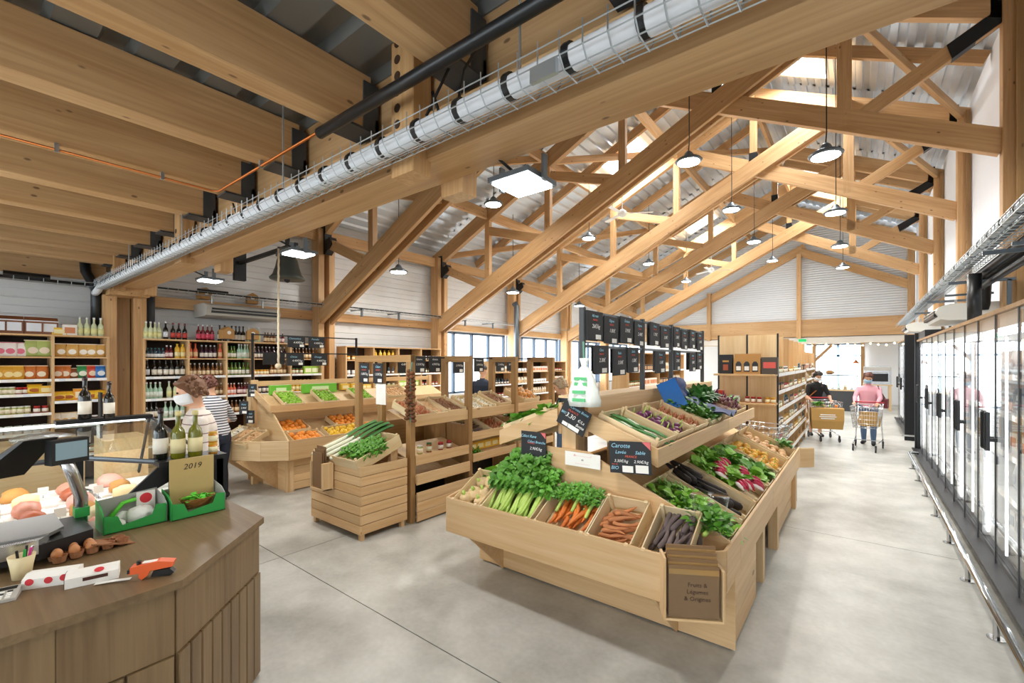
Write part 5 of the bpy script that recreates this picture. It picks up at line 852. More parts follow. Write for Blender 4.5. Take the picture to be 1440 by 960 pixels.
chalkboard(cm((-1.78, 3.07, 1.46)) @ M.Rotation(.42, 4, 'Y'), .26, .2, 'tilted slate priced 3.30 per bunch on the island post', [('Carotte Botte', .1, .36, .15, BL), ('FRANCE', -.08, .2, .13, RD), ('3.30', -.12, .0, .26, W), ('€/La', .28, .0, .17, W), ('Botte', .3, -.2, .17, W), ('BIO', -.38, .02, .14, BL)], ((.12, -.38, .4, .16), (-.2, -.38, .2, .14)))
chalkboard(cm((-2.16, 3.06, 1.215)), .25, .2, 'slate for celeriac and celery behind the celery leaves', [('Céleri Rave', -.2, .3, .17, BL), ('Céleri Branche', .12, .08, .15, BL), ('FRANCE', -.1, .02, .1, RD), ('2.90€/kg', .1, -.2, .17, W)], (), corner=True)
nt = thing('paper_notice', 'white notice card with red and black print on the island divider', 'notice', (-1.71, 3.085, 1.135), 0); G().box(-.155, .155, 0, .004, -.055, .055).obj('card', 'paper', nt)
for (s, z, sz, m_) in (('En - - - - - - - - - !', .03, .022, 'chalk_red'), ('du', .0, .02, 'black_plastic'), ('- - - - - - - - - -', -.03, .022, 'chalk_red')): link('print', glyphs(s, sz, m_), nt, (0, -.001, z), (PI / 2, 0, 0))
# steel frame with two rows of boards above the island
fr_ = thing('slate_rack', 'dark steel frame over the island spine carrying two rows of slates', 'frame')
for y in (3.17, 4.42, 5.3, 6.62): G().box(-1.775, -1.735, y - .02, y + .02, 1.62, 2.34).obj('post', 'dark_grey', fr_)
for z in (2.31, 2.03): G().box(-1.76, -1.745, 3.17, 6.62, z - .012, z + .012).obj('rail', 'grey_steel', fr_)
nm_ = ['Ail rosé', 'Oignon', 'Échalote', 'Oignon', 'Panais', 'Chou', 'Persil', 'Navet', 'Fenouil', 'Bette', 'Chou', 'Radis', 'Salade', 'Poireau', 'Navet', 'Persil', 'Oignon']; pr = ['26€/kg', '1.80€', '3.95€', '2.40€', '1.95€', '3.50€', '2.80€', '2.30€', '4.20€', '3.10€', '2.30€', '3.50€', '1.50€', '1.10€', '2.95€', '1.80€', '2.10€']
bi = 0
for zr, spans in ((2.2, [(3.19, 3.47), (3.5, 3.78), (3.83, 4.11), (4.15, 4.40), (4.56, 4.83), (4.87, 5.16), (5.32, 5.53), (5.6, 5.84), (5.94, 6.18), (6.27, 6.54)]), (1.92, [(3.31, 3.58), (3.67, 3.95), (3.99, 4.25), (4.71, 5.03), (5.33, 5.56), (5.93, 6.2), (6.25, 6.5)])):
    for i, (a, b_) in enumerate(spans):
        chalkboard(cm((-1.725, (a + b_) / 2, zr - (.02 * (i % 2))), PI / 2) @ M.Rotation(R(-.03, .03), 4, 'Y'), b_ - a, .24, '%s-row slate on the island frame, %s from left' % ('upper' if zr > 2 else 'lower', ORD[i]), [(nm_[bi], 0, .34, .14, BL), ('FRANCE', 0, .2, .09, RD), (pr[bi], .05, -.02, .2, W)], ((.2, -.38, .32, .16),)); bi += 1
        bb = G().box(-.003, .003, -.11, .11, -.12, .12).obj('blank_board', 'black_plastic', fr_, False, (-1.79, (a + b_) / 2 + .05, zr))
# plastic bag bundle
pb = thing('bag_bundle', 'knotted bundle of white plastic bags with green print hung at the frame end', 'plastic bags', (-1.68, 3.06, 1.56)); mat('white_film', 'eef2ea', .35, bump=.8, scale=22)
g = G(); rr = random.Random(9)
for z, a in ((0, .125), (.05, .13), (.12, .115), (.2, .09), (.27, .06), (.31, .025), (.34, .03), (.36, .035)): pass
g.ring([[(a * (1 + .12 * math.sin(5 * t + z * 20)) * math.cos(t), a * .6 * (1 + .1 * math.sin(7 * t)) * math.sin(t), z) for t in [2 * PI * j / 20 for j in range(20)]] for z, a in ((0, .125), (.05, .13), (.12, .118), (.2, .095), (.27, .06), (.31, .022), (.34, .03), (.37, .038))]); g.obj('bags', 'white_film', pb, True)
for i, z in enumerate((.04, .1, .16, .2)): G().box(-.055, .055, -.088 + .03 * (z > .15), -.08 + .02 * (z > .15), z, z + .025).obj('green_print', cmat('bag_green', '5ab878', .5), pb)
G().tube([(0, 0, .33), (-.02, .03, .42), (-.04, .06, .5)], .008, 6).obj('string', cmat('twine', '5a8a78', .7), pb)
# ================================================================ middle stand with wooden frames
ms = thing('tiered_stand', 'tiered pine stand with open goalpost frames for onions and mushrooms', 'display stand'); YS = [3.43, 4.42, 5.45, 6.5]
for i, y in enumerate(YS):
    for x in ((-4.2, -4.76, -5.26) if i == 0 else (-4.2, -4.66)): board('frame_post', x - .045, x + .045, y - .035, y + .035, 0, 1.98, 'oak', ms)
    board('frame_rail', (-5.3 if i == 0 else -4.7), -4.155, y - .036, y + .036, 1.9, 1.985, 'oak', ms)
    if i: board('divider', -5.1, -4.25, y - .012, y + .012, .1, 1.05, 'oak', ms)
def tier(y0, y1, z0, z1, x=-4.17, depth=.5, rise=.14, sgn=1):
    board('tier_fascia', x - .02, x, y0, y1, z0, z1, 'pine', ms)
    slopeboard('tier_tray', [(x - .02, y0, z0 + .03), (x - .02, y1, z0 + .03), (x - .02 - depth, y1, z0 + .03 + rise), (x - .02 - depth, y0, z0 + .03 + rise)], .012, 'ply', ms)
for i in range(3):
    a, b_ = YS[i] + .04, YS[i + 1] - .04
    tier(a, b_, 1.13, 1.26)
    if i == 0: tier(a, b_, .67, .79, -4.15); tier(a, b_, .44, .57, -4.13)
    else: tier(a, b_, .83, .94); tier(a, b_, .54, .65, -4.14)
for i in range(3): board('bin_plank', -4.12, -4.1, YS[0] + .02, YS[1] + .1, .02 + .115 * i, .13 + .115 * i, 'pine', ms)
board('bin_side', -4.6, -4.12, YS[1] + .08, YS[1] + .1, .02, .36, 'pine', ms); board('back_wall', -5.12, -5.1, YS[0], YS[3], .1, 1.1, 'oak', ms)
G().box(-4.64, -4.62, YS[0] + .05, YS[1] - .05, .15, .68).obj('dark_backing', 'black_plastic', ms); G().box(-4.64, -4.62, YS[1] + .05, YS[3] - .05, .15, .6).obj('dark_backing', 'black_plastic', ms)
MTL = math.radians(20)
def mcrate(y, w_, z, lab, kind, nx, ny, item, grp, d=.44, x=-4.42, h=.1, layers=1, dz=.03, **k):
    mx = cm((x, y, z), PI / 2, MTL); crate(mx, w_, d, h, lab, 'crate', 'crates on the tiered stand'); 
    if kind: fill(mx, kind, nx, ny, w_ - .05, d - .05, .045, item, grp, layers, dz, **k)
    return mx
mcrate(3.64, .32, 1.25, 'crate of reddish shallots at the near end of the tiered stand', 'shallot', 5, 6, 'long reddish shallot at the near end of the tiered stand', 'stand shallots', scale=1.4)
mcrate(3.92, .2, 1.25, 'narrow crate of yellow finger potatoes on the tiered stand', 'potato', 4, 7, 'yellow finger potato on the tiered stand', 'finger potatoes', scale=.9)
mcrate(4.2, .32, 1.26, 'crate of small brown onions on the tiered stand', 'mushroom', 6, 7, 'small brown mushroom in the near bay of the tiered stand', 'small mushrooms')
mcrate(4.64, .32, 1.25, 'crate of white garlic on the tiered stand', 'garlic', 5, 6, 'white garlic bulb in the tall crate of the stand', 'garlic bulbs'); mcrate(4.9, .18, 1.25, 'narrow crate of loose garlic on the tiered stand', 'garlic', 3, 6, 'loose garlic bulb beside the mushroom basket', 'loose garlic')
mcrate(5.2, .3, 1.28, 'crate of golden chanterelles on the tiered stand', 'mushroom', 5, 6, 'golden chanterelle on the tiered stand', 'chanterelles', scale=1.1)
mcrate(5.9, .42, 1.3, 'tilted crate of yellow onions on the tiered stand', 'onion', 4, 4, 'yellow onion in the tilted crate of the stand', 'yellow onions', layers=2, dz=.06)
for i, (y, z, k_) in enumerate(((3.7, .78, 'pickle_jar'), (3.85, .78, 'sauce_jar'), (4.05, .78, 'jam_jar'), (4.2, .78, 'jam_jar'))): put(k_, (-4.35, y, z - .03), '%s on the middle tray of the tiered stand, %s from left' % (k_.replace('_', ' '), ORD[i]), 'jars on the stand')
mx = mcrate(4.7, .4, .9, 'crate of dark peppers on the second tray of the stand', 'dark_carrot', 2, 6, 'dark chilli on the second tray of the stand', 'dark chillies', rot=0.1)
mcrate(5.15, .4, .9, 'crate of red chillies on the second tray of the stand', 'shallot', 5, 6, 'small red chilli heap item on the second tray', 'red chillies', scale=.9)
for i in range(5): put('yellow_carton', (-4.32, 4.6 + .16 * i, .66), 'yellow packet on the lowest tray of the tiered stand, %s from left' % ORD[i], 'yellow packets', F)
for i in range(3): o = put('lettuce1', (-4.32, 5.62 + .3 * i, .97), 'green cabbage on the second tray of the third stand bay, %s from left' % ORD[i], 'stand cabbages')
put('herb_tuft', (-4.3, 4.62, .5), 'potted basil standing by the low bin of the stand', 'potted basil').scale = (1, 1, 1.8)
gl = thing('bulb_braid', 'long braid of dried brown mushrooms hanging on the near frame post', 'braid', (-4.13, 3.375, 1.2)); rr = random.Random(2)
for i in range(26):
    a = (-1) ** i * .035 + rr.uniform(-.01, .01); G().ball((a, rr.uniform(-.03, .01), .02 + i * .023), .038, 10, 6, (1, .8, .62)).obj('dried_bulb', 'fig_brown', gl, True)
G().tube([(0, 0, 0), (0, 0, .62), (-.01, .03, .7)], .008, 6).obj('string', 'c_twine', gl)
nt = thing('paper_notice', 'white sheet of red and black print on the bin-side frame post', 'notice', (-4.72, 3.385, 1.5)); G().box(-.1, .1, 0, .003, -.13, .13).obj('sheet', 'paper', nt)
for i in range(6): link('print', glyphs('- - - - -', .02, 'chalk_red'), nt, (0, -.001, .07 - .03 * i), (PI / 2, 0, 0)) if i < 3 else None
for i, (x, lab, p_) in enumerate(((-5.06, 'slate priced 1.80 on the left post of the near frame', '1.80€/kg'), (-4.76, 'slate priced 1.55 on the middle post of the near frame', '1.55€/kg'))): chalkboard(cm((x, 3.37, 1.76)), .2, .25, lab, [('Poireau' if i == 0 else 'Céleri', 0, .32, .16, BL), ('FRANCE', 0, .16, .1, RD), (p_, .05, -.05, .17, W)], ((.2, -.36, .4, .16),))
for i, (y, z, p_) in enumerate(((3.68, 1.87, '4.40'), (3.92, 1.87, '3.55'), (4.2, 1.87, '4.95'), (4.66, 1.85, '2.95'), (5.1, 1.86, '3.95'), (5.62, 1.86, '2.10'), (5.9, 1.86, '8.90'))): chalkboard(cm((-4.62, y, z), PI / 2), .22, .22, 'slate priced %s hung in the tiered stand frame' % p_, [('Champignon' if i > 2 else 'Échalote', 0, .3, .13, W), (p_ + '€/kg', .05, 0, .18, W)], ((.22, -.34, .3, .2),))
for y0, y1 in ((3.46, 4.4), (4.45, 5.42), (5.48, 6.48)): G().box(-4.635, -4.625, y0, y1, 1.95, 1.97).obj('hanging_rail', 'black_steel', ms)
# ================================================================ fruit stand
fs = thing('fruit_stand', 'pine fruit stand with limes above and citrus below, angled wing at its end', 'display stand')
board('lower_fascia', -6.41, -6.39, 3.05, 6.6, .5, .78, 'pine', fs)
for p, q in (((-6.4, 3.05), (-6.66, 2.78)), ((-6.66, 2.78), (-7.05, 2.56)), ((-7.05, 2.56), (-7.34, 2.5)), ((-7.34, 2.5), (-7.75, 2.5))): timber('wing_fascia', (p[0], p[1], .64), (q[0], q[1], .64), .02, .28, 'ply', fs)
board('base_leg', -6.63, -6.56, 3.1, 3.2, 0, .5, 'pine', fs)
for i in range(4): board('base_plank', -6.60, -6.58, 3.2, 6.6, .02 + i * .115, .13 + i * .115, 'pine', fs)
G().prism([(2.55, .5), (3.12, .0), (3.12, .5)], -6.92, -6.9, 'x').obj('bracket', 'pine', fs); G().prism([(2.53, .5), (3.12, .0), (3.12, .5)], -7.42, -7.4, 'x').obj('bracket', 'pine', fs)
board('base_end', -7.8, -6.56, 3.12, 3.14, 0, .5, 'pine', fs)
G().prism([(-6.42, .78), (-6.42, .5), (-7.8, .5), (-7.8, 1.45), (-7.5, 1.45), (-7.2, 1.38)], 3.04, 3.06, 'y').obj('divider_board', 'ply', fs)
slopeboard('lower_tray', [(-6.41, 3.06, .58), (-6.41, 6.6, .58), (-7.3, 6.6, .95), (-7.3, 3.06, .95)], .015, 'ply', fs); slopeboard('upper_tray', [(-6.86, 3.0, 1.17), (-6.86, 6.6, 1.17), (-7.4, 6.6, 1.4), (-7.4, 3.0, 1.4)], .015, 'ply', fs)
board('upper_fascia', -6.87, -6.85, 3.0, 6.6, 1.15, 1.26, 'pine', fs); slopeboard('upper_end', [(-6.86, 2.99, 1.15), (-6.86, 2.99, 1.26), (-7.45, 2.99, 1.5), (-7.45, 2.99, 1.38)], .015, 'pine', fs)
for y in (3.02, 4.8, 6.6): board('back_post', -7.5, -7.42, y - .04, y + .04, 0, 1.62, 'pine', fs)
board('back_rail', -7.47, -7.44, 3.0, 6.6, 1.52, 1.6, 'pine', fs); board('back_panel', -7.82, -7.8, 3.06, 6.6, 0, 1.1, 'pine', fs); slopeboard('wing_tray', [(-6.7, 2.82, .58), (-6.5, 3.04, .6), (-7.75, 3.04, .78), (-7.75, 2.52, .6)], .012, 'ply', fs)
mat('lime_card', '6fc43a', .5)
for i, (y, w_) in enumerate(((3.2, .32), (3.72, .6))): bx = thing('green_carton', 'bright green fruit carton behind the limes, %s from left' % ORD[i], 'carton', (-7.35, y + w_ / 2, 1.4), 0, 'green cartons'); G().box(-.04, .04, -w_ / 2, w_ / 2, -.02, .13).obj('carton', 'lime_card', bx); G().box(.04, .042, -w_ * .25, w_ * .25, .03, .09).obj('pale_print', cmat('lprint', 'd6efb8', .5), bx); G().box(-.04, .04, -w_ / 2, w_ / 2, .13, .133).obj('lid_edge', cmat('lprint', 'd6efb8', .5), bx)
for i in range(2): put('yellow_carton', (-7.36, 4.5 + .2 * i, 1.4), 'yellow packet behind the limes, %s from left' % ORD[i], 'yellow packs on the fruit stand', F)
FT2 = math.radians(24)
for i, y in enumerate((3.35, 3.95, 4.62)):
    mx = cm((-7.06, y, 1.29), PI / 2, FT2); crate(mx, .3, .42, .07, 'white crate of limes on the fruit stand, %s from left' % ORD[i], 'crate', 'lime crates'); fill(mx, 'lime', 5, 6, .26, .37, .045, 'green lime in the %s lime crate of the fruit stand' % ORD[i], 'limes', 1, .04, seed=i)
mx = cm((-7.06, 5.35, 1.29), PI / 2, FT2); crate(mx, .5, .42, .09, 'crate of nuts on the fruit stand beyond the limes'); fill(mx, 'potato', 7, 6, .44, .36, .04, 'brown nut on the fruit stand beyond the limes', 'nuts', scale=.6)
for i, (x, y, kind, w_) in enumerate(((-6.62, 3.42, 'orange', .48), (-6.98, 3.34, 'orange', .46), (-6.66, 4.05, 'lemon', .6), (-6.98, 4.25, 'orange', .5), (-6.66, 4.75, 'orange', .5))):
    mx = cm((x, y, .70 + (-6.62 - x) * .42), PI / 2, math.radians(20)); crate(mx, w_, .36, .09, '%s crate on the lower fruit tray, %s of five' % (kind, ORD[i]), 'crate', 'citrus crates'); fill(mx, kind, 5 if kind == 'orange' else 7, 4, w_ - .06, .32, .055, '%s in the %s citrus crate of the fruit stand' % ('lemon' if kind == 'lemon' else 'orange', ORD[i]), 'citrus fruit', 1, .05, seed=i + 3)
for i, (x, y, kind, sc_, lab) in enumerate(((-7.0, 2.8, 'potato', .62, 'peanuts'), (-7.32, 2.82, 'potato', .75, 'walnuts'), (-7.62, 2.82, 'garlic', .7, 'pale mushrooms'))):
    mx = cm((x, y, .74), .25, math.radians(22)); crate(mx, .26, .4, .08, 'small crate of %s in the angled wing of the fruit stand' % lab, 'crate', 'wing crates'); fill(mx, kind, 5, 7, .22, .35, .04, '%s kernel in the wing crate of the fruit stand' % lab, lab, scale=sc_)
sp_ = thing('sign_post', 'steel sign frame with slates behind the fruit stand', 'frame')
for y in (3.05, 4.9): G().box(-7.62, -7.59, y - .015, y + .015, 0, 2.36).obj('post', 'black_steel', sp_)
for z in (2.34, 2.05): G().box(-7.61, -7.6, 3.05, 4.9, z - .01, z + .01).obj('rail', 'black_steel', sp_)
for i, (y, z, s) in enumerate(((3.74, 2.25, 'Clémentine'), (4.1, 2.25, 'Pomelo'), (3.72, 1.94, 'Citron'), (4.15, 1.94, 'Orange'))): chalkboard(cm((-7.58, y, z), PI / 2), .3, .2, 'slate reading %s over the fruit stand' % s, [(s, -.1, .25, .22, BL), ('4.40€/kg', .1, -.08, .24, W)], ((.3, -.34, .24, .2),))
for i in range(3): G().box(-7.6, -7.59, 3.2, 3.55, 1.86, 2.04).obj('blank_board', 'black_plastic', sp_) if i == 0 else None
for i, (x, y, z) in enumerate(((-7.42, 2.97, 1.46), (-7.45, 2.86, 1.2), (-7.38, 2.92, 1.06))): chalkboard(cm((x, y, z), .5), .15, .2, 'small slate on the fruit stand end, %s from the top' % ORD[i], [('Noix' if i else 'Ail', 0, .25, .2, BL), ('5.90€', 0, -.02, .2, W)], ((.1, -.34, .5, .2),))
# ================================================================ shoppers and staff
hb_ = G(); hb_.ring([[(x, y, z) for x, y in ((-.06, -.16), (.06, -.16), (.06, .16), (-.06, .16))] for z in (0, .1, .2)]); hb_.v = [(x + .29, y + .02, z + .86) for x, y, z in hb_.v]
mat('burgundy', '6e2430', .5); mat('tan_leather', 'a8622e', .5)
st_ = G().tube([(.29, -.1, 1.05), (.22, -.1, 1.2), (.17, -.02, 1.36), (.2, .08, 1.25), (.29, .14, 1.05)], .012, 6)
place_person('pink', (.16, 13.25, 0), -.12, 'shopper in a pink top and jeans pushing a shopping cart with both hands', [('handbag', hb_.mesh('handbag', 'burgundy')), ('bag_strap', st_.mesh('bag_strap', 'burgundy', True))])
st2 = G().tube([(-.26, 0, .86), (-.1, -.2, 1.1), (.1, -.2, 1.3), (.14, -.08, 1.4), (.05, .08, 1.2), (-.2, .12, .95)], .012, 6)
hb2 = G().box(-.34, -.24, -.12, .14, .64, .9)
place_person('black', (-.92, 13.95, 0), .35, 'shopper in a black T-shirt and tan shorts leaning over a cart', [('shoulder_bag', hb2.mesh('shoulder_bag', 'tan_leather')), ('bag_strap', st2.mesh('bag_strap', 'tan_leather', True))])
place_person('staff', (-4.72, 1.5, 0), -math.radians(14), 'woman in a cream jumper and white face mask standing beside the deli case')
ap = G().box(-.12, .12, -.15, -.14, .7, 1.1)
place_person('staff2', (-6.98, 2.36, 0), math.radians(-65), 'woman in a striped top and blue mask reaching into the nut crates')
place_person('man', (-6.7, 7.5, 0), math.radians(200), 'man in a dark jacket with shaved head behind the tiered stand')
place_person('blond', (-3.62, 5.95, 0), math.radians(-70), 'person with curly fair hair choosing vegetables beside the far island tray')
def cart(loc, rotz, label):
    t_ = thing('shopping_cart', label, 'shopping cart', loc, rotz, 'shopping carts'); g = G(); W2 = .24
    def quad(z, t): w_ = W2 * (.82 + .18 * t); y0 = -.42 + .1 * (1 - t); y1 = .36; return [(-w_, y0, z), (w_, y0, z), (w_, y1, z), (-w_, y1, z), (-w_, y0, z)]
    for i in range(6): z = .5 + .09 * i; g.tube(quad(z, i / 5), .005 if i < 5 else .009, 6)
    lo, hi = quad(.5, 0), quad(.95, 1)
    for s_ in range(4):
        for i in range(11):
            u = i / 10; a = V(lo[s_]).lerp(V(lo[s_ + 1]), u); b_ = V(hi[s_]).lerp(V(hi[s_ + 1]), u); g.tube([a, b_], .003, 4)
    for i in range(9): u = i / 8; a = V(lo[0]).lerp(V(lo[1]), u); b_ = V(lo[3]).lerp(V(lo[2]), u); g.tube([a, b_], .003, 4)
    o = g.obj('wire_basket', 'chrome', t_, True); o['kind'] = 'stuff'
    G().tube([(-.26, .42, 1.0), (.26, .42, 1.0)], .017, 8).obj('handle', mat('red_handle', 'b0303c', .4), t_, True)
    for sx in (-1, 1): G().tube([(sx * .25, .42, 1.0), (sx * .24, .36, .95), (sx * .22, .34, .5), (sx * .24, .38, .14)], .012, 8).obj('side_frame', 'chrome', t_, True); G().tube([(sx * .24, .38, .2), (sx * .19, -.36, .16), (sx * .19, -.36, .12)], .011, 8).obj('base_frame', 'chrome', t_, True)
    G().tube([(-.22, .1, .19), (.22, .1, .19)], .009, 6).obj('cross_bar', 'chrome', t_)
    for x, y in ((-.24, .38), (.24, .38), (-.19, -.36), (.19, -.36)): w_ = G().tube([(x - .012, y, .055), (x + .012, y, .055)], .055, 14).obj('wheel', 'black_plastic', t_); G().box(x - .018, x + .018, y - .012, y + .012, .06, .15).obj('caster_fork', 'dark_grey', w_)
    return t_
cart((.12, 12.4, 0), -.12, 'empty-looking wire cart with a brown paper bag, pushed by the shopper in pink'); cart((-.68, 13.35, 0), .35, 'wire cart behind the large kraft carrier, pushed by the shopper in black'); cart((-1.28, 7.75, 0), 1.25, 'wire cart with plastic bags parked past the far end of the vegetable island')
kb = thing('carrier_bag', 'large kraft carrier bag with white print hanging across the front cart', 'bag', (-.62, 12.93, .32), .3); g = G().ring([[(x * a, y * b_, z) for x, y in ((-.33, -.1), (.33, -.1), (.33, .1), (-.33, .1))] for z, a, b_ in ((0, .93, .6), (.2, .98, 1), (.48, 1, .8), (.5, 1.0, .5))]); g.obj('bag_body', cmat('kraft_bag', 'c09654', .75, bump=.5, scale=12), kb)
for i, (z, w_) in enumerate(((.33, .3), (.285, .34), (.24, .28))): G().box(-w_ / 2, w_ / 2, -.103, -.1, z, z + .022).obj('white_print', 'paper', kb)
for i in range(4): put(('lettuce1', 'onion', 'lime', 'orange')[i], (-.8 + .12 * i, 12.93 + .03 * i, .86), '%s sticking out of the kraft carrier bag' % ('green lettuce', 'onion', 'lime', 'orange')[i], 'goods in the carrier').scale = (.8,) * 3
kb = thing('paper_bag', 'folded brown paper bag lying in the cart of the shopper in pink', 'bag', (.16, 12.4, .52), .4); g = G().ring([[(x * a, y * a, z) for x, y in ((-.16, -.1), (.16, -.1), (.16, .1), (-.16, .1))] for z, a in ((0, 1), (.12, 1.05), (.25, .85), (.3, .9))]); g.obj('bag_body', 'c_kraft_bag', kb); G().box(-.14, .14, -.08, .08, .3, .303).obj('folded_edge', 'c_kraft_edge', kb)
kb = lump(90, .17, .24, .12, 14, 8).obj('produce_bag', 'white_film', None, True, (-1.28, 7.75, .52)); tag(kb, 'pale plastic produce bag lying in the parked cart', 'bag')
# ================================================================ back room
def bw(x0, x1, n_): 
    wn = holder('window_%d' % n_); G().box(x0, x1, 26.02, 26.04, .1, 2.72).obj('pane', 'pane', wn)
    for x in (x0, (x0 + x1) / 2, x1): G().box(x - .05, x + .05, 25.95, 26.1, 0, 2.75).obj('mullion', 'frame_blue', wn)
    for z in (.08, 2.2, 2.74): G().box(x0, x1, 25.95, 26.1, z - .04, z + .04).obj('rail', 'frame_blue', wn)
for o in list(bpy.data.objects):
    if o.name in ('wall_back', 'ceiling_back', 'wall_back_side', 'wall_back_return'): bpy.data.objects.remove(o)
struct(G().box(-10.3, 2.6, gy + .3, 26.2, 2.76, 2.9).obj('ceiling_back', 'ply')); struct(G().box(-10.3, -3.6, 26, 26.2, 0, 2.8).obj('wall_back', 'white_wall')); struct(G().box(.12, 2.6, 26, 26.2, 0, 2.8).obj('wall_back_end', 'white_wall')); struct(G().box(2.4, 2.6, gy - 9, 26.2, 0, 2.9).obj('wall_back_side', 'white_wall'))
bw(-3.6, -1.75, 30); bw(-1.7, .1, 31)
for i, x in enumerate((-1.72, .1)): o = timber('back_post', (x, 25.6, 0), (x, 25.6, 2.75), .14, .14, 'glulam', None, up=(0, 1, 0)); tag(o, 'slim timber post in front of the far windows, %s of two' % ORD[i], 'post', 'far posts')
o = timber('knee_brace', (-1.7, 25.6, 1.95), (-1.0, 25.6, 2.72), .08, .12); tag(o, 'slanted knee brace beside the far windows', 'brace')
pc = thing('pastry_case', 'dark pastry counter with glass top in front of the far windows', 'display case', (-.62, 21.9, 0)); G().box(-.6, .55, -.35, .35, 0, .78).obj('body', 'dark_grey', pc); G().box(-.62, .57, -.37, .37, .78, .82).obj('counter_edge', 'ply', pc); G().add([(-.6, -.35, .82), (.55, -.35, .82), (.55, -.1, 1.38), (-.6, -.1, 1.38)], [(0, 1, 2, 3)]).obj('front_pane', 'case_glass', pc); G().box(-.6, .55, -.1, .35, 1.36, 1.39).obj('top_board', 'dark_grey', pc)
for x in (-.6, .55): G().tube([(x, -.35, .82), (x, -.1, 1.38)], .015, 6).obj('pane_edge', 'black_steel', pc)
for i in range(5): put(('paper_bag', 'glass_pot', 'mint_bottle', 'paper_bag', 'glass_pot')[i], (-1.05 + .2 * i, 21.75, .82), 'packed pastry in the dark far counter, %s from left' % ORD[i], 'pastries')
bk = thing('bread_basket', 'wire bread basket on the dark far counter', 'basket', (-.95, 22.1, 1.39)); g = G()
for z, r_ in ((.02, .16), (.08, .2), (.14, .23)): g.tube([(r_ * math.cos(q), r_ * .7 * math.sin(q), z) for q in [2 * PI * j / 16 for j in range(17)]], .006, 5)
for j in range(12): q = 2 * PI * j / 12; g.tube([(.16 * math.cos(q), .112 * math.sin(q), .02), (.23 * math.cos(q), .161 * math.sin(q), .14)], .004, 4)
g.obj('wire_basket', 'steel', bk)['kind'] = 'stuff'; lump(95, .15, .1, .09).obj('loaf', 'crust', bk, True, (0, 0, .03))
ov = thing('baking_oven', 'stainless baking oven on a wooden stand beside the far fridges', 'oven', (.55, 23.0, 0)); G().box(-.42, .42, -.35, .35, 1.02, 1.72).obj('housing', 'steel', ov); G().box(-.32, .32, -.36, -.35, 1.14, 1.45).obj('door_glass', 'black_plastic', ov); G().tube([(-.3, -.4, 1.5), (.3, -.4, 1.5)], .014, 8).obj('door_handle', 'chrome', ov); G().box(-.42, .42, -.36, -.35, 1.56, 1.7).obj('control_panel', 'grey_plastic', ov)
for x in (-.38, .38):
    for y in (-.3, .3): board('stand_leg', x - .04, x + .04, y - .04, y + .04, 0, .98, 'ply', ov)
board('stand_top', -.45, .45, -.38, .38, .98, 1.02, 'ply', ov)
pl = thing('cone_lamp', 'small cone pendant hanging in front of the bright far windows', 'lamp', (-.13, 24.5, 1.84)); G().lathe([(.16, 0), (.05, .1), (.025, .16)], 14).obj('lamp_shade', 'copper', pl, True); G().tube([(0, 0, .15), (0, 0, .93)], .006, 5).obj('cord', 'black_plastic', pl)
sl = thing('string_lights', 'string of small warm bulbs along the far lintel', 'lights', (0, 0, 0)); pts = [(-3.4 + .25 * i, 23.5, 2.715 - .05 * (i % 3 == 1) - .07 * (i % 3 == 2)) for i in range(20)]; G().tube(pts, .006, 5).obj('cable', 'black_plastic', sl)
for p in pts: G().ball((p[0], p[1], p[2] - .05), .035, 8, 5).obj('bulb', mat('warm_bulb', 'ffe2b0', .5, emit=8), sl, True)
# ================================================================ services overhead
ctg = thing('cable_tray', 'wire basket tray with a pale strapped duct along the big beam', 'cable tray')
G().tube([(-9.62, 1.52, 3.0), (-9.45, 1.52, 3.02), (-9.3, 1.53, 3.08), (1.7, 1.53, 3.1)], .05, 12).obj('duct', mat('duct', 'e6e8ec', .5), ctg, True)
g = G()
for dy, dz in ((-.085, .03), (-.08, -.03), (-.05, -.072), (.0, -.076), (.05, -.072), (.08, -.03), (.085, .03)): g.tube([(-9.3, 1.53 + dy, 3.1 + dz), (1.7, 1.53 + dy, 3.1 + dz)], .0035, 4)
x = -9.2
while x < 1.6: g.tube([(x, 1.53 + dy, 3.1 + dz) for dy, dz in ((-.085, .06), (-.085, -.03), (-.05, -.075), (.05, -.075), (.085, -.03), (.085, .06))], .0035, 4); x += .1
o = g.obj('wire_basket', 'zinc', ctg); o['kind'] = 'stuff'
x = -9.0
while x < 1.5: G().tube([(x - .015, 1.53, 3.1), (x + .015, 1.53, 3.1)], .057, 14).obj('strap', 'black_plastic', ctg); x += .3
for x in (-1.15, -3.3, -5.5, -7.6): G().tube([(x, 1.53, 3.05), (x, 1.53, 3.86)], .006, 6).obj('hanger_rod', 'zinc', ctg)
G().box(-1.02, -.9, 1.42, 1.44, 2.99, 3.05).obj('joint_plate', 'zinc', ctg); G().tube([(-1.75, 1.53, 3.16), (-1.66, 1.6, 3.4), (-1.6, 1.74, 3.6), (-1.56, 1.74, 3.58), (-1.55, 1.6, 3.35), (-1.52, 1.53, 3.15)], .008, 6).obj('loose_cable', 'black_plastic', ctg)
t_ = G().tube([(-2.72, 1.49, 3.36), (-1.72, 1.5, 3.365), (1.7, 1.53, 3.37)], .034, 12).obj('insulated_pipe', 'black_plastic', None, True); tag(t_, 'black insulated pipe under the joists in front of the big beam', 'pipe')
cpn = thing('copper_pipe', 'thin copper pipe clipped under the ceiling joists', 'pipe'); G().tube([(-4.43, -1.5, 3.385), (-4.43, 1.45, 3.385), (-4.38, 1.49, 3.385), (-2.72, 1.49, 3.375)], .009, 8).obj('tube', 'copper', cpn, True)
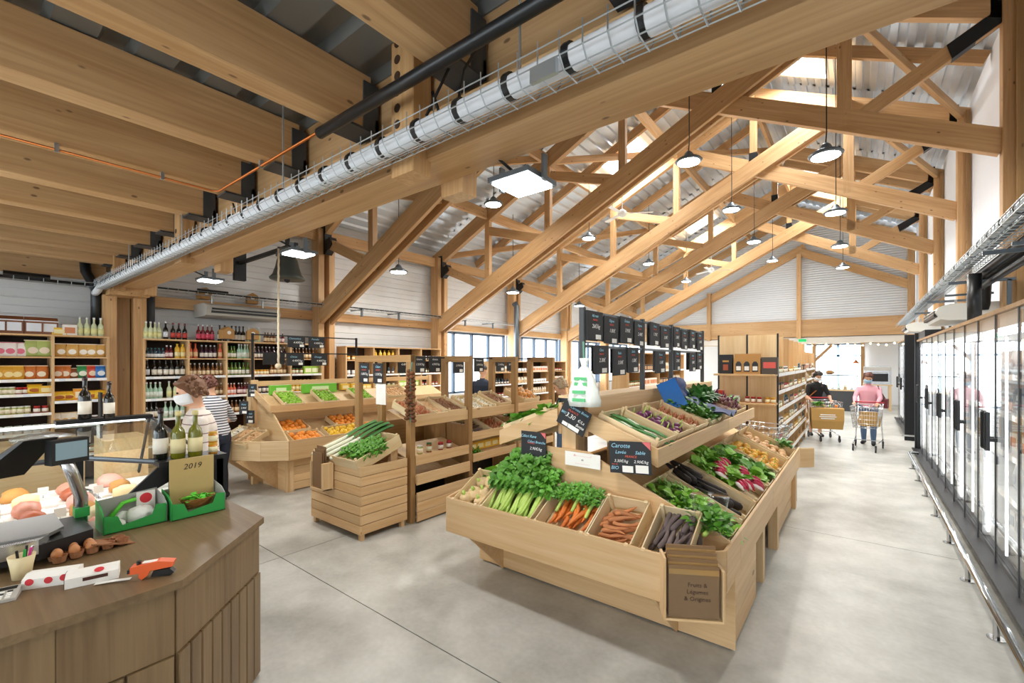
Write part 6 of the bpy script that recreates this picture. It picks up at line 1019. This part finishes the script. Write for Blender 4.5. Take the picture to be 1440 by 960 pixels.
for p in ((-4.43, .5), (-4.43, 1.1), (-3.57, 1.49)): G().box(p[0] - .012, p[0] + .012, p[1] - .012, p[1] + .012, 3.37, 3.43).obj('clip', 'zinc', cpn)
wt_ = thing('wall_tray', 'slim wire cable tray with black cables along the clad wall', 'cable tray'); g = G()
for dx, dz in ((-.06, 0), (.06, 0), (-.06, .06), (.06, .06)): g.tube([(-9.68 + dx, -2, 3.1 + dz), (-9.68 + dx, 1.6, 3.1 + dz), (-9.6 + dx, 2.2, 3.14 + dz), (-9.6 + dx, 20, 3.22 + dz)], .005, 5)
y = -1.9
while y < 14: xx, zz = (-9.68, 3.1) if y < 1.7 else (-9.6, 3.14 + (y - 2.2) * .0045); g.tube([(xx - .06, y, zz + .06), (xx - .06, y, zz), (xx + .06, y, zz), (xx + .06, y, zz + .06)], .0045, 4); y += .15
o = g.obj('wire_basket', 'zinc', wt_); o['kind'] = 'stuff'
G().tube([(-9.67, -2, 3.14), (-9.67, 1.6, 3.13)], .022, 6).obj('cable_bundle', 'black_plastic', wt_); G().tube([(-9.66, .55, 3.17), (-9.66, 1.02, 3.17)], .05, 8).obj('cable_sleeve', 'black_plastic', wt_); G().tube([(-9.59, 2.3, 3.19), (-9.59, 9, 3.22)], .014, 6).obj('cable_bundle', 'black_plastic', wt_); G().tube([(-9.58, 2.9, 3.22), (-9.58, 3.4, 3.22)], .035, 8).obj('cable_sleeve', 'black_plastic', wt_)
for y in (6.3, 7.4, 9.9, 11.2): G().box(-10.0, -9.5, y - .02, y + .02, 3.16, 3.19).obj('bracket', 'grey_steel', wt_); G().box(-9.56, -9.52, y - .02, y + .02, 3.0, 3.17).obj('bracket', 'grey_steel', wt_)
for i, (pts, lab) in enumerate((([(-9.8, 1.42, 3.6), (-9.8, 1.44, 3.35), (-9.66, 1.54, 3.05), (-9.66, 1.54, 2.35)], 'black bent downpipe left of the beam column'), ([(-9.85, 2.27, 3.15), (-9.85, 2.27, 2.3)], 'dark grey downpipe right of the beam column'), ([(-9.62, 12.45, 3.9), (-9.55, 12.45, 3.95), (-9.5, 12.45, 3.85), (-9.5, 12.45, 0)], 'grey downpipe beside the third wall column'))):
    o = G().tube(pts, .07 if i < 2 else .1, 12).obj('downpipe', 'black_plastic' if i == 0 else ('dark_grey' if i == 1 else 'grey_steel'), None, True); tag(o, lab, 'pipe')
def acunit(n, label, mx, w_, dark=True):
    t_ = bpy.data.objects.new(n, None); C.objects.link(t_); t_.matrix_world = mx; tag(t_, label, 'air conditioner')
    G().prism([(0, 0), (0, .24), (-.5, .24), (-.62, .2), (-.66, .12), (-.6, .02), (-.5, 0)], -w_ / 2, w_ / 2, 'x').obj('casing', 'grey_plastic' if dark else mat('ac_white', 'd9d8d0', .45), t_)
    G().box(-w_ / 2 + .08, w_ / 2 - .08, -.668, -.62, .06, .15).obj('outlet', 'black_plastic', t_); G().box(-w_ / 2 + .08, w_ / 2 - .08, -.675, -.66, .1, .112).obj('louvre', 'grey_plastic', t_)
    for sx in (-1, 1): G().box(sx * w_ * .35 - .01, sx * w_ * .35 + .01, -.3, -.27, .24, .42).obj('hanger', 'zinc', t_)
    return t_
acunit('air_conditioner', 'beige ceiling air conditioner with dark louvre above the drinks rack', cm((-9.92, 3.6, 2.74), PI / 2), 1.3)
acunit('air_conditioner', 'pale air conditioner above the near fridges under the black pipes', cm((1.55, 9.9, 2.52), -PI / 2), 1.5, False); acunit('air_conditioner', 'pale air conditioner above the far fridges at the gable', cm((1.6, 16.0, 2.68), -PI / 2), 1.3, False)
rt_ = thing('cable_tray', 'galvanised wire tray with grey cables running above the fridge row', 'cable tray'); g = G()
for dx, dz in ((-.12, .07), (-.12, 0), (-.04, -.01), (.04, -.01), (.12, 0), (.12, .07)): g.tube([(1.13 + dx, 2, 3.14 + dz), (1.13 + dx, 21, 3.14 + dz)], .005, 5)
y = 2.1
while y < 20: g.tube([(1.13 + dx, y, 3.14 + dz) for dx, dz in ((-.12, .07), (-.12, 0), (.12, 0), (.12, .07))], .005, 4); y += .14
g.obj('wire_basket', 'zinc', rt_)['kind'] = 'stuff'
for i, (dx, r_, m_) in enumerate(((-.06, .045, 'zinc'), (.04, .03, 'grey_steel'))): G().tube([(1.13 + dx, 2, 3.2), (1.13 + dx, 20, 3.2)], r_, 8).obj('cable_bundle', m_, rt_, True)
y = 2.6
while y < 16: G().tube([(1.07, y - .012, 3.2), (1.07, y + .012, 3.2)], .051, 10).obj('cable_tie', 'black_plastic', rt_); y += .5
for y in (4.3, 6.5, 8.7, 11.2, 13.6): G().box(.98, 1.62, y - .02, y + .02, 2.98, 3.02).obj('support_arm', 'grey_steel', rt_); G().box(1.54, 1.58, y - .02, y + .02, 2.36, 3.0).obj('support_leg', 'grey_steel', rt_)
for i, (x, z, r_, lab) in enumerate(((1.3, 3.1, .055, 'thick black insulated pipe above the fridges, nearest the aisle'), (1.42, 3.12, .07, 'thickest black insulated pipe above the fridges, against the wall'), (1.34, 2.95, .04, 'thin black insulated pipe above the fridges, lowest of three'))):
    o = G().tube([(x, 2, z), (x, 8.9, z), (x - .02, 9.1, z - .1), (x - .02, 9.2, 2.36 + .3)], r_, 12).obj('insulated_pipe', 'black_plastic', None, True); tag(o, lab, 'pipe', 'insulated pipes over the fridges')
o = G().tube([(1.18, 8.3, 2.36), (1.18, 8.3, 3.05)], .07, 14).obj('riser_pipe', 'black_plastic', None, True); tag(o, 'black vertical riser standing on the fridge row', 'pipe')
for y in (5.5, 9.2): G().box(1.0, 1.5, y - .02, y + .02, 2.87, 2.9).obj('support_arm', 'grey_steel', rt_)
# bell with rope, fans
bl_ = thing('brass_bell', 'dark cast bell on a steel bracket at the first wall column', 'bell', (-7.4, 3.5, 3.25)); G().lathe([(.26, 0), (.27, .02), (.22, .08), (.18, .2), (.155, .32), (.1, .4), (.03, .43)], 20).obj('bell_body', mat('bronze', '5a5f5a', .4, .6, var=.2), bl_, True); G().ball((0, 0, .0), .05, 10, 6).obj('clapper', 'black_steel', bl_, True); G().box(-.35, .35, -.03, .03, .43, .5).obj('yoke', 'grey_steel', bl_); G().box(-1.9, .3, -.03, .03, .5, .56).obj('support_arm', 'black_steel', bl_); G().box(-.02, .02, -.03, .03, .5, 1.2).obj('support_post', 'black_steel', bl_); G().box(-1.95, -1.85, -.1, .1, .2, 1.3).obj('wall_plate', 'black_steel', bl_); G().tube([(.3, -.1, .46), (.42, -.25, .4), (.45, -.35, .38)], .02, 8).obj('lever', 'dark_grey', bl_)
rp = thing('bell_rope', 'pale twisted bell rope ending in a knot', 'rope', (-6.95, 3.17, 0)); G().tube([(0, -.02 + .006 * (i % 2), 3.62 - .06 * i) for i in range(30)], .016, 8).obj('rope', mat('rope', 'd6c7a8', .9, bump=.8, scale=60), rp, True); G().ball((0, -.02, 1.84), .045, 10, 6).obj('knot', 'rope', rp, True)
def fan(x, y, z, label):
    t_ = thing('ceiling_fan', label, 'fan', (x, y, z), .5, 'white ceiling fans'); G().lathe([(.06, -.08), (.11, -.04), (.11, .05), (.05, .1)], 16).obj('motor', 'white', t_, True); G().tube([(0, 0, .1), (0, 0, roofz(x) - z)], .014, 8).obj('down_rod', 'white', t_)
    for i in range(3): o = G().prism([(.1, -.04), (.75, -.07), (.78, 0), (.75, .05), (.1, .04)], -.006, .006).obj('blade', 'white', t_, False, (0, 0, 0), (.15, 0, i * 2 * PI / 3))
fan(-4.87, 10.9, 5.76, 'white three-blade ceiling fan nearer the big beam'); fan(-4.47, 18.1, 5.4, 'white three-blade ceiling fan farther towards the gable')
for i, (x, y, z) in enumerate(((-9.88, 3.1, 3.1), (-9.88, 3.95, 3.1), (-9.36, 3.3, 2.34), (-9.36, 3.75, 2.34))):
    bx = thing('nest_box', 'small kraft bird box with round white hole on the drinks wall, %s of four' % ORD[i], 'box', (x, y, z), .2 * (-1) ** i, 'bird boxes'); G().prism([(-.1, 0), (.1, 0), (.1, .16), (0, .22), (-.1, .16)], -.08, .08, 'x').obj('carton', 'c_kraft', bx); G().tube([(.08, 0, .11), (.086, 0, .11)], .035, 14).obj('hole_ring', 'white', bx)
# ================================================================ things on the service counter
mat('box_green', '2fa04a', .5); mat('board_grey', 'a9a9a2', .8); ZC = .951
def green_box(label, x, y0, y1, cut=(.1, .8)):
    t_ = thing('display_box', label, 'box', (x, (y0 + y1) / 2, ZC), 0, 'green cardboard display boxes'); h2 = (y1 - y0) / 2 - .004
    G().box(-.2, 0, -h2, h2, 0, .004).obj('bottom', 'board_grey', t_); G().prism([(-h2, 0), (h2, 0), (h2, .11), (h2 - .05, .115), (h2 - .07, .06), (-h2 + .08, .035), (-h2 + .06, .09), (-h2, .1)], -.004, 0, 'x').obj('front_panel', 'box_green', t_)
    G().prism([(-h2, 0), (h2, 0), (h2, .17), (-h2, .15)], -.2, -.196, 'x').obj('back_panel', 'board_grey', t_)
    for sy in (-1, 1): G().prism([(-.2, 0), (0, 0), (0, .105), (-.06, .14), (-.2, .16)], sy * h2 - .002, sy * h2 + .002, 'y').obj('side_panel', 'box_green' if sy < 0 else 'board_grey', t_)
    return t_
green_box('green display box of wrapped packets nearer the scale', -3.26, .545, .835); green_box('green display box holding the kraft card dated 2019', -3.23, .845, 1.135)
for i, (x, y, s_) in enumerate(((-3.36, .73, 1.15), (-3.33, .62, .6), (-3.42, .66, .8))): o = lump(60 + i, .055 * s_, .06 * s_, .05 * s_, 12, 8).obj('wrapped_packet', 'film' if False else 'white_film', None, True, (x, y, ZC + .004)); tag(o, 'clear wrapped white packet in the nearer green box, %s of three' % ORD[i], 'packet', 'wrapped packets')
o = thing('label_card', 'small white card with a round red logo in the nearer green box', 'card', (-3.43, .77, ZC + .005)); G().box(-.003, .003, -.045, .045, 0, .16).obj('card', 'paper', o); G().tube([(.003, 0, .12), (.004, 0, .12)], .03, 16).obj('red_logo', cmat('logo_red', 'd8343c', .5), o)
o = G().tube([(-3.4, .575, ZC + .02), (-3.42, .66, ZC + .12), (-3.42, .72, ZC + .13)], .012, 6).obj('green_strip', cmat('bright_green', '62d43c', .4), None, True); tag(o, 'bright green plastic strip in the nearer green box', 'strip')
kc = thing('kraft_card', 'tall kraft card printed 2019 leaning in the second green box', 'card', (-3.40, 1.0, ZC + .005)); G().box(-.006, .006, -.12, .12, 0, .33).obj('card', mat('kraft_card', 'c8ad70', .75, var=.1), kc); text('2019', .05, 'hair_dark', kc, (.007, 0, .275), (PI / 2, 0, PI / 2), shear=.2)
wb = thing('wicker_basket', 'small wicker basket with bright green filling in the second green box', 'basket', (-3.30, 1.0, ZC + .045), .0); G().lathe([(.05, 0), (.075, .05), (.08, .055), (.07, .05), (.05, .01)], 18).obj('basket', mat('wicker', 'a8743c', .7, var=.4, scale=60, bump=1), wb, True, (0, 0, 0)); wb.scale = (.8, 1.25, 1)
leaves(60, (.04, .05, .02), .03, 99, .5).obj('green_filling', 'c_bright_green', wb, False, (0, 0, .04))
# wine bottles on the black ledge
for i, (x, y, k_, lab) in enumerate(((-3.58, .88, 'wine_bottle', 'dark wine bottle with violet foil on the deli ledge'), (-3.53, .96, 'cider_bottle', 'tall olive green wine bottle with gold foil on the deli ledge'), (-3.51, 1.05, 'cider_bottle', 'shouldered olive wine bottle with pale label on the deli ledge'))): put(k_, (x, y, 1.27), lab, 'wine bottles on the deli ledge', 1.2, 1.1)
for i in range(2): put('honey_jar', (-3.53, 1.16, 1.27 + .075 * i), 'small yellow-lidded jar on the deli ledge, %s of the stack' % ('lower' if i == 0 else 'upper'), 'jar stack', 0, .75)
for i, (x, y) in enumerate(((-4.95, .72), (-4.9, .86))): put('wine_bottle', (x, y, 1.44), 'dark wine bottle standing on the glass hood of the deli case, %s' % ('taller left one' if i == 0 else 'right one'), 'bottles on the hood', 1.1, 1.15 - .15 * i)
# scale
sc_ = thing('shop_scale', 'black electronic shop scale with steel platter and display on a pole', 'scale', (-3.2, .18, ZC), 0)
G().prism([(-.22, -.5), (.12, -.5), (.2, .1), (.12, .3), (-.22, .3)], .03, .1).obj('base', 'black_plastic', sc_); G().prism([(-.25, -.5), (.1, -.5), (.14, .14), (.06, .2), (-.25, .2)], .115, .13).obj('platter', mat('brushed', '9a9a98', .3, .9), sc_); G().prism([(.1, -.5), (.16, -.5), (.2, .1), (.14, .14)], .06, .125).obj('steel_front', 'steel', sc_)
G().tube([(-.2, .3, .06), (-.2, .3, .1), (-.19, .3, .2), (-.16, .26, .34), (-.14, .22, .46)], .028, 8).obj('pole', 'steel', sc_, True); G().box(-.235, -.165, .27, .33, .1, .15).obj('green_sticker', 'box_green', sc_)
for f_ in ((-.18, -.4), (.1, -.4), (-.18, .25), (.1, .25)): G().tube([(f_[0], f_[1], 0), (f_[0], f_[1], .035)], .02, 8).obj('foot', 'black_steel', sc_)
d_ = bpy.data.objects.new('display', None); C.objects.link(d_); d_.parent = sc_; d_.location = (-.14, .22, .47); d_.rotation_euler = (0, 0, .35)
G().box(-.03, .03, -.06, .1, -.06, .07).obj('customer_display', 'black_plastic', d_); G().box(.03, .033, -.045, .09, -.035, .055).obj('screen', mat('lcd', '7f97a0', .25, emit=.15), d_)
G().add([(x, y, z) for dx in (0, .035) for x, y, z in ((-.2 - dx, -.26, -.12 + dx), (-.2 - dx, -.06, -.12 + dx), (-.03 - dx, .0, .08), (-.03 - dx, -.14, .08))], [(0, 1, 2, 3), (7, 6, 5, 4), (0, 4, 5, 1), (1, 5, 6, 2), (2, 6, 7, 3), (3, 7, 4, 0)]).obj('operator_panel', 'black_plastic', d_)
# pen cup, eggs, sweets, label gun, calculator
cu_ = thing('pen_cup', 'cream tumbler of pens at the counter edge', 'cup', (-2.91, .22, ZC)); G().lathe([(.03, 0), (.036, .05), (.045, .1), (.041, .1), (.028, .012)], 18).obj('cup', cmat('cream', 'e8d6a8', .5), cu_, True)
for i, (a, m_) in enumerate(((-.5, 'black_plastic'), (.2, 'box_green'), (.9, 'c_pink_pen'), (1.7, 'steel'), (2.6, 'black_plastic'))):
    cmat('pink_pen', 'e0409a', .4); G().tube([(.012 * math.cos(a), .012 * math.sin(a), .02), (.035 * math.cos(a), .035 * math.sin(a), .13)], .005, 6).obj('pen', m_, cu_)
eg = thing('egg_carton', 'open brown pulp egg carton on the counter', 'carton', (-3.03, .46, ZC), math.radians(10)); mat('pulp', '9a6a48', .9, var=.2, scale=30, bump=1)
for sx, z1 in ((0, .05), (.0, .05)): pass
g = G()
for i in range(2):
    for j in range(5):
        cx, cy = -.025 + .05 * i, -.12 + .06 * j; g.ring([[(cx + r_ * math.cos(q), cy + r_ * 1.1 * math.sin(q), z) for q in [2 * PI * k / 10 for k in range(10)]] for r_, z in ((.012, .002), (.02, .004), (.027, .035), (.024, .034), (.014, .008))])
o = g.obj('tray', 'pulp', eg); o['kind'] = 'stuff'; G().ring([[(x, y, z) for x, y in ((-.06 + .0, -.02), (.055, -.02), (.055, .16), (-.06, .16))] for z in (.03, .036)], True).obj('lid', 'pulp', eg, False, (-.0, .0, .012), (-.28, 0, 0))
for i, (a, b_) in enumerate(((-.025, -.12), (.025, -.12), (-.025, -.06), (.025, -.06), (.025, .0), (-.025, .0))): o = G().ball((0, 0, 0), .022, 12, 8, (1, 1, 1.25)).obj('egg', mat('eggshell', 'c98a58', .45, var=.15), None, True, (-3.03 + a, .46 + b_, ZC + .037)); tag(o, 'brown egg in the open carton, %s of six' % ORD[i], 'egg', 'brown eggs')
for i, (x, y, rz, lab) in enumerate(((-2.74, .30, .95, 'white sweet carton with red dots lying beside the calculator'), (-2.63, .41, .85, 'white biscuit carton with dark brown end on the counter'))):
    bx = thing('sweet_carton', lab, 'box', (x, y, ZC), -.5 + .25 * i); G().prism([(-.04, 0), (.04, 0), (.04, .04), (.0, .055), (-.04, .05)], -.085, .085, 'y').obj('carton', 'paper', bx)
    if i == 0:
        for q, z in ((-.06, .03), (.0, .028), (.05, .03)): G().tube([(.04, q, z), (.0412, q, z)], .014, 14).obj('red_dot', 'c_logo_red', bx)
    else: G().prism([(-.04, 0), (.04, 0), (.04, .04), (.0, .055), (-.04, .05)], -.087, -.085, 'y').obj('brown_end', cmat('choc', '4a261c', .5), bx); G().box(.04, .0412, -.03, .05, .02, .034).obj('brown_print', 'c_choc', bx); G().tube([(.02, .02, .049), (.0205, .02, .051)], .016, 14).obj('red_dot', 'c_logo_red', bx)
gn = thing('label_gun', 'orange price label gun with black trigger on the counter', 'label gun', (-2.47, .575, ZC), -.5); mat('gun_orange', 'e8622a', .4)
G().prism([(-.075, .03), (-.07, .06), (.03, .072), (.085, .06), (.08, .04), (.0, .035), (-.01, .015), (-.03, .0), (-.04, .012), (-.04, .03)], -.022, .022, 'x').obj('body', 'gun_orange', gn); G().prism([(.0, .008), (.07, .0), (.085, .012), (.07, .03), (.01, .03)], -.016, .016, 'x').obj('trigger', 'black_plastic', gn); G().box(-.022, .022, -.08, -.07, .035, .05).obj('print_head', 'black_plastic', gn); G().tube([(0, -.045, .06), (0, -.045, .078)], .009, 8).obj('knob', 'black_plastic', gn); G().box(-.012, .012, -.03, .03, .068, .071).obj('label', 'paper', gn); G().add([(-.02, -.075, .004), (-.02, -.14, .006), (-.025, -.2, .002), (.0, -.2, .002), (.005, -.14, .006), (.005, -.075, .004)], [(0, 1, 4, 5), (1, 2, 3, 4)]).obj('label_tape', 'paper', gn)
ca = thing('calculator', 'grey desk calculator at the left edge of the counter', 'calculator', (-2.72, .13, ZC), -.25); G().prism([(-.05, .0), (.05, .0), (.05, .012), (-.05, .028)], -.07, .07, 'y').obj('case', 'grey_plastic', ca); G().add([(-.045, -.06, .0278), (-.02, -.06, .0238), (-.02, .06, .0238), (-.045, .06, .0278)], [(0, 1, 2, 3)]).obj('screen', 'black_plastic', ca)
for i in range(4):
    for j in range(5): G().box(-.012 + .015 * i, -.002 + .015 * i, -.055 + .023 * j, -.04 + .023 * j, .012, .024 - .0024 * i).obj('key', 'paper' if (i + j) % 4 else 'dark_grey', ca)
kn_ = thing('long_knife', 'long slicing knife with black handle on the deli trays', 'knife', (-3.9, .36, .9), 1.0); G().prism([(-.2, -.012), (.1, -.014), (.1, .012), (-.18, .01)], -.002, .002).obj('blade', 'steel', kn_); G().box(.1, .24, -.013, .013, -.01, .012).obj('handle', 'black_plastic', kn_)
for i in range(4):
    o = G().prism([(-.2, -.11), (.2, -.11), (.2, .11), (-.2, .11)], 0, .01).obj('paper_sheet', 'paper' if i % 2 == 0 else 'brushed', None, False, (-3.95 - .1 * i, -.05 - .03 * i, .88 + .03 * i), (0, .1, .3)); tag(o, 'flat %s sheet over the deli trays, %s from the counter' % ('white' if i % 2 == 0 else 'steel', ORD[i]), 'sheet', 'sheets on the deli trays')
